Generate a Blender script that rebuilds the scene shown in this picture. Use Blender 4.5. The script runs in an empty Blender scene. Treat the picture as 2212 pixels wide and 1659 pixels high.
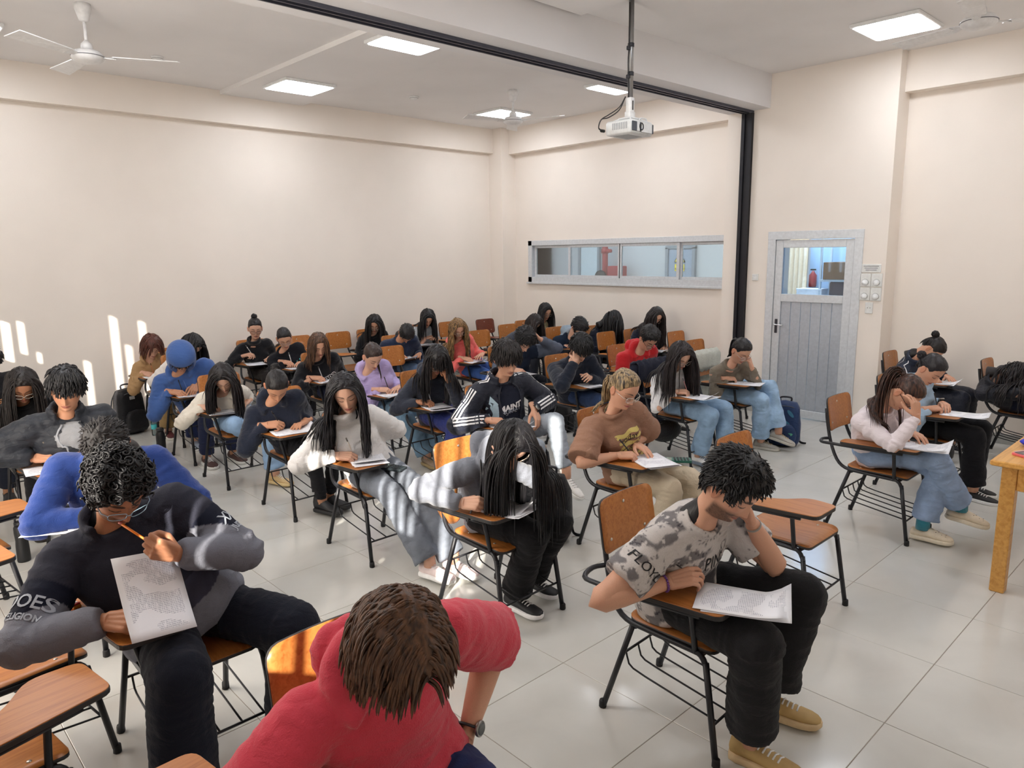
import bpy, bmesh, math, random
import numpy as np
from math import sin, cos, pi, radians, sqrt
from mathutils import Vector, Matrix
from mathutils.bvhtree import BVHTree

random.seed(7)
rng = np.random.default_rng(7)
scene = bpy.context.scene
COL = scene.collection

# ------------------------------------------------------------------ camera, world, sun, exposure
cam_d = bpy.data.cameras.new('camera')
cam_d.sensor_fit = 'HORIZONTAL'
cam_d.sensor_width = 36.0
cam_d.lens = 1562.775 / 2212 * 36.0
cam_d.clip_start = 0.05
cam = bpy.data.objects.new('camera', cam_d)
COL.objects.link(cam)
_p, _yaw, _roll = 0.17765, 0.75458, -0.012748
_d = Vector((sin(_yaw) * cos(_p), cos(_yaw) * cos(_p), -sin(_p)))
_r = Vector((cos(_yaw), -sin(_yaw), 0))
_u = _r.cross(_d)
_c, _s = cos(_roll), sin(_roll)
_R, _U = _c * _r + _s * _u, -_s * _r + _c * _u
cam.matrix_world = Matrix(((_R.x, _U.x, -_d.x, 0), (_R.y, _U.y, -_d.y, 0), (_R.z, _U.z, -_d.z, 1.875), (0, 0, 0, 1)))
scene.camera = cam

scene.view_settings.view_transform = 'Standard'
scene.view_settings.look = 'None'
scene.view_settings.gamma = 1.0
scene.view_settings.use_curve_mapping = False
scene.view_settings.exposure = 0.70
scene.cycles.max_bounces = 8
scene.cycles.diffuse_bounces = 5
scene.cycles.glossy_bounces = 3
scene.cycles.transmission_bounces = 6
scene.cycles.transparent_max_bounces = 8
scene.cycles.sample_clamp_indirect = 6.0
scene.cycles.caustics_reflective = False
scene.cycles.caustics_refractive = False
scene.cycles.use_denoising = True

world = bpy.data.worlds.new('sky')
scene.world = world
world.use_nodes = True
_bg = world.node_tree.nodes['Background']
_bg.inputs[0].default_value = (0.72, 0.84, 1.0, 1)
_bg.inputs[1].default_value = 1.3

SUN_AZ, SUN_EL = radians(39.0), radians(22.5)     # direction the light travels, measured from +x
sun_d = bpy.data.lights.new('sun', 'SUN')
sun_d.energy = 9.0
sun_d.angle = radians(0.53)
sun_d.color = (1.0, 0.93, 0.82)
sun = bpy.data.objects.new('sun', sun_d)
COL.objects.link(sun)
sun.location = (-6, -5, 6)
SUN_DIR = Vector((cos(SUN_AZ) * cos(SUN_EL), sin(SUN_AZ) * cos(SUN_EL), -sin(SUN_EL)))
sun.rotation_euler = SUN_DIR.to_track_quat('-Z', 'Y').to_euler()

XL, XC, XB = -0.35, 7.85, 8.14     # window wall, column faces, recessed right wall
YA, YF = 8.82, -1.3                # long back wall, board wall behind the camera
ZC = 3.78

def area(name, loc, size, energy, color, direction):
    l = bpy.data.lights.new(name, 'AREA')
    l.shape = 'RECTANGLE'
    l.size, l.size_y = size
    l.energy = energy
    l.color = color
    o = bpy.data.objects.new(name, l)
    COL.objects.link(o)
    o.location = loc
    o.rotation_euler = Vector(direction).to_track_quat('-Z', 'Z' if abs(direction[2]) < 0.9 else 'Y').to_euler()
    return o
# daylight that comes in through the blinds of the long window wall on the left
area('window_daylight', (XL + 0.16, 3.9, 1.95), (8.6, 1.6), 150, (1.0, 0.93, 0.84), (1, 0, 0))

# ------------------------------------------------------------------ materials
MATS = {}
def srgb(r, g=None, b=None):
    if g is None:
        r, g, b = r
    f = lambda c: (c / 255 / 12.92) if c / 255 <= 0.04045 else ((c / 255 + 0.055) / 1.055) ** 2.4
    return (f(r), f(g), f(b), 1.0)

def new_mat(name):
    m = bpy.data.materials.new(name)
    m.use_nodes = True
    nt = m.node_tree
    return m, nt, nt.nodes['Principled BSDF']

def N(nt, t, **kw):
    n = nt.nodes.new(t)
    for k, v in kw.items():
        if k in n.inputs:
            n.inputs[k].default_value = v
        else:
            setattr(n, k, v)
    return n

def coords(nt, kind='Object', scale=(1, 1, 1)):
    tc = N(nt, 'ShaderNodeTexCoord')
    mp = N(nt, 'ShaderNodeMapping')
    mp.inputs['Scale'].default_value = scale
    nt.links.new(tc.outputs[kind], mp.inputs['Vector'])
    return mp.outputs['Vector']

def ramp(nt, fac, stops):
    r = N(nt, 'ShaderNodeValToRGB')
    e = r.color_ramp.elements
    while len(e) < len(stops):
        e.new(0.5)
    for i, (p, c) in enumerate(stops):
        e[i].position = p
        e[i].color = c
    nt.links.new(fac, r.inputs[0])
    return r.outputs[0]

def bump(nt, bsdf, height, strength, dist=0.01):
    b = N(nt, 'ShaderNodeBump')
    b.inputs['Strength'].default_value = strength
    b.inputs['Distance'].default_value = dist
    nt.links.new(height, b.inputs['Height'])
    nt.links.new(b.outputs[0], bsdf.inputs['Normal'])

def shade(c, k):
    return (c[0] * k, c[1] * k, c[2] * k, 1)

def plain(name, col, rough=0.5, metal=0.0, spec=0.5):
    if name in MATS:
        return MATS[name]
    m, nt, b = new_mat(name)
    c = srgb(col)
    n = N(nt, 'ShaderNodeTexNoise', Scale=35.0, Detail=2.0)
    nt.links.new(coords(nt), n.inputs['Vector'])
    nt.links.new(ramp(nt, n.outputs[0], [(0.3, shade(c, 0.93)), (0.7, shade(c, 1.05))]), b.inputs['Base Color'])
    b.inputs['Roughness'].default_value = rough
    b.inputs['Metallic'].default_value = metal
    b.inputs['Specular IOR Level'].default_value = spec
    MATS[name] = m
    return m

def paint(name, col, rough=0.75):
    if name in MATS:
        return MATS[name]
    m, nt, b = new_mat(name)
    c = srgb(col)
    v = coords(nt)
    n = N(nt, 'ShaderNodeTexNoise', Scale=1.3, Detail=4.0)
    nt.links.new(v, n.inputs['Vector'])
    nt.links.new(ramp(nt, n.outputs[0], [(0.35, shade(c, 0.975)), (0.65, shade(c, 1.02))]), b.inputs['Base Color'])
    f = N(nt, 'ShaderNodeTexNoise', Scale=160.0, Detail=2.0)
    nt.links.new(v, f.inputs['Vector'])
    bump(nt, b, f.outputs[0], 0.12, 0.004)
    b.inputs['Roughness'].default_value = rough
    b.inputs['Specular IOR Level'].default_value = 0.3
    MATS[name] = m
    return m

def fabric(col, kind='knit'):
    key = 'fabric_%s_%d_%d_%d' % ((kind,) + tuple(col))
    if key in MATS:
        return MATS[key]
    m, nt, b = new_mat(key)
    c = srgb(col)
    v = coords(nt)
    n = N(nt, 'ShaderNodeTexNoise', Scale=9.0 if kind == 'denim' else 5.0, Detail=5.0)
    nt.links.new(v, n.inputs['Vector'])
    lo, hi = (0.80, 1.2) if kind == 'denim' else ((0.66, 1.4) if kind == 'acid' else (0.93, 1.06))
    nt.links.new(ramp(nt, n.outputs[0], [(0.32, shade(c, lo)), (0.68, shade(c, hi))]), b.inputs['Base Color'])
    f = N(nt, 'ShaderNodeTexNoise', Scale={'knit': 260.0, 'denim': 420.0, 'acid': 300.0, 'shell': 60.0, 'puffer': 40.0}.get(kind, 300.0), Detail=3.0)
    nt.links.new(v, f.inputs['Vector'])
    w = N(nt, 'ShaderNodeTexNoise', Scale=16.0, Detail=3.0, Distortion=1.2)
    nt.links.new(coords(nt, 'Object', (1, 1, 1.9)), w.inputs['Vector'])
    mx = N(nt, 'ShaderNodeMath', operation='MULTIPLY_ADD')
    mx.inputs[1].default_value = 3.2
    nt.links.new(w.outputs[0], mx.inputs[0])
    nt.links.new(f.outputs[0], mx.inputs[2])
    bump(nt, b, mx.outputs[0], 0.42, 0.006)
    b.inputs['Roughness'].default_value = 0.55 if kind in ('shell', 'puffer') else 0.9
    b.inputs['Specular IOR Level'].default_value = 0.35 if kind in ('shell', 'puffer') else 0.2
    b.inputs['Sheen Weight'].default_value = 0.25 if kind == 'knit' else 0.05
    b.inputs['Sheen Roughness'].default_value = 0.5
    MATS[key] = m
    return m

def attr_mat(name, rough=0.55, spec=0.35, bumpscale=250.0, bumps=0.15, sss=0.0, folds=0.0):
    if name in MATS:
        return MATS[name]
    m, nt, b = new_mat(name)
    a = N(nt, 'ShaderNodeAttribute', attribute_name='Col')
    v = coords(nt)
    f = N(nt, 'ShaderNodeTexNoise', Scale=bumpscale, Detail=3.0)
    nt.links.new(v, f.inputs['Vector'])
    mix = N(nt, 'ShaderNodeMix', data_type='RGBA', blend_type='MULTIPLY')
    mix.inputs[0].default_value = 0.22
    nt.links.new(a.outputs['Color'], mix.inputs[6])
    nt.links.new(f.outputs[0], mix.inputs[7])
    nt.links.new(mix.outputs[2], b.inputs['Base Color'])
    h = f.outputs[0]
    if folds:
        w = N(nt, 'ShaderNodeTexNoise', Scale=16.0, Detail=3.0, Distortion=1.2)
        nt.links.new(coords(nt, 'Object', (1, 1, 1.9)), w.inputs['Vector'])
        mx = N(nt, 'ShaderNodeMath', operation='MULTIPLY_ADD')
        mx.inputs[1].default_value = 3.2
        nt.links.new(w.outputs[0], mx.inputs[0])
        nt.links.new(f.outputs[0], mx.inputs[2])
        h = mx.outputs[0]
    bump(nt, b, h, bumps, 0.004)
    b.inputs['Roughness'].default_value = rough
    b.inputs['Specular IOR Level'].default_value = spec
    if sss:
        b.inputs['Subsurface Weight'].default_value = sss
        b.inputs['Subsurface Radius'].default_value = (0.012, 0.005, 0.003)
    MATS[name] = m
    return m

def hair_mat(col, col2=None):
    key = 'hair_%d_%d_%d' % tuple(col) + ('_%d' % col2[0] if col2 else '')
    if key in MATS:
        return MATS[key]
    m, nt, b = new_mat(key)
    c = srgb(col)
    n = N(nt, 'ShaderNodeTexNoise', Scale=90.0, Detail=4.0)
    nt.links.new(coords(nt, 'Object', (1, 1, 0.22)), n.inputs['Vector'])
    c2 = srgb(col2) if col2 else shade(c, 1.9)
    nt.links.new(ramp(nt, n.outputs[0], [(0.35, shade(c, 0.7)), (0.68, c2)]), b.inputs['Base Color'])
    bump(nt, b, n.outputs[0], 0.5, 0.004)
    b.inputs['Roughness'].default_value = 0.42
    b.inputs['Specular IOR Level'].default_value = 0.4
    MATS[key] = m
    return m

def wood_mat(name, col, dark, rough=0.32, axis=1, scale=1.0):
    if name in MATS:
        return MATS[name]
    m, nt, b = new_mat(name)
    sc = [26, 26, 26]
    sc[axis] = 1.6
    v = coords(nt, 'Object', tuple(s * scale for s in sc))
    n = N(nt, 'ShaderNodeTexNoise', Scale=2.6, Detail=6.0, Distortion=0.7)
    nt.links.new(v, n.inputs['Vector'])
    oi = N(nt, 'ShaderNodeObjectInfo')
    base = ramp(nt, n.outputs[0], [(0.28, srgb(dark)), (0.55, srgb(col)), (0.8, shade(srgb(col), 1.12))])
    hv = N(nt, 'ShaderNodeHueSaturation')
    mr = N(nt, 'ShaderNodeMapRange')
    mr.inputs[3].default_value, mr.inputs[4].default_value = 0.86, 1.1
    nt.links.new(oi.outputs['Random'], mr.inputs[0])
    nt.links.new(mr.outputs[0], hv.inputs['Value'])
    nt.links.new(base, hv.inputs['Color'])
    nt.links.new(hv.outputs[0], b.inputs['Base Color'])
    b.inputs['Roughness'].default_value = rough
    b.inputs['Specular IOR Level'].default_value = 0.5
    MATS[name] = m
    return m

def emit_mat(name, col, strength):
    if name in MATS:
        return MATS[name]
    m, nt, b = new_mat(name)
    b.inputs['Base Color'].default_value = srgb(col)
    b.inputs['Emission Color'].default_value = srgb(col)
    b.inputs['Emission Strength'].default_value = strength
    MATS[name] = m
    return m

def glass_mat(name='window_glass', tint=(235, 245, 248), gloss=0.1):
    if name in MATS:
        return MATS[name]
    m, nt, b = new_mat(name)
    out = nt.nodes['Material Output']
    t = N(nt, 'ShaderNodeBsdfTransparent')
    t.inputs[0].default_value = srgb(tint)
    g = N(nt, 'ShaderNodeBsdfGlossy')
    g.inputs['Roughness'].default_value = 0.03
    fr = N(nt, 'ShaderNodeFresnel', IOR=1.45)
    ad = N(nt, 'ShaderNodeMath', operation='ADD', use_clamp=True)
    ad.inputs[1].default_value = gloss
    nt.links.new(fr.outputs[0], ad.inputs[0])
    mx = N(nt, 'ShaderNodeMixShader')
    nt.links.new(ad.outputs[0], mx.inputs[0])
    nt.links.new(t.outputs[0], mx.inputs[1])
    nt.links.new(g.outputs[0], mx.inputs[2])
    nt.links.new(mx.outputs[0], out.inputs['Surface'])
    MATS[name] = m
    return m

# ------------------------------------------------------------------ mesh helpers
class MB:
    """collects simple shapes and links them as one mesh object"""
    def __init__(self):
        self.v, self.f, self.n = [], [], 0
        self.mi, self.cur = [], 0
    def add(self, verts, faces):
        verts = np.asarray(verts, float)
        self.v.append(verts)
        b = self.n
        for f in faces:
            self.f.append([i + b for i in f])
            self.mi.append(self.cur)
        self.n += len(verts)
        return self
    def mesh(self, name, smooth=True):
        me = bpy.data.meshes.new(name)
        me.from_pydata(np.concatenate(self.v).tolist(), [], self.f)
        if smooth:
            me.polygons.foreach_set('use_smooth', [True] * len(me.polygons))
        if any(self.mi):
            me.polygons.foreach_set('material_index', self.mi)
        me.update()
        return me
    def build(self, name, mats, parent=None, smooth=True, loc=None):
        return link(name, self.mesh(name, smooth), mats, parent, loc)
    def box(self, c, s, rot=None):
        x, y, z = s[0] / 2, s[1] / 2, s[2] / 2
        v = np.array([(i, j, k) for i in (-x, x) for j in (-y, y) for k in (-z, z)])
        if rot is not None:
            v = v @ np.array(Matrix(rot).to_3x3()).T
        v = v + np.array(c)
        return self.add(v, [(0, 1, 3, 2), (4, 6, 7, 5), (0, 4, 5, 1), (2, 3, 7, 6), (0, 2, 6, 4), (1, 5, 7, 3)])
    def bbox(self, c, s, b=0.004, rot=None):
        """box with chamfered edges"""
        x, y, z = s[0] / 2, s[1] / 2, s[2] / 2
        b = min(b, x * .9, y * .9, z * .9)
        rings = []
        for (zz, ins) in ((-z, b), (-z + b, 0), (z - b, 0), (z, b)):
            X, Y = x - ins, y - ins
            k = b
            rings.append([(X, -Y + k, zz), (X, Y - k, zz), (X - k, Y, zz), (-X + k, Y, zz), (-X, Y - k, zz), (-X, -Y + k, zz), (-X + k, -Y, zz), (X - k, -Y, zz)])
        v = np.array(rings).reshape(-1, 3)
        if rot is not None:
            v = v @ np.array(Matrix(rot).to_3x3()).T
        f = []
        for r in range(3):
            for i in range(8):
                j = (i + 1) % 8
                f.append((r * 8 + i, r * 8 + j, r * 8 + 8 + j, r * 8 + 8 + i))
        f.append(tuple(range(7, -1, -1)))
        f.append(tuple(range(24, 32)))
        return self.add(v + np.array(c), f)
    def tube(self, path, r, n=8, caps=True, flat=None):
        P = np.asarray(path, float)
        m = len(P)
        r = np.full(m, r) if np.isscalar(r) else np.asarray(r, float)
        T = np.gradient(P, axis=0)
        T /= np.linalg.norm(T, axis=1)[:, None] + 1e-12
        up = np.array([0, 0, 1.0]) if abs(T[0, 2]) < 0.9 else np.array([1.0, 0, 0])
        a = np.cross(T[0], up); a /= np.linalg.norm(a)
        ang = np.arange(n) * 2 * pi / n
        vs = []
        for i in range(m):
            a = a - T[i] * (a @ T[i]); a /= np.linalg.norm(a) + 1e-12
            b = np.cross(T[i], a)
            fl = 1.0 if flat is None else flat
            vs.append(P[i] + r[i] * (np.cos(ang)[:, None] * a + fl * np.sin(ang)[:, None] * b))
        f = []
        for i in range(m - 1):
            for k in range(n):
                q = (k + 1) % n
                f.append((i * n + k, i * n + q, i * n + n + q, i * n + n + k))
        if caps:
            f.append(tuple(range(n - 1, -1, -1)))
            f.append(tuple(range((m - 1) * n, m * n)))
        return self.add(np.concatenate(vs), f)
    def tubes(self, P, r, n=5):
        """many tubes at once: P (count, m, 3), r (count, m)"""
        P = np.asarray(P, float); r = np.asarray(r, float)
        c, m, _ = P.shape
        T = np.gradient(P, axis=1)
        T /= np.linalg.norm(T, axis=2)[..., None] + 1e-12
        ref = np.where((np.abs(T[:, :1, 2:3]) < .9), np.array([0, 0, 1.0]), np.array([1.0, 0, 0]))
        a = np.cross(T[:, 0], ref[:, 0]); a /= np.linalg.norm(a, axis=1)[:, None] + 1e-12
        ang = np.arange(n) * 2 * pi / n
        V = np.empty((c, m, n, 3))
        for i in range(m):
            t = T[:, i]
            a = a - t * (a * t).sum(1)[:, None]; a /= np.linalg.norm(a, axis=1)[:, None] + 1e-12
            b = np.cross(t, a)
            V[:, i] = P[:, i, None] + r[:, i, None, None] * (np.cos(ang)[None, :, None] * a[:, None] + np.sin(ang)[None, :, None] * b[:, None])
        one = []
        for i in range(m - 1):
            for k in range(n):
                q = (k + 1) % n
                one.append((i * n + k, i * n + q, i * n + n + q, i * n + n + k))
        one = np.array(one)
        F = (one[None] + (np.arange(c) * m * n)[:, None, None]).reshape(-1, 4).tolist()
        ends = [tuple(j * m * n + (m - 1) * n + k for k in range(n)) for j in range(c)]
        return self.add(V.reshape(-1, 3), F + ends)
    def lathe(self, prof, c=(0, 0, 0), n=16, rot=None):
        ang = np.arange(n) * 2 * pi / n
        v = np.array([(r * cos(t), r * sin(t), z) for r, z in prof for t in ang])
        if rot is not None:
            v = v @ np.array(Matrix(rot).to_3x3()).T
        f = []
        for i in range(len(prof) - 1):
            for k in range(n):
                q = (k + 1) % n
                f.append((i * n + k, i * n + q, i * n + n + q, i * n + n + k))
        f.append(tuple(range(n - 1, -1, -1)))
        f.append(tuple(range((len(prof) - 1) * n, len(prof) * n)))
        return self.add(v + np.array(c), f)
    def ellipsoid(self, c, r, rot=None, n=12, m=8):
        th = np.linspace(0, pi, m + 1)[1:-1]
        ph = np.arange(n) * 2 * pi / n
        v = [(0, 0, 1)] + [(sin(t) * cos(q), sin(t) * sin(q), cos(t)) for t in th for q in ph] + [(0, 0, -1)]
        v = np.array(v) * np.array(r)
        if rot is not None:
            v = v @ np.asarray(rot).T
        f = [(0, 1 + k, 1 + (k + 1) % n) for k in range(n)]
        for i in range(m - 2):
            for k in range(n):
                q = (k + 1) % n
                f.append((1 + i * n + k, 1 + (i + 1) * n + k, 1 + (i + 1) * n + q, 1 + i * n + q))
        L = 1 + (m - 1) * n
        f += [(L, L - n + (k + 1) % n, L - n + k) for k in range(n)]
        return self.add(v + np.array(c), f)
    def cone(self, p0, r0, p1, r1, n=14, cap0='round', cap1='round'):
        """tapered limb section, round or flat at each end"""
        p0, p1 = np.asarray(p0, float), np.asarray(p1, float)
        d = p1 - p0
        L = np.linalg.norm(d)
        d = d / max(L, 1e-9)
        path, rad = [], []
        if cap0 == 'round':
            for t in (1.0, .85, .5):
                path.append(p0 - d * r0 * t); rad.append(r0 * sqrt(max(1 - t * t, 0.004)))
        path.append(p0); rad.append(r0)
        path.append((p0 + p1) / 2); rad.append((r0 + r1) / 2)
        path.append(p1); rad.append(r1)
        if cap1 == 'round':
            for t in (.5, .85, 1.0):
                path.append(p1 + d * r1 * t); rad.append(r1 * sqrt(max(1 - t * t, 0.004)))
        return self.tube(path, rad, n)
    def prism(self, outline, z0, z1, bev=0.003):
        """flat plate from a 2-D outline with softened edges"""
        O = np.asarray(outline, float)
        c = O.mean(0)
        n = len(O)
        def ins(k):
            d = c - O
            return O + d / np.linalg.norm(d, axis=1)[:, None] * k
        rings = [(ins(bev), z0), (O, z0 + bev), (O, z1 - bev), (ins(bev), z1)]
        v = np.concatenate([np.c_[o, np.full(n, z)] for o, z in rings])
        f = []
        for r in range(3):
            for i in range(n):
                j = (i + 1) % n
                f.append((r * n + i, r * n + j, r * n + n + j, r * n + n + i))
        f.append(tuple(range(n - 1, -1, -1)))
        f.append(tuple(range(3 * n, 4 * n)))
        return self.add(v, f)

def link(name, me, mats, parent=None, loc=None):
    o = bpy.data.objects.new(name, me)
    COL.objects.link(o)
    if mats is not None:
        for m in (mats if isinstance(mats, (list, tuple)) else [mats]):
            if len(me.materials) < (len(mats) if isinstance(mats, (list, tuple)) else 1):
                me.materials.append(m)
    if parent is not None:
        o.parent = parent
    if loc is not None:
        o.location = loc
    return o

def tag(o, label=None, cat=None, group=None, kind=None):
    if label: o['label'] = label
    if cat: o['category'] = cat
    if group: o['group'] = group
    if kind: o['kind'] = kind
    return o

def thing(name, label, cat, loc=(0, 0, 0), rz=0.0, group=None):
    o = bpy.data.objects.new(name, None)
    COL.objects.link(o)
    o.empty_display_size = 0.1
    o.location = loc
    o.rotation_euler = (0, 0, rz)
    return tag(o, label, cat, group)

def struct(name, mb, mat, smooth=False, parent=None):
    o = mb.build(name, mat, parent, smooth)
    if parent is None:
        o['kind'] = 'structure'
    return o

KIDS = {}
def copy_tree(o, parent=None):
    c = o.copy()
    COL.objects.link(c)
    if parent is not None:
        c.parent = parent
    for ch in list(o.children):
        copy_tree(ch, c)
    return c

def rrect(x0, y0, x1, y1, r, n=4):
    pts = []
    for cx_, cy_, a0 in ((x1 - r, y1 - r, 0), (x0 + r, y1 - r, 90), (x0 + r, y0 + r, 180), (x1 - r, y0 + r, 270)):
        for k in range(n + 1):
            a = radians(a0 + 90 * k / n)
            pts.append((cx_ + r * cos(a), cy_ + r * sin(a)))
    return pts

def round_poly(pts, r, n=3):
    """rounds the corners of a polygon"""
    out = []
    m = len(pts)
    for i in range(m):
        p = np.array(pts[i], float); a = np.array(pts[i - 1], float); b = np.array(pts[(i + 1) % m], float)
        rr = r[i] if isinstance(r, (list, tuple)) else r
        u = (a - p) / np.linalg.norm(a - p); w = (b - p) / np.linalg.norm(b - p)
        s, e = p + u * rr, p + w * rr
        for k in range(n + 1):
            t = k / n
            out.append(tuple((1 - t) ** 2 * s + 2 * t * (1 - t) * p + t * t * e))
    return out

def smooth_path(pts, n=5):
    """Catmull-Rom through points"""
    P = [np.array(p, float) for p in pts]
    P = [2 * P[0] - P[1]] + P + [2 * P[-1] - P[-2]]
    out = []
    for i in range(1, len(P) - 2):
        for k in range(n):
            t = k / n
            out.append(0.5 * ((2 * P[i]) + (-P[i - 1] + P[i + 1]) * t + (2 * P[i - 1] - 5 * P[i] + 4 * P[i + 1] - P[i + 2]) * t * t + (-P[i - 1] + 3 * P[i] - 3 * P[i + 1] + P[i + 2]) * t ** 3))
    out.append(P[-2])
    return np.array(out)

def text_mesh(body, size, extrude=0.0, shear=0.0, offset=0.0):
    cu = bpy.data.curves.new('lettering', 'FONT')
    cu.body = body
    cu.size = size
    cu.align_x = 'CENTER'
    cu.align_y = 'CENTER'
    cu.extrude = extrude
    cu.shear = shear
    cu.offset = offset
    cu.resolution_u = 3
    o = bpy.data.objects.new('lettering', cu)
    COL.objects.link(o)
    bpy.context.view_layer.update()
    me = bpy.data.meshes.new_from_object(o.evaluated_get(bpy.context.evaluated_depsgraph_get()))
    bpy.data.objects.remove(o)
    bpy.data.curves.remove(cu)
    return me
# ------------------------------------------------------------------ room shell
M_wall = paint('wall_paint', (240, 231, 221))
M_ceil = paint('ceiling_paint', (236, 234, 233))
M_beamw = paint('beam_paint', (232, 231, 232))
M_alu = plain('aluminium', (214, 218, 222), 0.38, 0.25)
M_alud = plain('aluminium_panel', (186, 192, 200), 0.42, 0.35)
M_black = plain('black_steel', (34, 34, 40), 0.42, 0.3)
M_white = plain('white_plastic', (235, 236, 236), 0.4)
M_glass = glass_mat()

# floor: grout bed with separate polished tiles
def tile_mat():
    m, nt, b = new_mat('polished_tile')
    oi = N(nt, 'ShaderNodeObjectInfo')
    v = coords(nt)
    n = N(nt, 'ShaderNodeTexNoise', Scale=3.0, Detail=5.0, Distortion=0.8)
    ad = N(nt, 'ShaderNodeVectorMath', operation='ADD')
    cb = N(nt, 'ShaderNodeCombineXYZ')
    ml = N(nt, 'ShaderNodeMath', operation='MULTIPLY'); ml.inputs[1].default_value = 40
    nt.links.new(oi.outputs['Random'], ml.inputs[0])
    nt.links.new(ml.outputs[0], cb.inputs[2])
    nt.links.new(v, ad.inputs[0]); nt.links.new(cb.outputs[0], ad.inputs[1])
    nt.links.new(ad.outputs[0], n.inputs['Vector'])
    c = srgb(203, 202, 196)
    nt.links.new(ramp(nt, n.outputs[0], [(0.3, shade(c, 0.95)), (0.7, shade(c, 1.04))]), b.inputs['Base Color'])
    b.inputs['Roughness'].default_value = 0.13
    b.inputs['Specular IOR Level'].default_value = 0.5
    return m
M_tile = tile_mat()
fl = MB().box(((XL + XB) / 2, (YA + YF) / 2, -0.056), (XB - XL + 0.6, YA - YF + 0.6, 0.108))
floor = struct('floor', fl, plain('grout', (150, 140, 128), 0.9))
tb = MB().bbox((0, 0, -0.006), (0.597, 0.597, 0.012), 0.0012)
tile_me = tb.mesh('tile', False)
tile_me.materials.append(M_tile)
x0, y0 = 2.275, 0.895
for i in range(-5, 11):
    for j in range(-4, 14):
        cx_, cy_ = x0 + 0.6 * i + 0.3, y0 + 0.6 * j + 0.3
        if cx_ < XL - 0.28 or cx_ > XB + 0.28 or cy_ < YF - 0.28 or cy_ > YA + 0.28:
            continue
        if max(abs(cx_ - 3.8), 0) > 9:
            continue
        t = bpy.data.objects.new('tile', tile_me)
        COL.objects.link(t)
        t.parent = floor
        t.location = (cx_, cy_, 0)

# ceiling with the shallow dropped strip
cl = MB().box(((XL + XB) / 2, (YA + YF) / 2, ZC + 0.06), (XB - XL + 0.6, YA - YF + 0.6, 0.12))
ceiling = struct('ceiling', cl, M_ceil)
struct('trim_1', MB().box(((3.62 + 4.66) / 2, (5.35 + 8.72) / 2, ZC - 0.022), (1.04, 8.72 - 5.35, 0.044)), M_ceil)
struct('trim_2', MB().box(((3.62 + 4.66) / 2, (YF + 4.1) / 2, ZC - 0.022), (1.04, 4.1 - YF, 0.044)), M_ceil)

# back wall with its beam and the corner column
struct('wall_back', MB().box(((XL + XB) / 2, YA + 0.1, ZC / 2), (XB - XL + 0.6, 0.2, ZC + 0.1)), M_wall)
struct('trim_3', MB().box(((XL + XC) / 2, (8.715 + YA) / 2 + 0.02, (3.42 + ZC) / 2), (XC - XL, YA - 8.715 + 0.04, ZC - 3.42)), M_wall)
struct('trim_4', MB().box(((XC + XB + .1) / 2, (8.518 + YA + .1) / 2, ZC / 2), (XB + .1 - XC, YA + .1 - 8.518, ZC)), M_wall)

# right wall: recessed bays, protruding column bay with the door, band window
WY0, WY1, WZ0, WZ1 = 4.645, 8.20, 1.475, 2.045        # window opening
w = MB()
T = 0.16
def wb(x0_, x1_, y0_, y1_, z0_, z1_, mb=None):
    (mb or w).box(((x0_ + x1_) / 2, (y0_ + y1_) / 2, (z0_ + z1_) / 2), (x1_ - x0_, y1_ - y0_, z1_ - z0_))
wb(XB, XB + T, 4.645, YA, 0, WZ0)
wb(XB, XB + T, 4.645, YA, WZ1, ZC)
wb(XB, XB + T, WY1, YA, WZ0, WZ1)
wb(XB, XB + T, YF, 2.80, 0, ZC)
struct('wall_right', w, M_wall)
w2 = MB()
DY0, DY1, DZ = 3.065, 4.04, 2.045                     # door opening
wb(XC, XB + T, 2.80, DY0, 0, ZC, w2)
wb(XC, XB + T, DY1, 4.645, 0, ZC, w2)
wb(XC, XB + T, DY0, DY1, DZ, ZC, w2)
struct('wall_door', w2, M_wall)
struct('trim_5', MB().box(((8.0 + XB + .04) / 2, (4.645 + 8.52) / 2, (3.40 + ZC) / 2), (XB + .04 - 8.0, 8.52 - 4.645, ZC - 3.40)), M_wall)
struct('trim_6', MB().box(((8.0 + XB + .04) / 2, (YF + 2.80) / 2, (3.40 + ZC) / 2), (XB + .04 - 8.0, 2.80 - YF, ZC - 3.40)), M_wall)

# cross beam with the steel channel of a folding partition and its wall post
struct('trim_7', MB().box(((XL + XC) / 2, (4.13 + 4.645) / 2, (3.425 + ZC) / 2), (XC - XL, 0.515, ZC - 3.425)), M_beamw)
ch = MB()
for dy in (-0.056, 0.0, 0.056):
    ch.box(((XL + XC) / 2, 4.385 + dy, 3.412), (XC - XL, 0.012, 0.03))
ch.box(((XL + XC) / 2, 4.385, 3.424), (XC - XL, 0.12, 0.006))
struct('trim_8', ch, plain('steel_channel', (84, 86, 98), 0.4, 0.5))
po = MB()
po.box((XC - 0.012, 4.385, 1.70), (0.024, 0.13, 3.40))
po.box((XC - 0.03, 4.385 - 0.045, 1.70), (0.03, 0.04, 3.40))
po.box((XC - 0.03, 4.385 + 0.045, 1.70), (0.03, 0.04, 3.40))
struct('trim_9', po, M_black)

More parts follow.
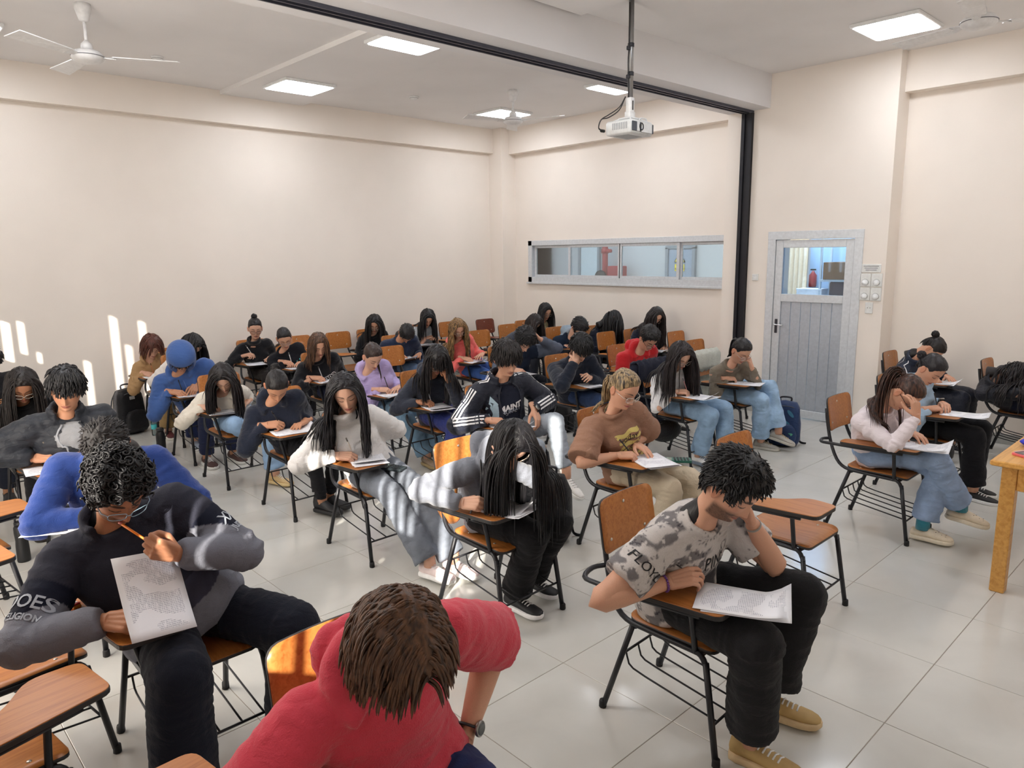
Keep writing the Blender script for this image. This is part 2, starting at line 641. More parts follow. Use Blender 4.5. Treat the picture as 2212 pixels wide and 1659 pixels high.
# skirting tiles
M_skirt = plain('skirting_tile', (172, 172, 168), 0.3)
sk = MB(); sk.bbox(((XL + XC) / 2, YA - 0.006, 0.05), (XC - XL, 0.012, 0.10), 0.002); struct('baseboard_back', sk, M_skirt)
sk = MB(); sk.bbox((XB - 0.006, (YF + 2.80) / 2, 0.05), (0.012, 2.80 - YF, 0.10), 0.002)
sk.bbox((XB - 0.006, (4.645 + 8.518) / 2, 0.05), (0.012, 8.518 - 4.645, 0.10), 0.002); struct('baseboard_right', sk, M_skirt)
sk = MB()
for a, b in ((2.80, DY0 - 0.05), (DY1 + 0.05, 4.645)):
    sk.bbox((XC - 0.005, (a + b) / 2, 0.05), (0.010, b - a, 0.10), 0.002)
struct('baseboard_door', sk, M_skirt)

# board wall behind the camera and the window wall on the left
struct('wall_front', MB().box(((XL + XB) / 2, YF - 0.1, ZC / 2), (XB - XL + 0.6, 0.2, ZC)), M_wall)
wl = MB()
SILL, HEAD = 1.36, 3.0
wb(XL - 0.2, XL, YF, YA, 0, SILL, wl)
wb(XL - 0.2, XL, YF, YA, HEAD, ZC, wl)
wb(XL - 0.2, XL, YF, -0.9, SILL, HEAD, wl)
wb(XL - 0.2, XL, 8.3, YA, SILL, HEAD, wl)
struct('wall_left', wl, M_wall)
# vertical blind slats: closed except for narrow gaps that let the low sun through
# gap: position along the wall, width, lower and upper end
GAPS = [(.19, .10, 2.15, 2.95), (.46, .035, 2.1, 2.62), (.70, .06, 1.40, 2.6), (.80, .09, 1.40, 2.6), (.905, .06, 1.5, 2.6), (1.05, .08, 2.45, 2.95), (1.14, .032, 1.7, 2.3), (1.215, .04, 1.7, 2.3), (1.29, .045, 1.7, 2.3),
        (1.385, .025, 1.6, 2.2), (1.49, .022, 1.42, 1.78), (1.60, .022, 1.42, 1.80), (1.70, .02, 1.5, 1.75), (1.81, .09, 1.60, 2.0), (1.925, .05, 1.64, 2.0), (2.13, .03, 1.4, 1.55),
        (6.44, .05, 1.4, 2.74), (6.569, .045, 1.4, 2.40), (6.674, .055, 1.4, 2.66), (6.917, .05, 1.4, 2.04), (7.16, .03, 1.72, 1.83), (7.265, .03, 1.84, 1.95), (7.37, .045, 1.88, 2.21), (7.476, .06, 1.75, 2.15)]
bl = bpy.data.objects.new('window_1', None)
COL.objects.link(bl)
bl['kind'] = 'structure'
ys = [-0.9]
for g, wd, z0_, z1_ in GAPS:
    ys += [g - wd / 2, g + wd / 2]
ys.append(8.3)
M_slat = plain('blind_fabric', (236, 224, 204), 0.8)
for k in range(0, len(ys), 2):
    a, b = ys[k], ys[k + 1]
    n_ = max(1, round((b - a) / 0.12))
    for q in range(n_):
        ya, yb = a + (b - a) * q / n_, a + (b - a) * (q + 1) / n_
        s_ = MB().box((XL - 0.03, (ya + yb) / 2, (SILL + HEAD) / 2), (0.004, yb - ya + (0.004 if q < n_ - 1 else 0), HEAD - SILL))
        s_.build('slat', M_slat, bl, False)

for g, wd, z0_, z1_ in GAPS:      # unseen short slats, added to trim the sun streaks above and below
    for a, b in ((SILL, z0_), (z1_, HEAD)):
        if b - a > .005:
            MB().box((XL - 0.03, g, (a + b) / 2), (0.004, wd, b - a)).build('slat', M_slat, bl, False)

# ------------------------------------------------------------------ door with frame, window and boarded lower half
door = thing('door_1', None, None)
door['kind'] = 'structure'
xf = XC - 0.012
def dbox(name, y0_, y1_, z0_, z1_, x_, dx, mat, par=door, bev=0.003):
    return MB().bbox((x_ + dx / 2, (y0_ + y1_) / 2, (z0_ + z1_) / 2), (dx, y1_ - y0_, z1_ - z0_), bev).build(name, mat, par, False)
dbox('jamb', DY0 - 0.035, DY0 + 0.055, 0, DZ + 0.0, xf, 0.10, M_alu)
dbox('jamb', DY1 - 0.055, DY1 + 0.035, 0, DZ + 0.0, xf, 0.10, M_alu)
dbox('lintel', DY0 - 0.037, DY1 + 0.037, DZ - 0.05, DZ + 0.04, xf - 0.002, 0.104, M_alu)
ly0, ly1 = DY0 + 0.058, DY1 - 0.058
dbox('stile', ly0, ly0 + 0.085, 0.012, DZ - 0.055, xf + 0.014, 0.05, M_alu)
dbox('stile', ly1 - 0.085, ly1, 0.012, DZ - 0.055, xf + 0.014, 0.05, M_alu)
for z0_, z1_ in ((0.012, 0.10), (1.31, 1.395), (1.905, DZ - 0.055)):
    dbox('rail', ly0 + 0.085, ly1 - 0.085, z0_, z1_, xf + 0.014, 0.05, M_alu)
nb = 6
for k in range(nb):
    a = ly0 + 0.085 + (ly1 - ly0 - 0.17) * k / nb
    b = ly0 + 0.085 + (ly1 - ly0 - 0.17) * (k + 1) / nb
    dbox('board', a + 0.0025, b - 0.0025, 0.10, 1.31, xf + 0.03, 0.016, M_alud, door, 0.003)
dbox('pane', ly0 + 0.085, ly1 - 0.085, 1.395, 1.905, xf + 0.032, 0.006, glass_mat('door_glass', (228, 240, 250), 0.05), door, 0.0005)
hd = MB()
hd.bbox((xf + 0.011, ly1 - 0.045, 1.03), (0.008, 0.032, 0.16), 0.003)
lp = hd.build('lock_plate', plain('dark_metal', (70, 70, 76), 0.4, 0.6), door, False)
h2 = MB().tube(smooth_path([(xf + 0.008, ly1 - 0.045, 1.05), (xf - 0.035, ly1 - 0.045, 1.05), (xf - 0.042, ly1 - 0.06, 1.05), (xf - 0.042, ly1 - 0.15, 1.046)], 4), 0.008)
h2.build('handle', plain('chrome', (215, 217, 220), 0.2, 0.9), lp)

# ------------------------------------------------------------------ band window with four sliding panes
win = thing('window_2', None, None)
win['kind'] = 'structure'
xw = XB - 0.02
def wbox(name, y0_, y1_, z0_, z1_, x_, dx, mat, par=win):
    return MB().bbox((x_ + dx / 2, (y0_ + y1_) / 2, (z0_ + z1_) / 2), (dx, y1_ - y0_, z1_ - z0_), 0.003).build(name, mat, par, False)
wbox('frame', WY0, WY1 + 0.03, WZ1 - 0.045, WZ1 + 0.03, xw, 0.12, M_alu)
wbox('frame', WY0, WY1 + 0.03, WZ0 - 0.04, WZ0 + 0.045, xw, 0.12, M_alu)
wbox('frame', WY1 - 0.05, WY1 + 0.03, WZ0 - 0.04, WZ1 + 0.03, xw, 0.12, M_alu)
wbox('sill', WY0, WY1 + 0.05, WZ0 - 0.062, WZ0 - 0.035, xw - 0.025, 0.06, M_alu)
seg = [(8.14, 7.36, 0.05), (7.40, 6.42, 0.02), (6.44, 5.45, 0.02), (5.47, 4.66, 0.05)]
for (b, a, off) in seg:
    sh = wbox('sash', a, a + 0.045, WZ0 + 0.045, WZ1 - 0.045, xw + off, 0.03, M_alu)
    wbox('sash_stile', b - 0.045, b, WZ0 + 0.045, WZ1 - 0.045, xw + off, 0.03, M_alu, sh)
    wbox('sash_rail', a + 0.045, b - 0.045, WZ0 + 0.045, WZ0 + 0.08, xw + off, 0.03, M_alu, sh)
    wbox('sash_rail', a + 0.045, b - 0.045, WZ1 - 0.085, WZ1 - 0.045, xw + off, 0.03, M_alu, sh)
    wbox('pane', a + 0.04, b - 0.04, WZ0 + 0.078, WZ1 - 0.082, xw + off + 0.012, 0.005, M_glass, sh)

# ------------------------------------------------------------------ corridor beyond the window and the door
M_corr = paint('corridor_paint', (196, 196, 198))
cr = MB()
wb(11.2, 11.35, 1.2, 11.5, 0, 3.0, cr)
wb(XB + T, 11.35, 1.1, 1.2, 0, 3.0, cr)
wb(XB + T, 11.35, 11.5, 11.6, 0, 3.0, cr)
wb(XB + T, 11.35, YA + .2, 11.6, 0, .01, cr)
struct('wall_corridor', cr, M_corr)
struct('ceiling_corridor', MB().box(((XB + T + 11.35) / 2, 6.35, 3.05), (11.35 - XB - T, 10.5, 0.1)), M_ceil)
struct('floor_corridor', MB().box(((XB + T + 11.35) / 2, 6.35, -0.05), (11.35 - XB - T, 10.5, 0.1)), plain('corridor_floor', (170, 168, 164), 0.3))
area('corridor_fill', (9.8, 6.0, 2.97), (0.6, 7.0), 75, (0.95, 0.97, 1.0), (0, 0, -1))  # added area light that brightens the corridor, no fitting built for it
# ---- things in the corridor
rp = thing('fire_pipe', 'red fire pipe with hose cabinet on the corridor wall, seen through the band window', 'pipe', (10.95, 8.95, 0))
M_red = plain('red_paint', (150, 38, 40), 0.4)
MB().tube([(0, .05, 0), (0, .05, 3.0)], 0.055, 12).build('riser', M_red, rp)
MB().lathe([(0.05, 0), (0.075, .01), (0.075, .09), (0.05, .1)], (0, 0.05, 1.86), 12).tube([(0, .05, 1.91), (-.04, -.12, 1.91)], 0.035, 10).build('valve', M_red, rp)
MB().bbox((0.0, -.24, 1.45), (.18, .34, .36), .01).build('hose_cabinet', M_red, rp, False)
MB().lathe([(.05, 0), (.13, .01), (.13, .05), (.05, .06)], (-.09, 0.06, 1.42), 16, Matrix.Rotation(-pi / 2, 3, 'Y')).build('hose_reel', plain('dark_rubber', (40, 38, 38), .7), rp)
for (ya, yb, nm, lb, col, zt) in ((9.36, 9.80, 'door_2', None, (208, 216, 220), 2.0), (7.20, 7.70, 'door_3', None, (150, 160, 176), 1.93)):
    d_ = thing(nm, None, None); d_['kind'] = 'structure'
    MB().bbox((11.18, (ya + yb) / 2, zt / 2), (.04, yb - ya, zt), .005).build('leaf', plain(nm + '_leaf', col, .4), d_, False)
    fm = MB(); fm.bbox((11.17, ya - .03, zt / 2), (.07, .06, zt + .06), .004); fm.bbox((11.17, yb + .03, zt / 2), (.07, .06, zt + .06), .004); fm.bbox((11.17, (ya + yb) / 2, zt + .03), (.07, yb - ya + .12, .06), .004)
    fm.build('jamb', plain('grey_frame', (140, 144, 150), .4), d_, False)
w3 = thing('window_3', None, None); w3['kind'] = 'structure'
MB().bbox((11.18, 10.97, 1.75), (.03, .30, .42), .004).build('pane', plain('pale_pane', (205, 215, 218), .2), w3, False)
fm = MB()
for z_ in (1.54, 1.96): fm.bbox((11.17, 10.97, z_), (.05, .36, .05), .004)
fm.build('frame', plain('grey_frame', (140, 144, 150), .4), w3, False)
# warning sign on the electrical door
sg = thing('warning_sign', 'yellow electrical hazard sign with lightning triangle on the grey corridor door', 'sign', (11.148, 7.455, 1.56))
M_yel = plain('sign_yellow', (238, 214, 40), .5)
M_ink = plain('sign_ink', (30, 28, 20), .6)
def yz_plate(o, pts, x_, th, mat, name, par):
    mb = MB().prism(pts, 0, th, .0005)
    ob = mb.build(name, mat, par, False)
    ob.rotation_euler = (pi / 2, 0, -pi / 2)
    ob.location = (x_, 0, 0)
    return ob
yz_plate(sg, [(-.10, -.02), (.10, -.02), (.10, .10), (-.10, .10)], 0, .004, M_yel, 'caption_plate', sg)
yz_plate(sg, round_poly([(-.12, .13), (.12, .13), (0, .33)], .02), 0, .004, M_ink, 'triangle_border', sg)
yz_plate(sg, round_poly([(-.098, .143), (.098, .143), (0, .306)], .015), -.002, .005, M_yel, 'triangle', sg)
yz_plate(sg, [(.012, .275), (-.03, .215), (-.004, .218), (-.022, .165), (.028, .228), (.002, .226)], -.004, .004, M_ink, 'lightning_bolt', sg)
for k_, tx in enumerate(('RIESGO', 'ELECTRICO')):
    tm = text_mesh(tx, .036, 0.0005); ob = link('lettering', tm, M_ink, sg); ob.rotation_euler = (pi / 2, 0, -pi / 2); ob.location = (-.006, 0, .066 - k_ * .048)
# office beyond the door pane
M_blue = paint('blue_wall', (176, 206, 236))
o1 = MB(); wb(9.9, 10.0, 1.2, 4.52, 0, 3.0, o1); struct('wall_office', o1, M_blue)
cu = MB()
ph = np.linspace(0, 1, 60)
yy = 4.46 + ph * .62
xx = 9.7 + .02 * np.sin(ph * 60)
v = np.array([(xx[i], yy[i], z) for i in range(60) for z in (1.0, 2.3)])
cu.add(v, [(2 * i, 2 * i + 2, 2 * i + 3, 2 * i + 1) for i in range(59)])
v2 = v + np.array([.01, 0, 0]); cu.add(v2, [(2 * i + 1, 2 * i + 3, 2 * i + 2, 2 * i) for i in range(59)])
tag(cu.build('curtain', plain('cream_curtain', (246, 226, 196), .8)), 'cream pleated curtain hanging beyond the door pane', 'curtain')
bx = thing('cardboard_box', 'brown cardboard box on top of a stack, seen through the door pane', 'box', (9.6, 4.0, 1.5))
MB().bbox((0, 0, .11), (.24, .3, .22), .004).build('carton', plain('cardboard', (120, 92, 66), .8), bx, False)
MB().bbox((0, 0, .222), (.245, .05, .003), .001).build('tape', plain('packing_tape', (150, 120, 84), .4), bx, False)
hd_ = thing('office_chair', 'dark office chair back beyond the door pane, under the cardboard box', 'chair', (9.55, 3.95, 0))
MB().bbox((0, 0, 1.28), (.1, .26, .42), .05).build('backrest', plain('dark_upholstery', (66, 58, 62), .8), hd_, True)
MB().tube([(0.05, 0, .45), (.06, 0, 1.1)], .025).build('post', M_black, hd_)
MB().bbox((-.2, 0, .45), (.42, .42, .08), .03).build('seat', plain('dark_upholstery', (66, 58, 62), .8), hd_, True)
MB().tube([(-.2, 0, .42), (-.2, 0, .05)], .03).build('column', M_black, hd_)
bs = MB()
for k in range(5):
    bs.tube([(-.2, 0, .08), (-.2 + .26 * cos(k * 1.2566), .26 * sin(k * 1.2566), .03)], .018)
bs.build('base', M_black, hd_)
st = thing('shelf_unit', 'pale steel shelf carrying the carton beyond the door pane', 'shelf', (9.66, 4.0, 0))
MB().bbox((0, 0, 1.485), (.34, .4, .03), .003).build('shelf_board', plain('pale_steel', (190, 204, 214), .4), st, False)
for dx in (-.15, .15):
    for dy in (-.19, .19):
        MB().box((dx, dy, 1.1), (.025, .025, 2.2)).build('upright', plain('pale_steel', (190, 204, 214), .4), st, False)
fe = thing('fire_extinguisher', 'small red fire extinguisher on the blue wall beyond the door pane', 'extinguisher', (9.84, 4.44, 1.38))
MB().lathe([(.0, 0), (.045, 0), (.05, .02), (.05, .16), (.02, .2), (.015, .22)], (0, 0, 0), 12).build('cylinder', M_red, fe)
MB().box((0, 0, .235), (.02, .07, .02)).build('valve', M_ink, fe, False)
wbx = thing('storage_box', 'low white box at the bottom of the door pane', 'box', (9.6, 4.33, 1.2))
MB().bbox((0, 0, .08), (.2, .34, .16), .005).build('carton', plain('white_card', (228, 232, 238), .6), wbx, False)
MB().bbox((0, 0, .165), (.21, .35, .02), .004).build('lid', plain('white_card', (228, 232, 238), .6), wbx, False)
ot = thing('office_table', 'office table under the white box beyond the door', 'table', (9.5, 4.3, 0))
MB().bbox((0, 0, 1.18), (.4, .55, .03), .004).build('tabletop', plain('pale_steel', (190, 204, 214), .4), ot, False)
for dx in (-.17, .17):
    for dy in (-.24, .24):
        MB().box((dx, dy, .583), (.03, .03, 1.165)).build('leg', plain('pale_steel', (190, 204, 214), .4), ot, False)
area('office_lamp', (9.3, 4.2, 2.95), (0.8, 0.8), 26, (0.85, 0.93, 1.0), (0, 0, -1))

# ---- switches on the door column
M_sw = plain('switch_plastic', (228, 229, 226), .35)
def plate(name, lab, cat, y, z, w, h, group=None):
    t = thing(name, lab, cat, (XC, y, z), 0, group)
    MB().bbox((-.006, 0, 0), (.012, w, h), .003).build('plate', M_sw, t, False)
    return t
t = plate('light_switch', 'small white light switch between black post and door', 'switch', 4.215, 1.576, .075, .075)
MB().bbox((-.014, 0, 0), (.008, .025, .04), .003).build('rocker', M_white, t, False)
pos = {(0, 0): 'upper left', (1, 0): 'upper right', (0, 1): 'lower left', (1, 1): 'lower right'}
for (a, b), w_ in pos.items():
    t = plate('fan_regulator', 'white fan speed regulator, %s of the four beside the door' % w_, 'regulator', 2.985 - a * .112, 1.565 - b * .142, .108, .136, 'fan regulators beside the door')
    MB().lathe([(.0, 0), (.032, 0), (.03, .014), (.0, .014)], (-.012, 0, -.025), 20, Matrix.Rotation(-pi / 2, 3, 'Y')).build('dial', M_white, t)
    MB().tube([(-.0125, .034 * cos(q), .034 * sin(q) - .025) for q in np.linspace(-.6, 3.7, 14)], .0016, 4).build('dial_ring', plain('grey_mark', (160, 160, 160), .6), t)
t = plate('notice', 'small paper notice with three printed lines above the fan regulators', 'notice', 2.935, 1.685, .19, .085)
for k in range(3):
    MB().box((-.0125, 0.0, .022 - k * .02), (.001, .15 - .02 * k, .006)).build('text_line', plain('grey_ink', (120, 120, 130), .7), t, False)
t = plate('socket', 'white wall socket under the fan regulators', 'socket', 2.93, 1.28, .075, .115)
for dy in (-.012, .012):
    MB().lathe([(0, 0), (.004, 0), (.004, .002), (0, .002)], (-.012, dy, 0), 8, Matrix.Rotation(-pi / 2, 3, 'Y')).build('hole', M_ink, t)

# ---- ceiling lights
M_led = emit_mat('led_diffuser', (244, 248, 255), 13.0)
LIGHTS = [(4.02, 5.52, ZC - .044, 'square ceiling light near the start of the dropped strip, nearest left of the cross beam'),
          (4.10, 7.72, ZC - .044, 'square ceiling light in the dropped strip, close to the back wall beam'),
          (7.06, 7.62, ZC, 'square ceiling light behind the far fan, in the corner over the column'),
          (6.97, 5.55, ZC, 'square ceiling light partly hidden by the projector pole'),
          (7.00, 2.56, ZC, 'large bright square ceiling light over the door, right of the cross beam'),
          (4.05, 2.56, ZC - .044, 'square ceiling light overhead between camera and projector'),
          (1.05, 5.52, ZC, 'square ceiling light near the window wall, middle row'),
          (1.05, 7.70, ZC, 'square ceiling light near the window wall, back row'),
          (1.05, 2.56, ZC, 'square ceiling light near the window wall, overhead'),
          (4.05, 0.1, ZC - .044, 'square ceiling light over the front aisle'),
          (7.00, 0.1, ZC, 'square ceiling light over the teacher desk')]
for (x_, y_, z_, lb) in LIGHTS:
    t = thing('ceiling_light', lb, 'ceiling light', (x_, y_, z_), 0, 'square ceiling lights')
    MB().bbox((0, 0, -.016), (.60, .56, .032), .006).build('housing', M_white, t, False)
    MB().prism(rrect(-.28, -.26, .28, .26, .03), -.036, -.030, .001).build('diffuser', M_led, t, False)

# ---- fans
def fan(x_, y_, hz, blades, lb, zc=ZC):
    t = thing('ceiling_fan', lb, 'fan', (x_, y_, zc), 0, 'white ceiling fans')
    L = zc - hz
    Mf = plain('fan_white', (226, 226, 226), .3)
    MB().lathe([(0, 0), (.055, 0), (.06, -.03), (.035, -.12), (.014, -.13)], n=16).build('canopy', Mf, t)
    MB().tube([(0, 0, -.1), (0, 0, -L + .05)], .012).build('rod', Mf, t)
    MB().lathe([(.012, -L + .12), (.04, -L + .09), (.045, -L + .05), (.02, -L + .045)], n=14).build('lower_canopy', Mf, t)
    h = MB().lathe([(.02, -L + .05), (.09, -L + .04), (.115, -L + .012), (.115, -L - .012), (.085, -L - .038), (.03, -L - .048), (0, -L - .05)], n=24).build('motor', Mf, t)
    MB().tube([(.117 * cos(a), .117 * sin(a), -L + .002) for a in np.linspace(0, 2 * pi, 25)], .003, 5).build('motor_band', plain('fan_band', (120, 120, 126), .4), h)
    for a in blades:
        b = MB()
        c_, s_ = cos(a), sin(a)
        for s0, s1, w0, w1 in ((.1, .2, .02, .03), (.18, .64, .058, .07)):
            pts = [(s0, -w0, -.004), (s1, -w1, -.014), (s1, w1, .014), (s0, w0, .004)]
            vv = np.array([(p[0] * c_ - p[1] * s_, p[0] * s_ + p[1] * c_, -L + p[2] + dz) for dz in (-.003, .003) for p in pts])
            b.add(vv, [(3, 2, 1, 0), (4, 5, 6, 7), (0, 1, 5, 4), (1, 2, 6, 5), (2, 3, 7, 6), (3, 0, 4, 7)])
        b.build('blade', Mf, t, False)
fan(1.70, 6.50, 3.40, [radians(-27), radians(95), radians(212)], 'white ceiling fan near the window wall, three still blades')
fan(6.21, 6.53, 3.43, [radians(48 + 0), radians(48 + 120), radians(48 + 240)], 'white ceiling fan in front of the corner light')
fan(6.08, 1.68, 3.42, [radians(-50), radians(70), radians(190)], 'white ceiling fan over the teacher desk, cut by the frame')
for (x_, y_, z_, lb) in ((2.61, 7.68, ZC, 'round smoke detector beside the left fan'), (5.53, 7.56, ZC, 'round smoke detector between the dropped strip and the far fan')):
    t = thing('smoke_detector', lb, 'detector', (x_, y_, z_))
    MB().lathe([(0, 0), (.055, 0), (.055, -.015), (.04, -.035), (0, -.04)], n=18).build('body', M_white, t)
    MB().tube([(.048 * cos(a), .048 * sin(a), -.02) for a in np.linspace(0, 2 * pi, 19)], .004, 5).build('vent_ring', plain('grey_mark', (160, 160, 160), .6), t)

# ---- projector on its pole
PX, PY = 4.79, 3.70
t = thing('projector', 'white projector hanging from a steel pole in front of the cross beam', 'projector', (PX, PY, ZC))
M_pole = plain('galvanised_pole', (150, 150, 150), .35, .8)
bz = -0.90
MB().tube([(0, 0, 0), (0, 0, bz + .17)], .021, 12).build('pole', M_pole, t)
for z_ in (-.34, -.55, -.745):
    sp = MB().lathe([(.0215, 0), (.025, .002), (.025, .03), (.0215, .032)], (0, 0, z_), 12)
    if z_ > -.7: sp.bbox((-.03, 0, z_ - .008), (.022, .028, .03), .003)
    sp.build('clamp', plain('black_clamp', (40, 42, 50), .5), t)
mt = MB()
mt.bbox((0, 0, bz + .125), (.05, .05, .13), .004)
mt.bbox((0, 0, bz + .06), (.07, .055, .05), .004)
mt.bbox((0, 0, bz + .03), (.15, .12, .012), .003)
for q in (-1, 1):
    mt.tube([(q * .06, -.05, bz + .03), (q * .11, -.09, bz + .005)], .006)
    mt.tube([(q * .06, .05, bz + .03), (q * .11, .09, bz + .005)], .006)
mb_ = mt.build('mount', M_white, t)
MB().bbox((0, -.027, bz + .13), (.012, .004, .07), .001).build('slot', M_ink, mb_, False)
pb = bpy.data.objects.new('body', MB().prism(round_poly([(-.155, -.12), (.155, -.12), (.155, .13), (-.155, .13)], .03), -.105, 0, .012).mesh('body', True))
COL.objects.link(pb); pb.parent = t; pb.data.materials.append(plain('projector_shell', (226, 228, 228), .35)); pb.location = (0, 0, bz + .005); pb.rotation_euler = (0, 0, radians(4))
bezel = MB().bbox((0, -.121, -.052), (.30, .008, .07), .003).build('bezel', plain('projector_dark', (58, 66, 78), .3), pb, False)
MB().bbox((.045, -.127, -.052), (.15, .008, .078), .003).build('front_cover', plain('projector_shell', (226, 228, 228), .35), pb, False)
MB().bbox((-.072, -.127, -.052), (.035, .008, .072), .003).build('front_cover', plain('projector_shell', (226, 228, 228), .35), pb, False)
MB().lathe([(0, 0), (.03, 0), (.03, .012), (.022, .016), (.02, .006), (0, .005)], (-.035, -.122, -.05), 20, Matrix.Rotation(pi / 2, 3, 'X')).build('lens', plain('lens_glass', (20, 24, 34), .08), pb)
vt = MB()
for k in range(9):
    vt.box((-.1555, -.075 + k * .016, -.045), (.002, .007, .05))
vt.build('vent', plain('grey_vent', (150, 154, 158), .5), pb, False)
MB().tube(smooth_path([(.04, -.06, .005), (.05, -.065, .03), (.12, -.07, .03), (.135, -.07, .005)], 4), .005, 6).build('security_bar', M_white, pb)
MB().bbox((0, .02, -.106), (.2, .14, .003), .001).build('base_plate', plain('grey_plate', (176, 178, 178), .5), pb, False)
cb = MB()
for dz in (0, .02):
    cb.tube(smooth_path([(-.02, .03, bz + .2), (-.06, .06, bz + .12 - dz), (-.14, .10, bz + .06 - dz), (-.205, .12, bz + .02), (-.225, .13, bz - .04), (-.19 + dz, .135, bz - .06)], 5), .0045, 6)
cb.tube(smooth_path([(-.024, 0, -.02), (-.026, 0, -.33), (-.034, 0, -.45), (-.026, 0, -.6), (-.022, 0, bz + .19)], 4), .0045, 6)
cb.build('cable', plain('dark_cable', (44, 42, 44), .5), t)
MB().tube([(-.19, .135, bz - .06), (-.155, .132, bz - .06)], .012, 8).build('plug', M_ink, t)
# ------------------------------------------------------------------ tablet-arm chairs (built facing -y, sitter's right = -x)
M_wood = wood_mat('beech_ply', (181, 116, 58), (158, 92, 40))
M_mahog = wood_mat('mahogany_ply', (112, 52, 34), (84, 36, 24))
M_edge = plain('black_edge', (38, 36, 36), .5)
M_foot = plain('black_rubber', (22, 22, 24), .7)
M_bolt = plain('bolt_steel', (205, 200, 190), .3, .8)
TZ = 0.645            # top of the writing tablet
SZ = 0.437            # top of the seat
M_tub = plain('black_tube', (30, 31, 36), .38, .2)

def ply_grid(w, d, th, rad, fn, n=9):
    """thin bent plywood panel: fn(u, v) -> centre point and normal"""
    out = rrect(-w / 2, -d / 2, w / 2, d / 2, rad, 4)
    mb = MB()
    # grid clipped by scaling rows to the rounded outline
    vs, fs = [], []
    us = np.linspace(-1, 1, n)
    def lim(t):      # half-extent shrink near the rounded corners
        e = d / 2 - abs(t) * d / 2
        if e < rad:
            return w / 2 - rad + sqrt(max(rad * rad - (rad - e) ** 2, 0))
        return w / 2
    vv = sorted(set(list(np.linspace(-1, 1, n)) + [-1 + 2 * rad / d * k for k in (0.1, .3, .6, 1)] + [1 - 2 * rad / d * k for k in (0.1, .3, .6, 1)]))
    for side in (1, -1):
        for t in vv:
            for u in us:
                p, nn = fn(u * lim(t), t * d / 2)
                vs.append(np.array(p) + side * th / 2 * np.array(nn))
    m = len(vv)
    for i in range(m - 1):
        for k in range(n - 1):
            a = i * n + k
            fs.append((a, a + 1, a + n + 1, a + n))
            b = m * n + a
            fs.append((b, b + n, b + n + 1, b + 1))
    rim = [k for k in range(n)] + [i * n + n - 1 for i in range(1, m)] + [(m - 1) * n + k for k in range(n - 2, -1, -1)] + [i * n for i in range(m - 2, 0, -1)]
    ring = []
    for q in range(len(rim)):
        a, b = rim[q], rim[(q + 1) % len(rim)]
        ring.append((a, m * n + a, m * n + b, b))
    mb.add(vs, fs)
    return mb, vs, ring

def seat_fn(x, y):
    t = (y + .19) / .38
    z = SZ - .006 - .010 * (1 - (x / .2) ** 2) * sin(pi * min(max(t, 0), 1)) * .9
    if y < -.12: z -= ((-.12 - y) / .08) ** 2 * .018
    if y > .12: z += ((y - .12) / .08) ** 2 * .012
    return (x, y - .03, z), (0, 0, 1)
def back_fn(x, v):
    z = .765 + v
    yb = .305 + (z - .66) * .16 + .022 * (1 - (x / .19) ** 2) * 1.0 - .022
    return (x, yb, z), (0, -1, .16)

def add_ply(name, w, d, th, rad, fn, mat, parent):
    mb, vs, ring = ply_grid(w, d, th, rad, fn)
    mb.cur = 1
    b = 0
    for f in ring:
        mb.f.append(list(f)); mb.mi.append(1)
    o = mb.build(name, [mat, M_edge], parent, True)
    return o

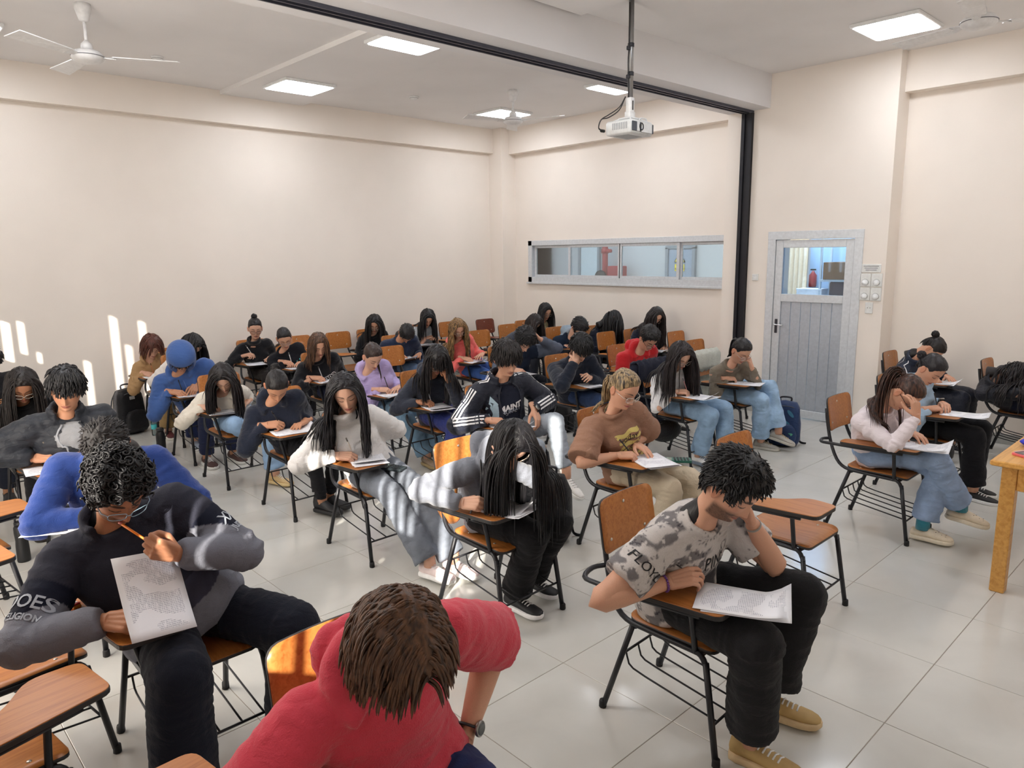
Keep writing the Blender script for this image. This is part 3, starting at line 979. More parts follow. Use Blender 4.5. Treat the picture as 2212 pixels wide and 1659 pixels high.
TAB = [(-.085, -.305), (-.305, -.305), (-.345, .0), (-.355, .15), (-.255, .15), (-.185, -.06), (-.065, -.16)]
def make_chair(mat, name='tablet_chair'):
    t = thing(name, None, 'chair')
    s = add_ply('seat', .39, .38, .013, .045, seat_fn, mat, t)
    bm = MB()
    for (x, y) in ((-.14, -.12), (.14, -.12), (-.14, .08), (.14, .08)):
        bm = MB().lathe([(0, 0), (.008, 0), (.006, .003), (0, .0035)], (x, y, seat_fn(x, y + .03)[0][2] + .0062), 8)
        bm.build('bolt', M_bolt, s)
    b = add_ply('backrest', .37, .225, .012, .04, back_fn, mat, t)
    for (x, v) in ((-.12, -.06), (.12, -.06), (0.0, .07)):
        p = back_fn(x, v)[0]
        MB().lathe([(0, 0), (.008, 0), (.006, .003), (0, .0035)], (p[0], p[1] - .0065, p[2]), 8, Matrix.Rotation(pi / 2, 3, 'X')).build('bolt', M_bolt, b)
    tp = MB()
    out = round_poly(TAB, [.035, .035, .05, .03, .03, .06, .05], 4)
    tp.prism(out, TZ - .004, TZ, .0015)
    tb_ = tp.build('writing_tablet', mat, t, False)
    O = np.array(out); c = O.mean(0)
    eg = MB().prism(c + (O - c) * 1.006, TZ - .021, TZ - .0035, .002)
    eg.build('edge_band', M_edge, tb_, False)
    for sx in (-1, 1):
        path = [(sx * .125, .34, .80), (sx * .135, .322, .70), (sx * .155, .285, .58), (sx * .185, .225, .475), (sx * .195, .16, .428), (sx * .195, .06, .418), (sx * .195, -.12, .412), (sx * .195, -.175, .405), (sx * .2, -.205, .36)]
        MB().tube(smooth_path(path, 3), .0115, 8).build('side_frame', M_tub, t)
        for (a, bpt) in (((sx * .199, -.198, .385), (sx * .213, -.262, .0)), ((sx * .19, .13, .42), (sx * .212, .262, .0))):
            lg = MB().tube([a, bpt], .0125, 8).build('leg', M_tub, t)
            MB().lathe([(.0145, 0), (.0165, .004), (.0155, .03), (.013, .034)], (bpt[0], bpt[1], 0), 8).build('rubber_foot', M_foot, lg)
    MB().tube(smooth_path([(-.145, .30, .60), (-.22, .315, .608), (-.315, .28, .612), (-.335, .20, .616), (-.325, .0, .615), (-.295, -.22, .614)], 3), .0105, 8).build('tablet_arm', M_tub, t)
    MB().tube(smooth_path([(-.195, -.15, .41), (-.205, -.15, .46), (-.225, -.15, .55), (-.245, -.15, .625)], 3), .0115, 8).build('tablet_post', M_tub, t)
    MB().tube([(-.195, .12, .41), (.195, .12, .41)], .0105, 8).build('cross_bar', M_tub, t)
    MB().tube([(-.195, -.17, .403), (.195, -.17, .403)], .0105, 8).build('cross_bar', M_tub, t)
    bk = MB()
    fy = lambda z: -.198 - (.385 - z) / .385 * .064
    ry = lambda z: .13 + (.42 - z) / .42 * .132
    bk.tube([(-.203, ry(.27), .27), (.203, ry(.27), .27)], .0055, 6)
    bk.tube([(-.208, fy(.15), .15), (.208, fy(.15), .15)], .0055, 6)
    for x in (-.17, -.085, 0, .085, .17):
        bk.tube(smooth_path([(x, ry(.27), .268), (x, ry(.27) - .01, .235), (x, ry(.27) - .035, .208), (x, .0, .185), (x, fy(.15), .152)], 2), .0042, 5)
    bk.build('book_basket', M_tub, t)
    return t

CH0 = make_chair(M_wood)
CH1 = make_chair(M_mahog)
used = set()
CHAIRS = {}
GRP = 'tablet-arm classroom chairs'
def chair(key, x, y, rz, label, proto=None):
    p = proto or CH0
    if p.name not in used:
        o = p; used.add(p.name)
    else:
        o = copy_tree(p)
    o.location = (x, y, 0)
    o.rotation_euler = (0, 0, radians(rz))
    o['label'] = label
    o['group'] = GRP
    CHAIRS[key] = (x, y, radians(rz))
    return o
CHAIR_LIST = [
 ('RH', .89, 1.38, 0, 'tablet chair under the pink-hooded man in front, its backrest peeking out at his shoulder'),
 ('CM', .85, 2.74, 0, 'tablet chair under the curly-haired man holding an orange pencil'),
 ('BH', .97, 3.93, 0, 'tablet chair under the bowed man in royal blue hoodie, hidden behind curly hair'),
 ('TM', 1.06, 5.10, 0, 'tablet chair under the man in open navy puffer jacket'),
 ('GG', 1.0, 6.05, 0, 'tablet chair under the woman in black printed tee with square glasses'),
 ('EX', .98, 7.05, 0, 'tablet chair under the person cut off by the left edge of the frame'),
 ('TG', 2.62, 8.30, -3, 'tablet chair under the woman in tan overshirt by the sunlit wall'),
 ('DH', 2.64, 7.66, 0, 'tablet chair under the dark-haired woman hidden behind the blue hood'),
 ('HG', 2.47, 6.93, 2, 'tablet chair under the man with his blue hood up'),
 ('WG1', 2.41, 6.0, 0, 'tablet chair under the woman in cream hoodie and light jeans'),
 ('NG', 2.46, 4.94, 0, 'tablet chair under the woman in plain navy hoodie and black trousers'),
 ('WG2', 2.43, 3.89, 0, 'tablet chair under the slouching woman in white sweater and grey jeans'),
 ('GH', 2.44, 2.71, 0, 'sunlit tablet chair under the woman in grey hoodie hiding behind black hair'),
 ('BB', 3.75, 8.38, 0, 'tablet chair under the woman in black turtleneck with hair bun'),
 ('HL', 3.92, 7.68, 0, 'tablet chair under the smiling woman in black tee with turquoise letters'),
 ('KG', 3.72, 6.68, 0, 'tablet chair under the woman in black sweatshirt with outlined white lettering'),
 ('LG', 3.76, 5.60, 0, 'tablet chair under the woman in lavender hoodie'),
 ('NK', 3.72, 4.87, 0, 'tablet chair under the woman in dark hoodie with pink swoosh'),
 ('TJ', 3.66, 3.92, 0, 'tablet chair under the man in striped track jacket'),
 ('TC', 3.59, 2.71, 0, 'tablet chair under the blonde-streaked woman in brown slogan tee'),
 ('PM', 2.37, 1.50, 2, 'tablet chair under the bearded man in grey graphic tee, front centre'),
 ('BK', 5.42, 8.36, 0, 'tablet chair under the woman in black with long hair near the back wall'),
 ('ND', 5.2, 7.42, 0, 'tablet chair under the man in navy with his head bowed low'),
 ('LT', 6.18, 8.36, 0, 'tablet chair under the woman in pale grey tee near the corner'),
 ('CG', 5.58, 6.58, 0, 'tablet chair under the woman in coral hoodie'),
 ('GM', 5.36, 5.58, 0, 'tablet chair under the man scratching his head in grey sleeves'),
 ('HB', 7.12, 7.34, 0, 'tablet chair behind the head-scratching man, under a woman with straight brown hair'),
 ('YG', 7.72, 7.62, 0, 'tablet chair under the woman in yellow cardigan in the far corner'),
 ('NM', 5.26, 4.62, 0, 'tablet chair under the man in navy sweatshirt with fist at his cheek'),
 ('HM', 7.26, 6.54, 0, 'tablet chair under the man in navy jacket with pale hood, second last row'),
 ('DD', 7.72, 6.27, 0, 'tablet chair under the woman folded over with hair covering her face'),
 ('BG', 7.74, 5.58, 0, 'tablet chair under the woman in navy leaning against the right wall'),
 ('RG', 6.28, 4.66, 0, 'tablet chair under the man in bright red hoodie'),
 ('WT', 5.50, 3.62, 0, 'tablet chair under the woman in white top with long dark hair and jeans'),
 ('TT', 6.36, 3.60, 0, 'tablet chair under the woman in olive-brown top beside the door'),
 ('CL', 5.05, 1.73, 0, 'tablet chair under the woman in white top wearing cream clogs'),
 ('DS', 6.20, 1.83, 0, 'tablet chair under the woman in pale denim shirt'),
 ('NT', 7.62, 2.30, 0, 'tablet chair under the woman in navy tracksuit top at the column'),
 ('RE', 7.64, 1.47, 0, 'tablet chair under the woman asleep on her arm at the right edge'),
 ('E1', 3.545, 1.675, 0, 'empty tablet chair in front of the clog-wearing woman, beside the bearded man'),
 ('E2', .30, 3.05, 99, 'empty tablet chair at left with red sharpener on its tablet'),
 ('E3', .115, 2.47, 99, 'empty tablet chair at bottom left, nearest of the row along the windows'),
 ('E4', .29, 4.48, 98, 'empty tablet chair at left edge with its tablet by the black shoe'),
 ('E5', .10, 3.80, 99, 'empty tablet chair at left edge whose seat corner shows below the black flask'),
 ('E6', .215, 1.80, 99, 'empty tablet chair of which only a tablet corner shows at the bottom edge'),
 ('E7', 4.93, 8.33, 0, 'empty tablet chair at the back wall right of the black lettered sweatshirt'),
 ('E8', 4.33, 8.31, 0, 'empty tablet chair at the back wall left, half hidden by the lettered sweatshirt woman'),
 ('E9', 4.51, 6.48, 0, 'empty tablet chair right of the lavender hoodie, in front of the bowed navy man'),
 ('E10', 6.82, 8.34, 0, 'empty tablet chair behind the coral hoodie at the back wall'),
 ('E12', 6.30, 7.02, 0, 'empty tablet chair right of the coral hoodie, before the dark reddish chair'),
 ('E14', 7.22, 5.60, 0, 'empty tablet chair behind the red hoodie, in front of the folded-over woman'),
 ('E15', 7.84, 4.96, 0, 'empty tablet chair at the right wall left of the black post, rear one of two'),
 ('E16', 7.22, 4.28, 0, 'empty tablet chair behind the white-top woman, front one of the two by the post'),
]
for a in CHAIR_LIST:
    chair(*a)
chair('E11', 7.48, 8.25, 0, 'dark reddish wooden tablet chair standing empty at the corner column', CH1)
# ------------------------------------------------------------------ people: shared shapes
def vnoise(p, seed=0):
    """smooth value noise, vectorised, range 0..1"""
    p = np.asarray(p, float)
    i = np.floor(p).astype(np.int64)
    f = p - i
    f = f * f * (3 - 2 * f)
    def h(a, b, c):
        n = (a * 374761393 + b * 668265263 + c * 2147483647 + seed * 974711) & 0x7fffffff
        n = ((n ^ (n >> 13)) * 1274126177) & 0x7fffffff
        n = n ^ (n >> 16)
        return (n & 0xffff) / 65535.0
    r = 0
    for dx in (0, 1):
        for dy in (0, 1):
            for dz in (0, 1):
                w = (f[:, 0] if dx else 1 - f[:, 0]) * (f[:, 1] if dy else 1 - f[:, 1]) * (f[:, 2] if dz else 1 - f[:, 2])
                r = r + w * h(i[:, 0] + dx, i[:, 1] + dy, i[:, 2] + dz)
    return r

def sstep(x):
    x = np.clip(x, 0, 1)
    return x * x * (3 - 2 * x)

def unit(v):
    v = np.asarray(v, float)
    return v / (np.linalg.norm(v) + 1e-12)

def rot3(pitch, yaw, roll):
    """head rotation: nod forward (towards -y), turn to the sitter's right (-x), tilt to the right"""
    R = Matrix.Rotation(radians(-yaw), 3, 'Z') @ Matrix.Rotation(radians(pitch), 3, 'X') @ Matrix.Rotation(radians(-roll), 3, 'Y')
    return np.array(R)

# profile of the head from crown to the root of the neck: z, half width, front, back
HP = np.array([
 (.1205, .001, .001, .003), (.119, .018, .020, .026), (.115, .034, .037, .050), (.107, .049, .053, .068), (.095, .0605, .067, .081), (.080, .068, .0775, .090),
 (.062, .0725, .084, .0955), (.045, .0748, .0878, .098), (.030, .0755, .0905, .0985), (.018, .0756, .0922, .098), (.006, .0752, .0895, .0965), (-.006, .0745, .0885, .094),
 (-.02, .0732, .0893, .090), (-.034, .0715, .0893, .084), (-.046, .069, .0890, .0765), (-.058, .0655, .0885, .0685), (-.070, .0615, .0878, .062), (-.082, .0565, .0868, .0575),
 (-.092, .0525, .0855, .0545), (-.101, .0498, .0815, .053), (-.108, .049, .074, .0525), (-.114, .049, .062, .0525), (-.121, .049, .050, .053), (-.132, .049, .0435, .054),
 (-.150, .0495, .0405, .0565), (-.172, .052, .0405, .061), (-.196, .060, .043, .066), (-.235, .078, .048, .070)])

def head_grid(nphi, nz, female=False, jaw=1.0):
    u = np.linspace(0, 1, nphi, endpoint=False)
    phi = np.where(u < .5, u, u - 1) * 2      # -1..1, 0 = face
    phi = np.sort(phi)
    phi = np.sign(phi) * (np.abs(phi) * .45 + .55 * np.abs(phi) ** 2.2) * pi
    s = np.linspace(0, 1, nz)
    zs = np.interp(s, [0, .10, .24, .86, 1], [.1205, .107, .062, -.121, -.235])
    f0 = lambda k: np.interp(zs[::-1], HP[::-1, 0], HP[::-1, k])[::-1]
    a, fr, bk = f0(1), f0(2), f0(3)
    if female:
        k = np.interp(zs, [-.235, -.13, -.115, -.06, 0, .1], [.86, .86, .90, .93, .98, 1])
        a = a * k
        bk = bk * np.interp(zs, [-.235, -.12, -.06, .1], [.86, .86, .95, 1])
        fr = fr * np.interp(zs, [-.235, -.13, -.115, .1], [.9, .9, .985, 1])
    n_ = np.interp(zs, [-.235, -.12, -.105, -.085, -.05, .02, .12], [2, 2, 1.75, 1.72, 1.9, 2.15, 2.0])
    P = np.zeros((nz, nphi, 3))
    for i in range(nz):
        s_, c_ = np.sin(phi), np.cos(phi)
        e = 2 / np.where(c_ > 0, n_[i], 2.1)
        x = np.sign(s_) * np.abs(s_) ** e * a[i]
        y = -np.sign(c_) * np.abs(c_) ** e * np.where(c_ > 0, fr[i], bk[i])
        P[i, :, 0], P[i, :, 1], P[i, :, 2] = x, y, zs[i]
    P = P.reshape(-1, 3)
    x, y, z = P.T
    front = sstep((-y - .02) / .03)
    d = np.zeros(len(P))
    nk = .88 if female else 1.0
    h = np.interp(z, [-.060, -.054, -.047, -.041, -.034, -.015, .0, .014, .024], [0, .004, .017, .0245, .0215, .0135, .0075, .002, 0]) * nk
    w = np.interp(z, [-.06, -.048, -.036, -.01, .02], [.017, .0165, .0125, .0085, .008])
    d += h * np.exp(-(x / w) ** 2 * 1.1)
    g = lambda cx_, cz_, sx, sz: np.exp(-((np.abs(x) - cx_) / sx) ** 2 - ((z - cz_) / sz) ** 2)
    d += -.0085 * g(.031, .001, .017, .012) + .0062 * g(.032, -.003, .0125, .0085)
    d += (.0035 if not female else .0012) * g(.03, .021, .024, .006)
    d += .0035 * g(.046, -.024, .018, .016)
    d += -.002 * g(.03, -.058, .012, .02)
    d += .0052 * np.exp(-(x / .021) ** 2 - ((z + .0635) / .0042) ** 2) + .0058 * np.exp(-(x / .018) ** 2 - ((z + .0735) / .0045) ** 2)
    d += -.0035 * np.exp(-(x / .024) ** 2 - ((z + .0685) / .0022) ** 2)
    d += -.003 * np.exp(-(x / .02) ** 2 - ((z + .083) / .006) ** 2) + .004 * np.exp(-(x / .016) ** 2 - ((z + .097) / .009) ** 2)
    P[:, 1] -= d * front
    faces = []
    for i in range(nz - 1):
        for k in range(nphi):
            q = (k + 1) % nphi
            faces.append((i * nphi + k, (i + 1) * nphi + k, (i + 1) * nphi + q, i * nphi + q))
    faces.append(tuple(range(nphi)))
    faces.append(tuple((nz - 1) * nphi + k for k in range(nphi - 1, -1, -1)))
    ang = np.tile(np.abs(phi), nz)
    return P, faces, ang, front

HEADS = {}
def head_template(lod, female):
    k = (lod, female)
    if k not in HEADS:
        HEADS[k] = head_grid(*((96, 92) if lod else (60, 54)), female)
    return HEADS[k]

def paint_head(P, front, ang, skin, hair, lips, beard=0.0, brow=1.0, female=False, eyes='down'):
    x, y, z = P.T
    C = np.tile(np.array(skin[:3]), (len(P), 1))
    def mix(m, c):
        m = (m * front)[:, None]
        C[:] = C * (1 - m) + np.array(c[:3]) * m
    ax = np.abs(x)
    mix(.22 * np.exp(-((ax - .045) / .02) ** 2 - ((z + .03) / .018) ** 2), (skin[0] * 1.0, skin[1] * .62, skin[2] * .55))
    mix(.18 * np.exp(-(x / .016) ** 2 - ((z + .042) / .012) ** 2), (skin[0] * .95, skin[1] * .62, skin[2] * .55))
    lz = np.interp(ax, [0, .008, .016, .024, .03], [.0105, .0115, .0085, .004, 0])
    mix(.85 * sstep((lz - np.abs(z + .0685)) / .004), lips)
    mix(.7 * np.exp(-((z + .0685 - .02 * ax) / .0018) ** 2) * (ax < .025), (lips[0] * .35, lips[1] * .3, lips[2] * .3))
    bz = .0215 + .0045 * (1 - ((ax - .036) / .022) ** 2)
    th = np.interp(ax, [.011, .018, .04, .056], [.0035, .005, .004, .001]) * (0.8 if female else 1.15)
    mix(brow * .9 * sstep((th - np.abs(z - bz)) / .003 + .4) * (ax > .010) * (ax < .057), hair)
    ez = (-.0055 if eyes == 'down' else -.003) - .0035 * (1 - ((ax - .032) / .015) ** 2)
    mix(.92 * sstep((.0030 - np.abs(z - ez)) / .0022 + .25) * (np.abs(ax - .032) < .0165), (.02, .014, .012))
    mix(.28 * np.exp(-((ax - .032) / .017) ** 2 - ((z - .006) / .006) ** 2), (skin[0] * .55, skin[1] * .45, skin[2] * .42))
    if eyes == 'open':
        mix(.9 * sstep((.0045 - np.abs(z + .0005)) / .002) * (np.abs(ax - .032) < .012), (.75, .72, .7))
        mix(1.0 * (np.hypot(ax - .032, z + .001) < .0052), (.03, .02, .015))
    mix(.8 * np.exp(-((ax - .0078) / .0036) ** 2 - ((z + .0505) / .0028) ** 2), (.05, .02, .018))
    if beard:
        b = sstep((-z - .032) / .03) * sstep((ax - .012) / .02 + sstep((-z - .078) / .012)) + np.exp(-(x / .028) ** 2 - ((z + .0575) / .0042) ** 2) * 1.0
        b *= 1 - .9 * np.exp(-(x / .022) ** 2 - ((z + .0685) / .0065) ** 2)
        b *= sstep((z + .122) / .012)
        side = sstep((pi * .52 - ang) / .2)
        m = np.clip(b * side * beard, 0, 1)[:, None]
        n = .65 + .35 * vnoise(P * 700, 3)[:, None]
        C[:] = C * (1 - m * n) + np.array(hair[:3]) * m * n
    return C

def ear(side, sc=1.0):
    mb = MB()
    th = np.linspace(0, pi, 9)[1:-1]; n = 14
    ph = np.arange(n) * 2 * pi / n
    V = [(0, 0, 1)] + [(sin(t) * cos(q), sin(t) * sin(q), cos(t)) for t in th for q in ph] + [(0, 0, -1)]
    V = np.array(V)
    X, Y, Z = V.T
    r = np.hypot(Y, Z)
    x = X * .0085
    x = np.where(X > 0, x - .007 * sstep((.75 - r) / .5), x)
    yy = Y * .0165 * (1 + .12 * Z); zz = Z * .031
    P = np.c_[x + .006, yy + .012 + .15 * x + zz * .12, zz - .010]
    P[:, 0] = (.0705 + P[:, 0] + (P[:, 1] - .0) * .32) * 1.0
    if side < 0: P[:, 0] *= -1
    f = [(0, 1 + k, 1 + (k + 1) % n) for k in range(n)]
    m = 8
    for i in range(m - 2):
        for k in range(n):
            q = (k + 1) % n
            f.append((1 + i * n + k, 1 + (i + 1) * n + k, 1 + (i + 1) * n + q, 1 + i * n + q))
    L = 1 + (m - 1) * n
    f += [(L, L - n + (k + 1) % n, L - n + k) for k in range(n)]
    if side < 0: f = [t[::-1] for t in f]
    return P, f

# ---- hands: one template per pose, right hand: X along the fingers, Z back of the hand, Y towards the thumb
HAND_POSES = {
 'rest':  dict(c=[(14, 16, 10), (10, 16, 10), (12, 18, 12), (18, 20, 12)], sp=(7, 1, -5, -12), th=((.62, .72, -.30), (.86, .48, -.20), (.93, .34, -.12))),
 'write': dict(c=[(38, 48, 22), (48, 62, 30), (58, 78, 40), (62, 80, 42)], sp=(5, 2, -2, -5), th=((.70, .45, -.62), (.90, .02, -.48), (.86, -.25, -.40))),
 'fist':  dict(c=[(62, 92, 50), (66, 94, 52), (68, 94, 52), (68, 90, 50)], sp=(3, 1, -1, -3), th=((.66, .52, -.58), (.88, -.12, -.52), (.62, -.72, -.38))),
 'curl':  dict(c=[(26, 34, 22), (30, 40, 26), (34, 44, 28), (36, 44, 28)], sp=(6, 1, -4, -9), th=((.62, .60, -.50), (.85, .38, -.38), (.92, .22, -.28))),
 'point': dict(c=[(12, 14, 8), (46, 62, 34), (58, 76, 40), (60, 78, 40)], sp=(5, 1, -2, -5), th=((.66, .52, -.52), (.90, .18, -.42), (.90, -.05, -.35))),
}
HAND_OBJ = {}
def hand_mb(pose):
    c = HAND_POSES[pose]
    mb = MB()
    n = 12
    mb.tube([(-.06, 0, 0), (-.03, 0, 0), (-.004, 0, 0), (.014, .001, -.001)], [.0265, .0255, .0265, .030], 14, True, .74)
    ky = (.029, .0095, -.0100, -.0270)
    kx = (.088, .0915, .087, .079)
    ln = ((.041, .025, .020), (.045, .028, .021), (.042, .026, .021), (.033, .020, .019))
    for i in range(4):
        mb.cone((.012, ky[i] * .62, -.002), .0165, (kx[i], ky[i], -.001), .0118, n)
        p = np.array([kx[i], ky[i], -.001])
        a = 0
        r = (.0098, .0088, .0080, .0066) if i < 3 else (.0086, .0077, .0070, .0060)
        sp = radians(c['sp'][i])
        for j in range(3):
            a += radians(c['c'][i][j])
            d = np.array([cos(a) * cos(sp), cos(a) * sin(sp), -sin(a)])
            q = p + d * ln[i][j]
            mb.cone(p, r[j], q, r[j + 1], n)
            p = q
    mb.ellipsoid((.045, .0, -.006), (.043, .037, .0155))
    p = np.array([.020, .020, -.008])
    for j, (L, r0, r1) in enumerate(((.044, .0165, .0125), (.031, .0120, .0102), (.027, .0102, .0075))):
        q = p + unit(c['th'][j]) * L
        mb.cone(p, r0, q, r1, n)
        p = q
    return mb

TEMP = []
def temp_remesh(mb, voxel, smooth_it, smooth_f=.5, decim=None):
    me = mb.mesh('temp', True)
    o = bpy.data.objects.new('temp', me)
    COL.objects.link(o)
    m = o.modifiers.new('r', 'REMESH'); m.mode = 'VOXEL'; m.voxel_size = voxel; m.use_smooth_shade = True
    if smooth_it:
        s = o.modifiers.new('s', 'SMOOTH'); s.factor = smooth_f; s.iterations = smooth_it
    if decim:
        d = o.modifiers.new('d', 'DECIMATE'); d.ratio = decim
    TEMP.append(o)
    return o

def mesh_arrays(me):
    v = np.empty(len(me.vertices) * 3); me.vertices.foreach_get('co', v)
    n = np.empty(len(me.vertices) * 3); me.vertices.foreach_get('normal', n)
    return v.reshape(-1, 3), n.reshape(-1, 3)

def set_col(me, C):
    C = np.asarray(C, float)
    if C.shape[1] == 3:
        C = np.c_[C, np.ones(len(C))]
    a = me.attributes.new('Col', 'FLOAT_COLOR', 'POINT')
    a.data.foreach_set('color', C.astype(np.float32).ravel())

for k_ in HAND_POSES:
    HAND_OBJ[k_] = temp_remesh(hand_mb(k_), .0026, 4, .5, .30)
bpy.context.view_layer.update()
_dg = bpy.context.evaluated_depsgraph_get()
HANDS = {}
for k_, o_ in HAND_OBJ.items():
    me_ = bpy.data.meshes.new_from_object(o_.evaluated_get(_dg))
    V_, _ = mesh_arrays(me_)
    F_ = [tuple(p.vertices) for p in me_.polygons]
    HANDS[k_] = (V_, F_)
    bpy.data.meshes.remove(me_)
for o_ in TEMP:
    me_ = o_.data
    bpy.data.objects.remove(o_); bpy.data.meshes.remove(me_)
TEMP.clear()

def frame(f, d):
    """hand frame: fingers along f, back of the hand towards d"""
    f = unit(f); d = np.asarray(d, float); d = unit(d - f * (d @ f))
    return f, d

def ik(A, W, a, b, pole):
    A, W, pole = np.asarray(A, float), np.asarray(W, float), unit(pole)
    v = W - A
    D = np.linalg.norm(v)
    if D > (a + b) * .985:
        W = A + v / D * (a + b) * .985
        v = W - A; D = np.linalg.norm(v)
    u = v / D
    x = (a * a - b * b + D * D) / (2 * D)
    h = sqrt(max(a * a - x * x, 0))
    pv = pole - u * (pole @ u)
    return A + u * x + unit(pv) * h, W

def shoe_parts(toe_dir, L=.27, w=.048, kind='sneaker'):
    """shoe in foot frame: origin under the ankle, x to the toes, z up"""
    up, so = MB(), MB()
    #     s,   half width, bottom, top
    sec = [(-.075, .016, .03, .06), (-.068, .030, .018, .088), (-.045, .037, .014, .098), (0, .037, .014, .092), (.04, .039, .014, .078), (.08, .044, .014, .066), (.12, .047, .014, .056), (.155, .043, .014, .048), (.178, .032, .016, .040), (.190, .014, .02, .032)]
    if kind == 'boot':
        sec = [(a, b, c, d + (.05 if a < .03 else .015 if a < .08 else 0)) for a, b, c, d in sec]
    if kind == 'clog':
        sec = [(a, b * 1.14, c, d * (1.16 if a > .03 else .78)) for a, b, c, d in sec]
    n = 14
    def ring(s, hw, b, t, k=2.5):
        a = np.arange(n) * 2 * pi / n
        cy_, cz = (t + b) / 2, (t - b) / 2
        y = np.sign(np.cos(a)) * np.abs(np.cos(a)) ** .8 * hw * np.where(np.sin(a) > 0, 1 - .35 * np.sin(a), 1)
        z = cy_ + np.sin(a) * cz
        return np.c_[np.full(n, s), y, z]
    v = np.concatenate([ring(*q) for q in sec])
    f = []
    for i in range(len(sec) - 1):
        for k in range(n):
            q = (k + 1) % n
            f.append((i * n + k, i * n + q, i * n + n + q, i * n + n + k))
    f += [tuple(range(n - 1, -1, -1)), tuple(range((len(sec) - 1) * n, len(sec) * n))]
    up.add(v, f)
    th = .026 if kind != 'flat' else .016
    outl = [(a, b * 1.10 + .002) for a, b, c, d in sec]
    o2 = [(outl[0][0] - .004, 0)] + [(a, b) for a, b in outl] + [(outl[-1][0] + .006, 0)] + [(a, -b) for a, b in outl[::-1]]
    so.prism(o2, 0, th, .004)
    return up, so
# ------------------------------------------------------------------ people: skeleton, clothing, hair
PEOPLE = {}
SKINS = {'light': srgb(226, 178, 152), 'fair': srgb(220, 168, 140), 'mid': srgb(205, 150, 118), 'tan': srgb(188, 132, 100), 'deep': srgb(168, 112, 82)}
LIPS = srgb(176, 92, 88)
M_skin = attr_mat('skin', .5, .35, 420.0, .08, .12)

def bez(P, Q, R, t):
    if t < 0: return P + (Q - P) * 2 * t
    if t > 1: return R + (R - Q) * 2 * (t - 1)
    return (1 - t) ** 2 * P + 2 * t * (1 - t) * Q + t * t * R

class Person:
    pass

def skeleton(s):
    k = Person()
    k.s = s
    f = s.get('sex', 'f') == 'f'
    k.f = f
    k.sc = s.get('sc', .95 if f else 1.0)
    k.hs = s.get('hs', .97 if f else 1.03)
    pit, yaw, roll = s['rot']
    k.Rh = rot3(pit, yaw, roll)
    k.C = np.array(s['head'], float)
    px, py = s.get('pel', (0, 0))
    k.P = np.array([px, .05 + py, .525])
    k.Rn = rot3(pit * .6 + 8, yaw * .35, roll * .5)
    k.N = k.C + k.Rn @ (np.array([0, .014, -.185]) * k.hs)
    mid = (k.P + k.N) / 2 + np.array([0, s.get('curve', .05), 0])
    k.S = lambda t: bez(k.P, mid, k.N, t)
    sy = radians(-s.get('shyaw', 8 + yaw * .45))
    l0 = np.array([cos(sy), sin(sy), sin(radians(s.get('shroll', 0)))])
    def fr(t):
        u = unit(k.S(t + .02) - k.S(t - .02))
        w = min(max(t, 0), 1)
        l = unit(np.array([1.0, 0, 0]) * (1 - w) + l0 * w)
        l = unit(l - u * (l @ u))
        return l, u, np.cross(l, u)
    k.fr = fr
    w = s.get('w', 1.0)
    k.w = w
    l, u, fw = fr(.84)
    sh = (.172 if not f else .150) * k.sc * (1 + (w - 1) * .6)
    base = k.S(.86)
    k.sh = {-1: base - l * sh + np.array(s.get('shr', (0, 0, 0))), 1: base + l * sh + np.array(s.get('shl', (0, 0, 0)))}
    a, b = (.295, .262) if not f else (.272, .240)
    a *= k.sc; b *= k.sc
    k.el, k.wr, k.hf = {}, {}, {}
    arms = s.get('arms', {})
    D = {-1: dict(w=(-.255, -.13, TZ + .036), pole=(-.50, .75, -.42), f=(.42, -.85, -.14), d=(-.35, -.1, .95), pose='write'),
         1: dict(w=(.03, -.20, TZ + .034), pole=(.55, .70, -.5), f=(-.75, -.62, -.10), d=(.05, .0, 1), pose='rest')}
    k.pose = {}
    for sd in (-1, 1):
        q = dict(D[sd]); q.update(arms.get(sd, {}))
        k.el[sd], k.wr[sd] = ik(k.sh[sd], q['w'], a, b, q['pole'])
        fdir, ddir = frame(q['f'], q['d'])
        k.hf[sd] = (fdir, ddir)
        k.pose[sd] = q['pose']
    lg = s.get('legs', {})
    DL = {-1: dict(k=(-.12, -.37, .505), a=(-.13, -.33, .085), t=(-.08, -1, 0)), 1: dict(k=(.11, -.37, .505), a=(.11, -.36, .085), t=(.08, -1, 0))}
    k.hip, k.kn, k.an, k.toe = {}, {}, {}, {}
    for sd in (-1, 1):
        q = dict(DL[sd]); q.update(lg.get(sd, {}))
        k.hip[sd] = k.P + np.array([sd * .088, -.01, .0])
        k.kn[sd], k.an[sd], k.toe[sd] = np.array(q['k'], float), np.array(q['a'], float), unit(q['t'])
    return k

def torso_rings(k, kind):
    w = k.w * (1.0 if not k.f else .93) * k.sc
    b = k.s.get('belly', 0)
    e = {'tight': -.006, 'top': 0.004, 'loose': .016, 'puffer': .026}[kind]
    R = [(-.13, .170, .085 + b, .115), (-.06, .178, .118 + b, .122), (.06, .176, .130 + b * 1.3, .122), (.22, .162, .124 + b * 1.2, .108), (.40, .160, .122 + b * .7, .104), (.56, .166, .126 + b * .3, .106),
         (.70, .170, .122, .104), (.80, .165, .105, .096), (.88, .140, .086, .086), (.95, .100, .070, .076), (1.01, .074, .060, .068)]
    return [(t, (a + (e if t < .9 else e * .3)) * w, (f_ + (e if t < .9 else 0)) * w, (bk + (e if t < .9 else 0)) * w) for t, a, f_, bk in R]

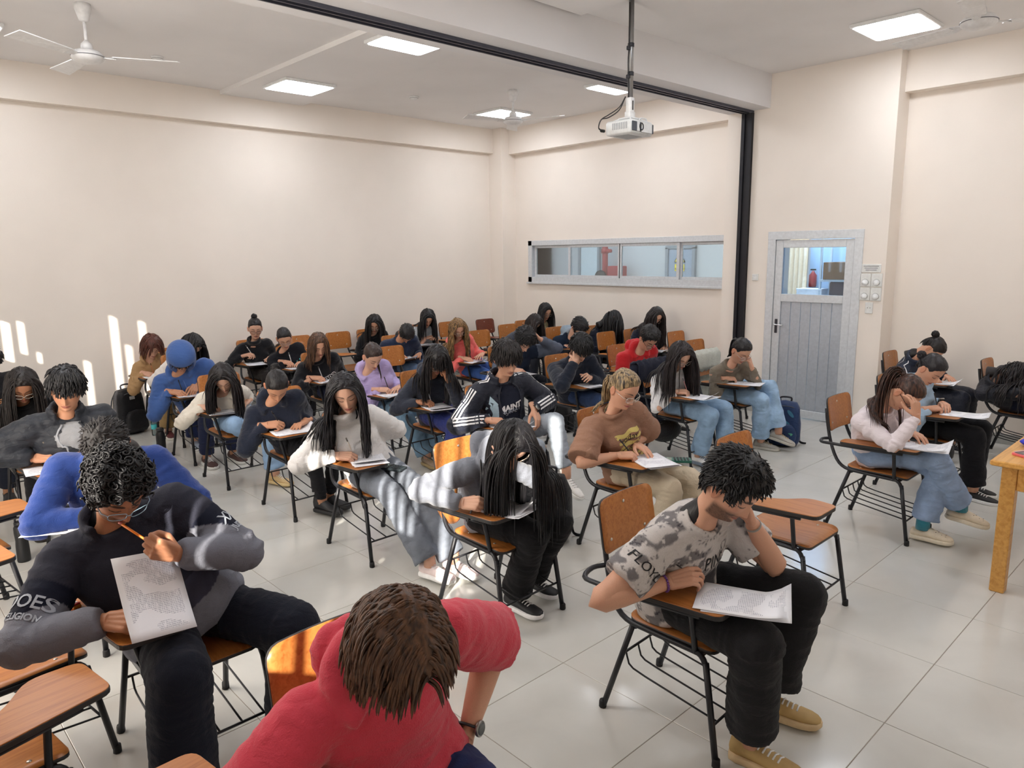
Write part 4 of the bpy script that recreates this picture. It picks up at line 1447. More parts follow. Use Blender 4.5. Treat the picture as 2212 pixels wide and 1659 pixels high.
def loft(mb, k, rings, n=30, ex=2.3):
    vs = []
    a = np.arange(n) * 2 * pi / n
    for t, hw, df, db in rings:
        l, u, fw = k.fr(t)
        c_, s_ = np.cos(a), np.sin(a)
        x = np.sign(c_) * np.abs(c_) ** (2 / ex) * hw
        y = np.sign(s_) * np.abs(s_) ** (2 / ex) * np.where(s_ > 0, df, db)
        vs.append(k.S(t) + np.outer(x, l) + np.outer(y, fw))
    m = len(rings)
    f = []
    for i in range(m - 1):
        for q in range(n):
            r = (q + 1) % n
            f.append((i * n + q, i * n + r, i * n + n + r, i * n + n + q))
    f += [tuple(range(n - 1, -1, -1)), tuple(range((m - 1) * n, m * n))]
    mb.add(np.concatenate(vs), f)

def garment_top(k):
    s = k.s
    t = s['top']
    mb = MB()
    fit = t.get('fit', 'top')
    rings = torso_rings(k, fit)
    if t.get('hem') is not None:
        rings = [r for r in rings if r[0] >= t['hem']]
    loft(mb, k, rings)
    l, u, fw = k.fr(.8)
    ease = {'tight': .0, 'top': .006, 'loose': .014, 'puffer': .024}[fit] + t.get('ease', 0)
    q = (1.0 if not k.f else .90) * k.sc * (1 + (k.w - 1) * .8)
    for sd in (-1, 1):
        A, E, W = k.sh[sd], k.el[sd], k.wr[sd]
        sl = t.get('sleeve', 'long')
        r0, r1, r2 = .068 * q + ease * .6, .052 * q + ease, .040 * q + ease * .7
        mb.cone(k.S(.86) + (A - k.S(.86)) * .35, .075 * q, A, r0, 18)
        if sl == 'long':
            fd = k.hf[sd][0]
            mb.cone(A, r0, E, r1, 18)
            We = W - unit(W - E) * .012
            mb.cone(E, r1 * .98, We - unit(W - E) * .035, r2, 18, 'round', 'flat')
            mb.cone(We - unit(W - E) * .045, r2 * 1.04, We, r2 * .84, 18, 'flat', 'flat')
        elif sl == 'push':
            mb.cone(A, r0, E, r1 * 1.1, 18)
            X = E + (W - E) * t.get('at', .3)
            mb.cone(E, r1 * 1.12, X, r1 * 1.0, 18, 'round', 'flat')
        elif sl == 'elbow':
            X = A + (E - A) * t.get('at', .9)
            mb.cone(A, r0, X, r1 * 1.2 + .004, 18, 'round', 'flat')
        else:
            X = A + (E - A) * t.get('at', .62)
            mb.cone(A, r0 * 1.02, X, r0 * 1.0 + .008, 18, 'round', 'flat')
    if k.f and t.get('bust', 1):
        for sd in (-1, 1):
            p = k.S(.62) + k.fr(.62)[0] * sd * .068 + k.fr(.62)[2] * .075 * k.w
            mb.ellipsoid(p, (.068, .068, .066), n=16, m=10)
    l, u, fw = k.fr(.98)
    col = t.get('collar', 'crew')
    N_ = k.N
    if col == 'hood':
        pts, rr = [], []
        for th in np.linspace(-2.35, 2.35, 19):
            c_ = cos(th)
            pts.append(N_ + u * (.005 + .028 * c_) + l * sin(th) * (.088 * k.sc) - fw * (c_ * .088 - .012) * k.sc)
            rr.append(.027 + .014 * max(c_, -.2))
        mb.tube(pts, rr, 12)
        for dx in (-.045, .0, .045):
            mb.ellipsoid(N_ - fw * .108 - u * .045 + l * dx, (.058, .052, .075), n=14, m=10)
    elif col in ('crew', 'turtle', 'stand'):
        lev = {'crew': (.012,), 'turtle': (.008, .03, .05), 'stand': (.010, .034, .052)}[col]
        for h_ in lev:
            rad = .064 * k.hs + (.010 if col == 'stand' else 0)
            th = np.linspace(0, 2 * pi, 25)
            if col == 'stand': th = np.linspace(-2.5, 2.5, 22) - pi / 2 + pi
            pts = [N_ + u * h_ + l * cos(a) * rad * 1.04 + fw * (sin(a) * rad - .002 + h_ * .25) for a in (th if col != 'stand' else th + pi / 2 + pi / 2)]
            if col == 'stand':
                pts = [N_ + u * h_ + l * sin(a) * rad * 1.08 - fw * (cos(a) * rad) for a in np.linspace(-2.5, 2.5, 22)]
            mb.tube(pts, .0125 if col == 'crew' else .014, 8)
    return mb

def garment_legs(k):
    s = k.s
    p = s['pants']
    mb = MB()
    q = k.sc * (1.0 if not k.f else 1.0) * (1 + (k.w - 1) * .8)
    fit = p.get('fit', 'straight')
    rk, ra = {'skinny': (.060, .042), 'straight': (.066, .060), 'wide': (.074, .088), 'baggy': (.086, .092)}[fit]
    mb.ellipsoid(k.P + np.array([0, .0, .015]), (.185 * q, .140 * q, .105), n=20, m=12)
    mb.ellipsoid(k.P + np.array([0, .0, .075]), (.165 * q, .115 * q, .09), n=20, m=12)
    for sd in (-1, 1):
        H_, K, A = k.hip[sd], k.kn[sd], k.an[sd]
        mb.cone(H_, .096 * q, H_ + (K - H_) * .5, .088 * q, 18)
        mb.cone(H_ + (K - H_) * .5, .088 * q, K, rk * q, 18)
        hem = K + (A - K) * p.get('hem', .93)
        mid = K + (A - K) * .45 + unit(np.array([0, .02, 0])) * .008
        mb.cone(K, rk * q, mid, (rk * .45 + ra * .55) * q, 18)
        mb.cone(mid, (rk * .45 + ra * .55) * q, hem, ra * q, 18, 'round', 'flat')
    return mb

def wrinkle(k, V, Nn, which):
    """cloth folds: broad undulation everywhere, sharper compression folds near the joints"""
    P = V * np.array([1, 1, 1.0])
    wj = np.zeros(len(V))
    if which == 'top':
        J = [(k.el[-1], .085), (k.el[1], .085), (k.S(.12), .12), (k.sh[-1] + (k.el[-1] - k.sh[-1]) * .25 - np.array([0, 0, .04]), .07), (k.sh[1] + (k.el[1] - k.sh[1]) * .25 - np.array([0, 0, .04]), .07), (k.wr[-1], .06), (k.wr[1], .06)]
    else:
        J = [(k.kn[-1] + np.array([0, .06, -.05]), .09), (k.kn[1] + np.array([0, .06, -.05]), .09), (k.hip[-1] + np.array([-.0, -.10, .06]), .1), (k.hip[1] + np.array([0, -.10, .06]), .1), (k.an[-1], .09), (k.an[1], .09)]
    for p, r in J:
        wj = np.maximum(wj, np.exp(-(np.linalg.norm(V - p, axis=1) / r) ** 2))
    # folds run across each limb
    axis = np.zeros_like(V); bestd = np.full(len(V), 1e9)
    segs = [(k.sh[-1], k.el[-1]), (k.el[-1], k.wr[-1]), (k.sh[1], k.el[1]), (k.el[1], k.wr[1]), (k.S(0), k.S(1))] if which == 'top' else [(k.hip[-1], k.kn[-1]), (k.kn[-1], k.an[-1]), (k.hip[1], k.kn[1]), (k.kn[1], k.an[1])]
    for a, b in segs:
        d = b - a; L2 = d @ d
        t = np.clip(((V - a) @ d) / L2, 0, 1)
        dist = np.linalg.norm(V - a - t[:, None] * d, axis=1)
        m = dist < bestd
        bestd[m] = dist[m]
        axis[m] = d / sqrt(L2)
    along = (V * axis).sum(1)[:, None] * axis
    Q = (V - along) * 9 + along * 30
    sd = int(abs(k.C[0] * 1000)) % 97
    n1 = vnoise(Q + 11.3 + sd, 1)
    n2 = vnoise(Q * 1.9 + 3.1 + sd, 2)
    n3 = vnoise(V * 13 + sd, 5)
    rid = 1 - np.abs(2 * n1 - 1)
    d = .006 * (n3 - .5) * 2 + wj * (.019 * (rid - .6) + .009 * (n2 - .5)) + (1 - wj) * (.0065 * (rid - .55) + .003 * (n2 - .5))
    g = k.s.get('fold', 1.0)
    return V + Nn * (d * g)[:, None]

def in_tablet(V, pad=.012):
    x, y = V[:, 0], V[:, 1]
    w = np.interp(y, [-.31, -.16, -.06, .15], [-.07, -.07, -.185, -.255])
    return (x < w + pad) & (x > -.36 - pad) & (y > -.31 - pad) & (y < .15 + pad)

def clamp(V, legs=False):
    V = V.copy()
    seat = (np.abs(V[:, 0]) < .20) & (V[:, 1] < .17) & (V[:, 1] > -.20) & (V[:, 2] > .36) & (V[:, 2] < SZ + .004)
    V[seat, 2] = SZ + .004
    if legs:
        tb_ = in_tablet(V) & (V[:, 2] > TZ - .028)
        V[tb_, 2] = TZ - .028
    else:
        tb_ = in_tablet(V) & (V[:, 2] < TZ + .004) & (V[:, 2] > TZ - .05)
        V[tb_, 2] = TZ + .004
    return V

# ---- hair
def hair_line(ang, style):
    if style in ('short', 'crop', 'curly', 'flop', 'fringe'):
        a = [0, .45, .8, 1.08, 1.30, 1.50, 1.85, 2.2, 3.15]
        z = {'short': [.068, .067, .055, .030, -.020, .012, .006, -.045, -.078], 'crop': [.072, .070, .058, .034, -.012, .016, .008, -.040, -.074],
             'curly': [.062, .058, .046, .022, -.015, .004, -.008, -.055, -.085], 'flop': [.060, .056, .040, .0, -.03, -.03, -.04, -.07, -.095], 'fringe': [.036, .034, .036, .020, -.018, .010, .0, -.05, -.08]}[style]
    elif style == 'pulled':
        a = [0, .45, .8, 1.08, 1.30, 1.55, 1.9, 2.3, 3.15]
        z = [.074, .072, .060, .038, .008, .022, .006, -.05, -.075]
    else:
        a = [0, .5, .85, 1.2, 1.5, 2.0, 3.15]
        z = [.078, .070, .046, .0, -.035, -.070, -.090]
        if style == 'bangs': z[0:2] = [.026, .030]
    return np.interp(ang, a, z)

def hair_cap(k, style, thick, lod):
    P, F, ang, front = head_template(lod, k.f)
    h = hair_line(ang, style)
    n = vnoise(P * 60, 4)
    m = sstep((P[:, 2] - h + .004 + (n - .5) * .008) / .014)
    m[P[:, 2] < -.115] = 0
    c = np.array([0, .004, .005])
    r = P - c
    nrm = r / (np.linalg.norm(r, axis=1)[:, None] + 1e-9)
    top = sstep((P[:, 2] + .02) / .1)
    t = thick * (.55 + .45 * top)
    st = vnoise(np.c_[P[:, 0] * 70, P[:, 1] * 70, P[:, 2] * 22], 6)
    V = P + nrm * (-.006 + m * (.006 + t + (st - .5) * min(thick, .012) * .9))[:, None]
    return V, F, m, nrm

def to_world(k, Pl):
    return k.C + (Pl * k.hs) @ k.Rh.T

def build_hair(k):
    s = k.s
    hsp = s['hair']
    st = hsp['style']
    lod = s.get('lod', 0)
    base = {'long': 'long', 'bangs': 'bangs', 'pony': 'pulled', 'bun': 'pulled', 'bob': 'long'}.get(st, st)
    thick = hsp.get('thick', {'short': .015, 'crop': .010, 'curly': .014, 'flop': .016, 'fringe': .015, 'long': .009, 'bangs': .010, 'pony': .006, 'bun': .006, 'bob': .012}[st])
    V, F, m, nrm = hair_cap(k, base, thick, lod)
    mb = MB()
    mb.add(to_world(k, V), F)
    r_ = np.random.default_rng(sum(map(ord, s['key'])) * 7)
    idx = np.where((m > .75) & (V[:, 2] > -.085))[0]
    _, _, hang, _ = head_template(lod, k.f)
    # sample by area, not by vertex density
    dens = np.where(hang[idx] < 1.0, .45, 1.0) * (np.hypot(V[idx, 0], V[idx, 1]) + .004)
    dens /= dens.sum()
    pick = lambda n: r_.choice(idx, n, p=dens)
    caps = [(k.S(a), k.S(b), r) for a, b, r in ((.25, .6, .132 * k.w), (.6, .82, .132 * k.w))]
    caps += [(k.sh[-1], k.sh[1], .085), (k.sh[-1], k.el[-1], .070), (k.sh[1], k.el[1], .070), (k.el[-1], k.wr[-1], .058), (k.el[1], k.wr[1], .058), (k.N, k.C + k.Rh @ np.array([0, .0, -.1]), .058)]
    R = k.Rh
    ell = np.array([.082, .102, .126]) * k.hs
    off = np.array([0, .004, -.002])
    def push(p, mg):
        q = (p - k.C) @ R - off
        g = np.linalg.norm(q / (ell + mg[:, None]), axis=1)
        ins = g < 1
        if ins.any():
            p = p.copy()
            p[ins] = k.C + (q[ins] / np.maximum(g[ins], .05)[:, None] + off) @ R.T
        for a, b, r in caps:
            d = b - a
            t = np.clip(((p - a) @ d) / (d @ d), 0, 1)
            c = a + t[:, None] * d
            e = p - c
            L = np.linalg.norm(e, axis=1)
            ins = L < r + mg
            if ins.any():
                p = p.copy()
                p[ins] = c[ins] + e[ins] / np.maximum(L[ins], 1e-5)[:, None] * (r + mg[ins])[:, None]
        tb_ = (p[:, 2] < TZ + .012) & in_tablet(p) & (p[:, 2] > TZ - .08)
        p[tb_, 2] = TZ + .012
        return p
    G = np.array([0, 0, -1.0])
    nz = lambda d: d / (np.linalg.norm(d, axis=1)[:, None] + 1e-9)
    def flow(p, d, L, n, g, mg, wav=0.0):
        pts = [p]
        ph = r_.random(len(p)) * 6.28
        side = np.array([1.0, 0.3, 0])
        step = (L / n)[:, None]
        for i in range(n):
            d = nz(d * (1 - g) + G * g)
            if wav:
                w1 = np.sin(i * 1.15 + ph)[:, None]; w2 = np.cos(i * 1.15 + ph)[:, None]
                d = nz(d + side * wav * w1 + np.cross(side, G) * wav * .6 * w2)
            pn = push(p + d * step, mg)
            d = nz(.5 * d + .5 * (pn - p) / step)
            p = pn
            pts.append(p)
        return np.stack(pts, 1)
    near, mid = lod == 2, lod == 1
    ns = 5 if near else 4
    def prof(m_, r, n, tip=.12):
        t = np.linspace(0, 1, m_)
        return np.interp(t, [0, .12, .6, .88, 1], [.5, 1, .95, .6, tip])[None] * (r * (.65 + .7 * r_.random(n)))[:, None]
    if st in ('long', 'bangs', 'bob'):
        n = hsp.get('n', 720 if near else 430 if mid else 230)
        r0 = (.0036, .0045, .0062)[2 - lod]
        nb = 46
        n += nb
        i = pick(n)
        p = V[i]
        part = hsp.get('part', 0.0)
        sx = np.where(p[:, 0] > part, 1.0, -1.0)
        fwd = sstep((-p[:, 1] + .01) / .07)
        back = 1 - fwd
        d = np.c_[sx * (.60 + .75 * fwd), 1.0 * fwd + .1, -.15 + 0 * sx] + (G @ R) * (.8 - .62 * fwd)[:, None]
        L = hsp.get('len', .36) * (.78 + .34 * r_.random(n))
        if st == 'bangs':
            fb = (p[:, 1] < -.05) & (np.abs(p[:, 0]) < .055) & (p[:, 2] > .015)
            d[fb] = np.c_[p[fb, 0] * 2, np.full(fb.sum(), -.7), np.full(fb.sum(), -.6)]
            L[fb] = .05 + .02 * r_.random(fb.sum())
        d = nz(d - nrm[i] * (d * nrm[i]).sum(1)[:, None])
        mg = .001 + .012 * r_.random(n); mg[:nb] = .001
        pts = flow(to_world(k, p), d @ R.T, L, 16, hsp.get('g', .34), mg, hsp.get('wave', .05))
        rr = prof(17, r0, n); rr[:nb] *= 2.6
        mb.tubes(pts, rr, ns)
    elif st in ('pony', 'bun'):
        tie = np.array(hsp.get('tie', (0, .100, .040)))
        n = 420 if near else 240 if mid else 120
        i = pick(n)
        a = V[i]
        c = np.array([0, .004, 0]); el_ = np.array([.079, .1005, .1225])
        pts = []
        lift = (.004 * r_.random(n))[:, None]
        for t in np.linspace(0, 1, 8):
            q = a * (1 - t) + tie * t
            g = np.linalg.norm((q - c) / el_, axis=1)[:, None]
            q = c + (q - c) / np.maximum(g, .3) * np.maximum(g, 1)
            pts.append(q + (q - c) * lift * 8 * sin(pi * t))
        P_ = np.stack([to_world(k, q) for q in pts], 1)
        r0 = (.0034, .0040, .0055)[2 - lod]
        mb.tubes(P_, np.interp(np.linspace(0, 1, 8), [0, .15, 1], [.3, 1, 1])[None] * (r0 * (.7 + .6 * r_.random(n)))[:, None], ns)
        tw = to_world(k, tie[None])[0]
        if st == 'pony':
            n = 320 if near else 170 if mid else 80
            mb.tube([tw - R @ np.array([0, .004, 0]), tw + R @ np.array([0, .020, .004])], [.019, .015], 10)
            d = nz(np.c_[r_.normal(size=n) * .16 + hsp.get('dx', 0), np.full(n, .7), .05 + r_.normal(size=n) * .12]) @ R.T
            pts = flow(tw + R @ np.array([0, .012, 0]) + r_.normal(size=(n, 3)) * .006, d, hsp.get('len', .34) * (.75 + .35 * r_.random(n)), 15, hsp.get('g', .42), .002 + .012 * r_.random(n), hsp.get('wave', .05))
            mb.tubes(pts, prof(16, (.0036, .0045, .0060)[2 - lod], n), ns)
        else:
            bc = R @ unit(np.array([0, .8, .55]))
            n = 40
            t = np.linspace(0, 5.6, 14)
            P_ = []
            for q in range(n):
                ax = unit(r_.normal(size=3)); u_ = unit(np.cross(ax, [.3, .5, .8])); v_ = np.cross(ax, u_)
                P_.append([tw + bc * .024 + (u_ * cos(a) + v_ * sin(a)) * (.020 + .012 * r_.random()) for a in t])
            mb.tubes(np.array(P_), np.full((n, 14), .0062), ns)
            mb.ellipsoid(tw + bc * .022, (.026, .026, .026))
    elif st == 'curly':
        n = hsp.get('n', 620)
        i = pick(n)
        p, nn = V[i], nrm[i]
        L = .016 + .020 * r_.random(n)
        ax = nz(nn * .75 + r_.normal(size=(n, 3)) * .6)
        u_ = nz(np.cross(ax, r_.normal(size=(n, 3)))); v_ = np.cross(ax, u_)
        R_ = .0075 + .006 * r_.random(n)
        tt = np.linspace(0, 1, 16)
        a = tt[None] * (9.5 + 4 * r_.random(n))[:, None] + (r_.random(n) * 6)[:, None]
        pts = (p - nn * .004)[:, None] + (tt[None] * L[:, None])[..., None] * ax[:, None] + (np.cos(a) * R_[:, None])[..., None] * u_[:, None] + (np.sin(a) * R_[:, None])[..., None] * v_[:, None]
        W_ = k.C + (pts.reshape(-1, 3) * k.hs) @ R.T
        mb.tubes(W_.reshape(n, 16, 3), np.tile(np.interp(tt, [0, .2, .8, 1], [.0035, .0042, .0038, .0012]), (n, 1)), 5)
    else:
        n = hsp.get('n', {2: 1500, 1: 800, 0: 320}[lod])
        i = pick(n)
        p, nn = V[i], nrm[i]
        back = sstep((p[:, 1] + .02) / .08)
        z_ = np.zeros(n)
        lift = hsp.get('lift', {'flop': .10, 'fringe': .16, 'crop': .25, 'short': .42}[st])
        rad = hsp.get('r', (.0034, .0044, .0062)[2 - lod])
        if st == 'flop':
            sx = np.where(p[:, 0] > hsp.get('part', 0), 1.0, -1.0)
            d = np.c_[sx * .8, .35 * back - .25, z_ - .30]; L = hsp.get('len', .10) * (.65 + .5 * r_.random(n))
        elif st == 'fringe':
            d = np.c_[p[:, 0] * 4 + r_.normal(size=n) * .25, -.9 + 1.5 * back, z_ - .35]; L = .034 + .022 * r_.random(n)
        elif st == 'crop':
            d = np.c_[p[:, 0] * 5, -.5 + 1.0 * back, -.3 - .3 * back]; L = .012 + .008 * r_.random(n)
        else:
            d = np.c_[p[:, 0] * 4 + r_.normal(size=n) * .45, -.45 + 1.0 * back + r_.normal(size=n) * .35, -.2 - .4 * back]; L = hsp.get('len', .030) * (.6 + .7 * r_.random(n))
        d = nz(nz(d - nn * (d * nn).sum(1)[:, None]) + nn * (lift * (.5 + r_.random(n)))[:, None])
        if st in ('flop', 'fringe'):
            pts = flow(to_world(k, p), d @ R.T, L, 8, .24 if st == 'flop' else .10, .001 + .014 * r_.random(n), .04)
            mb.tubes(pts, prof(9, rad, n), ns)
        else:
            t = np.linspace(0, 1, 5)
            bend = nz(d - nn * (d * nn).sum(1)[:, None] * 1.15)
            pl = (p - nn * .004)[:, None] + (t[None] * L[:, None])[..., None] * d[:, None] * .7 + ((t * t)[None] * L[:, None])[..., None] * bend[:, None] * .35
            W_ = k.C + (pl.reshape(-1, 3) * k.hs) @ R.T
            mb.tubes(W_.reshape(n, 5, 3), prof(5, rad, n), ns)
    return mb

def glasses_mb(k, kind='rect'):
    mb = MB()
    W = lambda p: to_world(k, np.atleast_2d(np.array(p, float)))
    y0 = -.108
    lens = []
    for sd in (-1, 1):
        a = np.linspace(0, 2 * pi, 21)
        e = .62 if kind == 'rect' else 1.0
        hx, hz = (.0265, .0185) if kind == 'rect' else (.0245, .0225)
        x = sd * .0335 + np.sign(np.cos(a)) * np.abs(np.cos(a)) ** e * hx
        z = -.007 + np.sign(np.sin(a)) * np.abs(np.sin(a)) ** e * hz
        y = y0 + .055 * (np.abs(x) / .06) ** 2 * .25
        mb.tube(W(np.c_[x, y, z]), .0016, 5, False)
        lens.append(W(np.c_[x, y, z])[:-1])
        mb.tube(W([(sd * .060, y0 + .014, -.001), (sd * .074, y0 + .03, .0), (sd * .0775, -.03, .0), (sd * .0775, .01, -.002)]), .0018, 5)
    mb.tube(W([(-.0085, y0 - .001, -.003), (0, y0 - .004, -.001), (.0085, y0 - .001, -.003)]), .0015, 5)
    lm = MB()
    for L in lens:
        lm.add(L, [tuple(range(len(L)))])
    return mb, lm
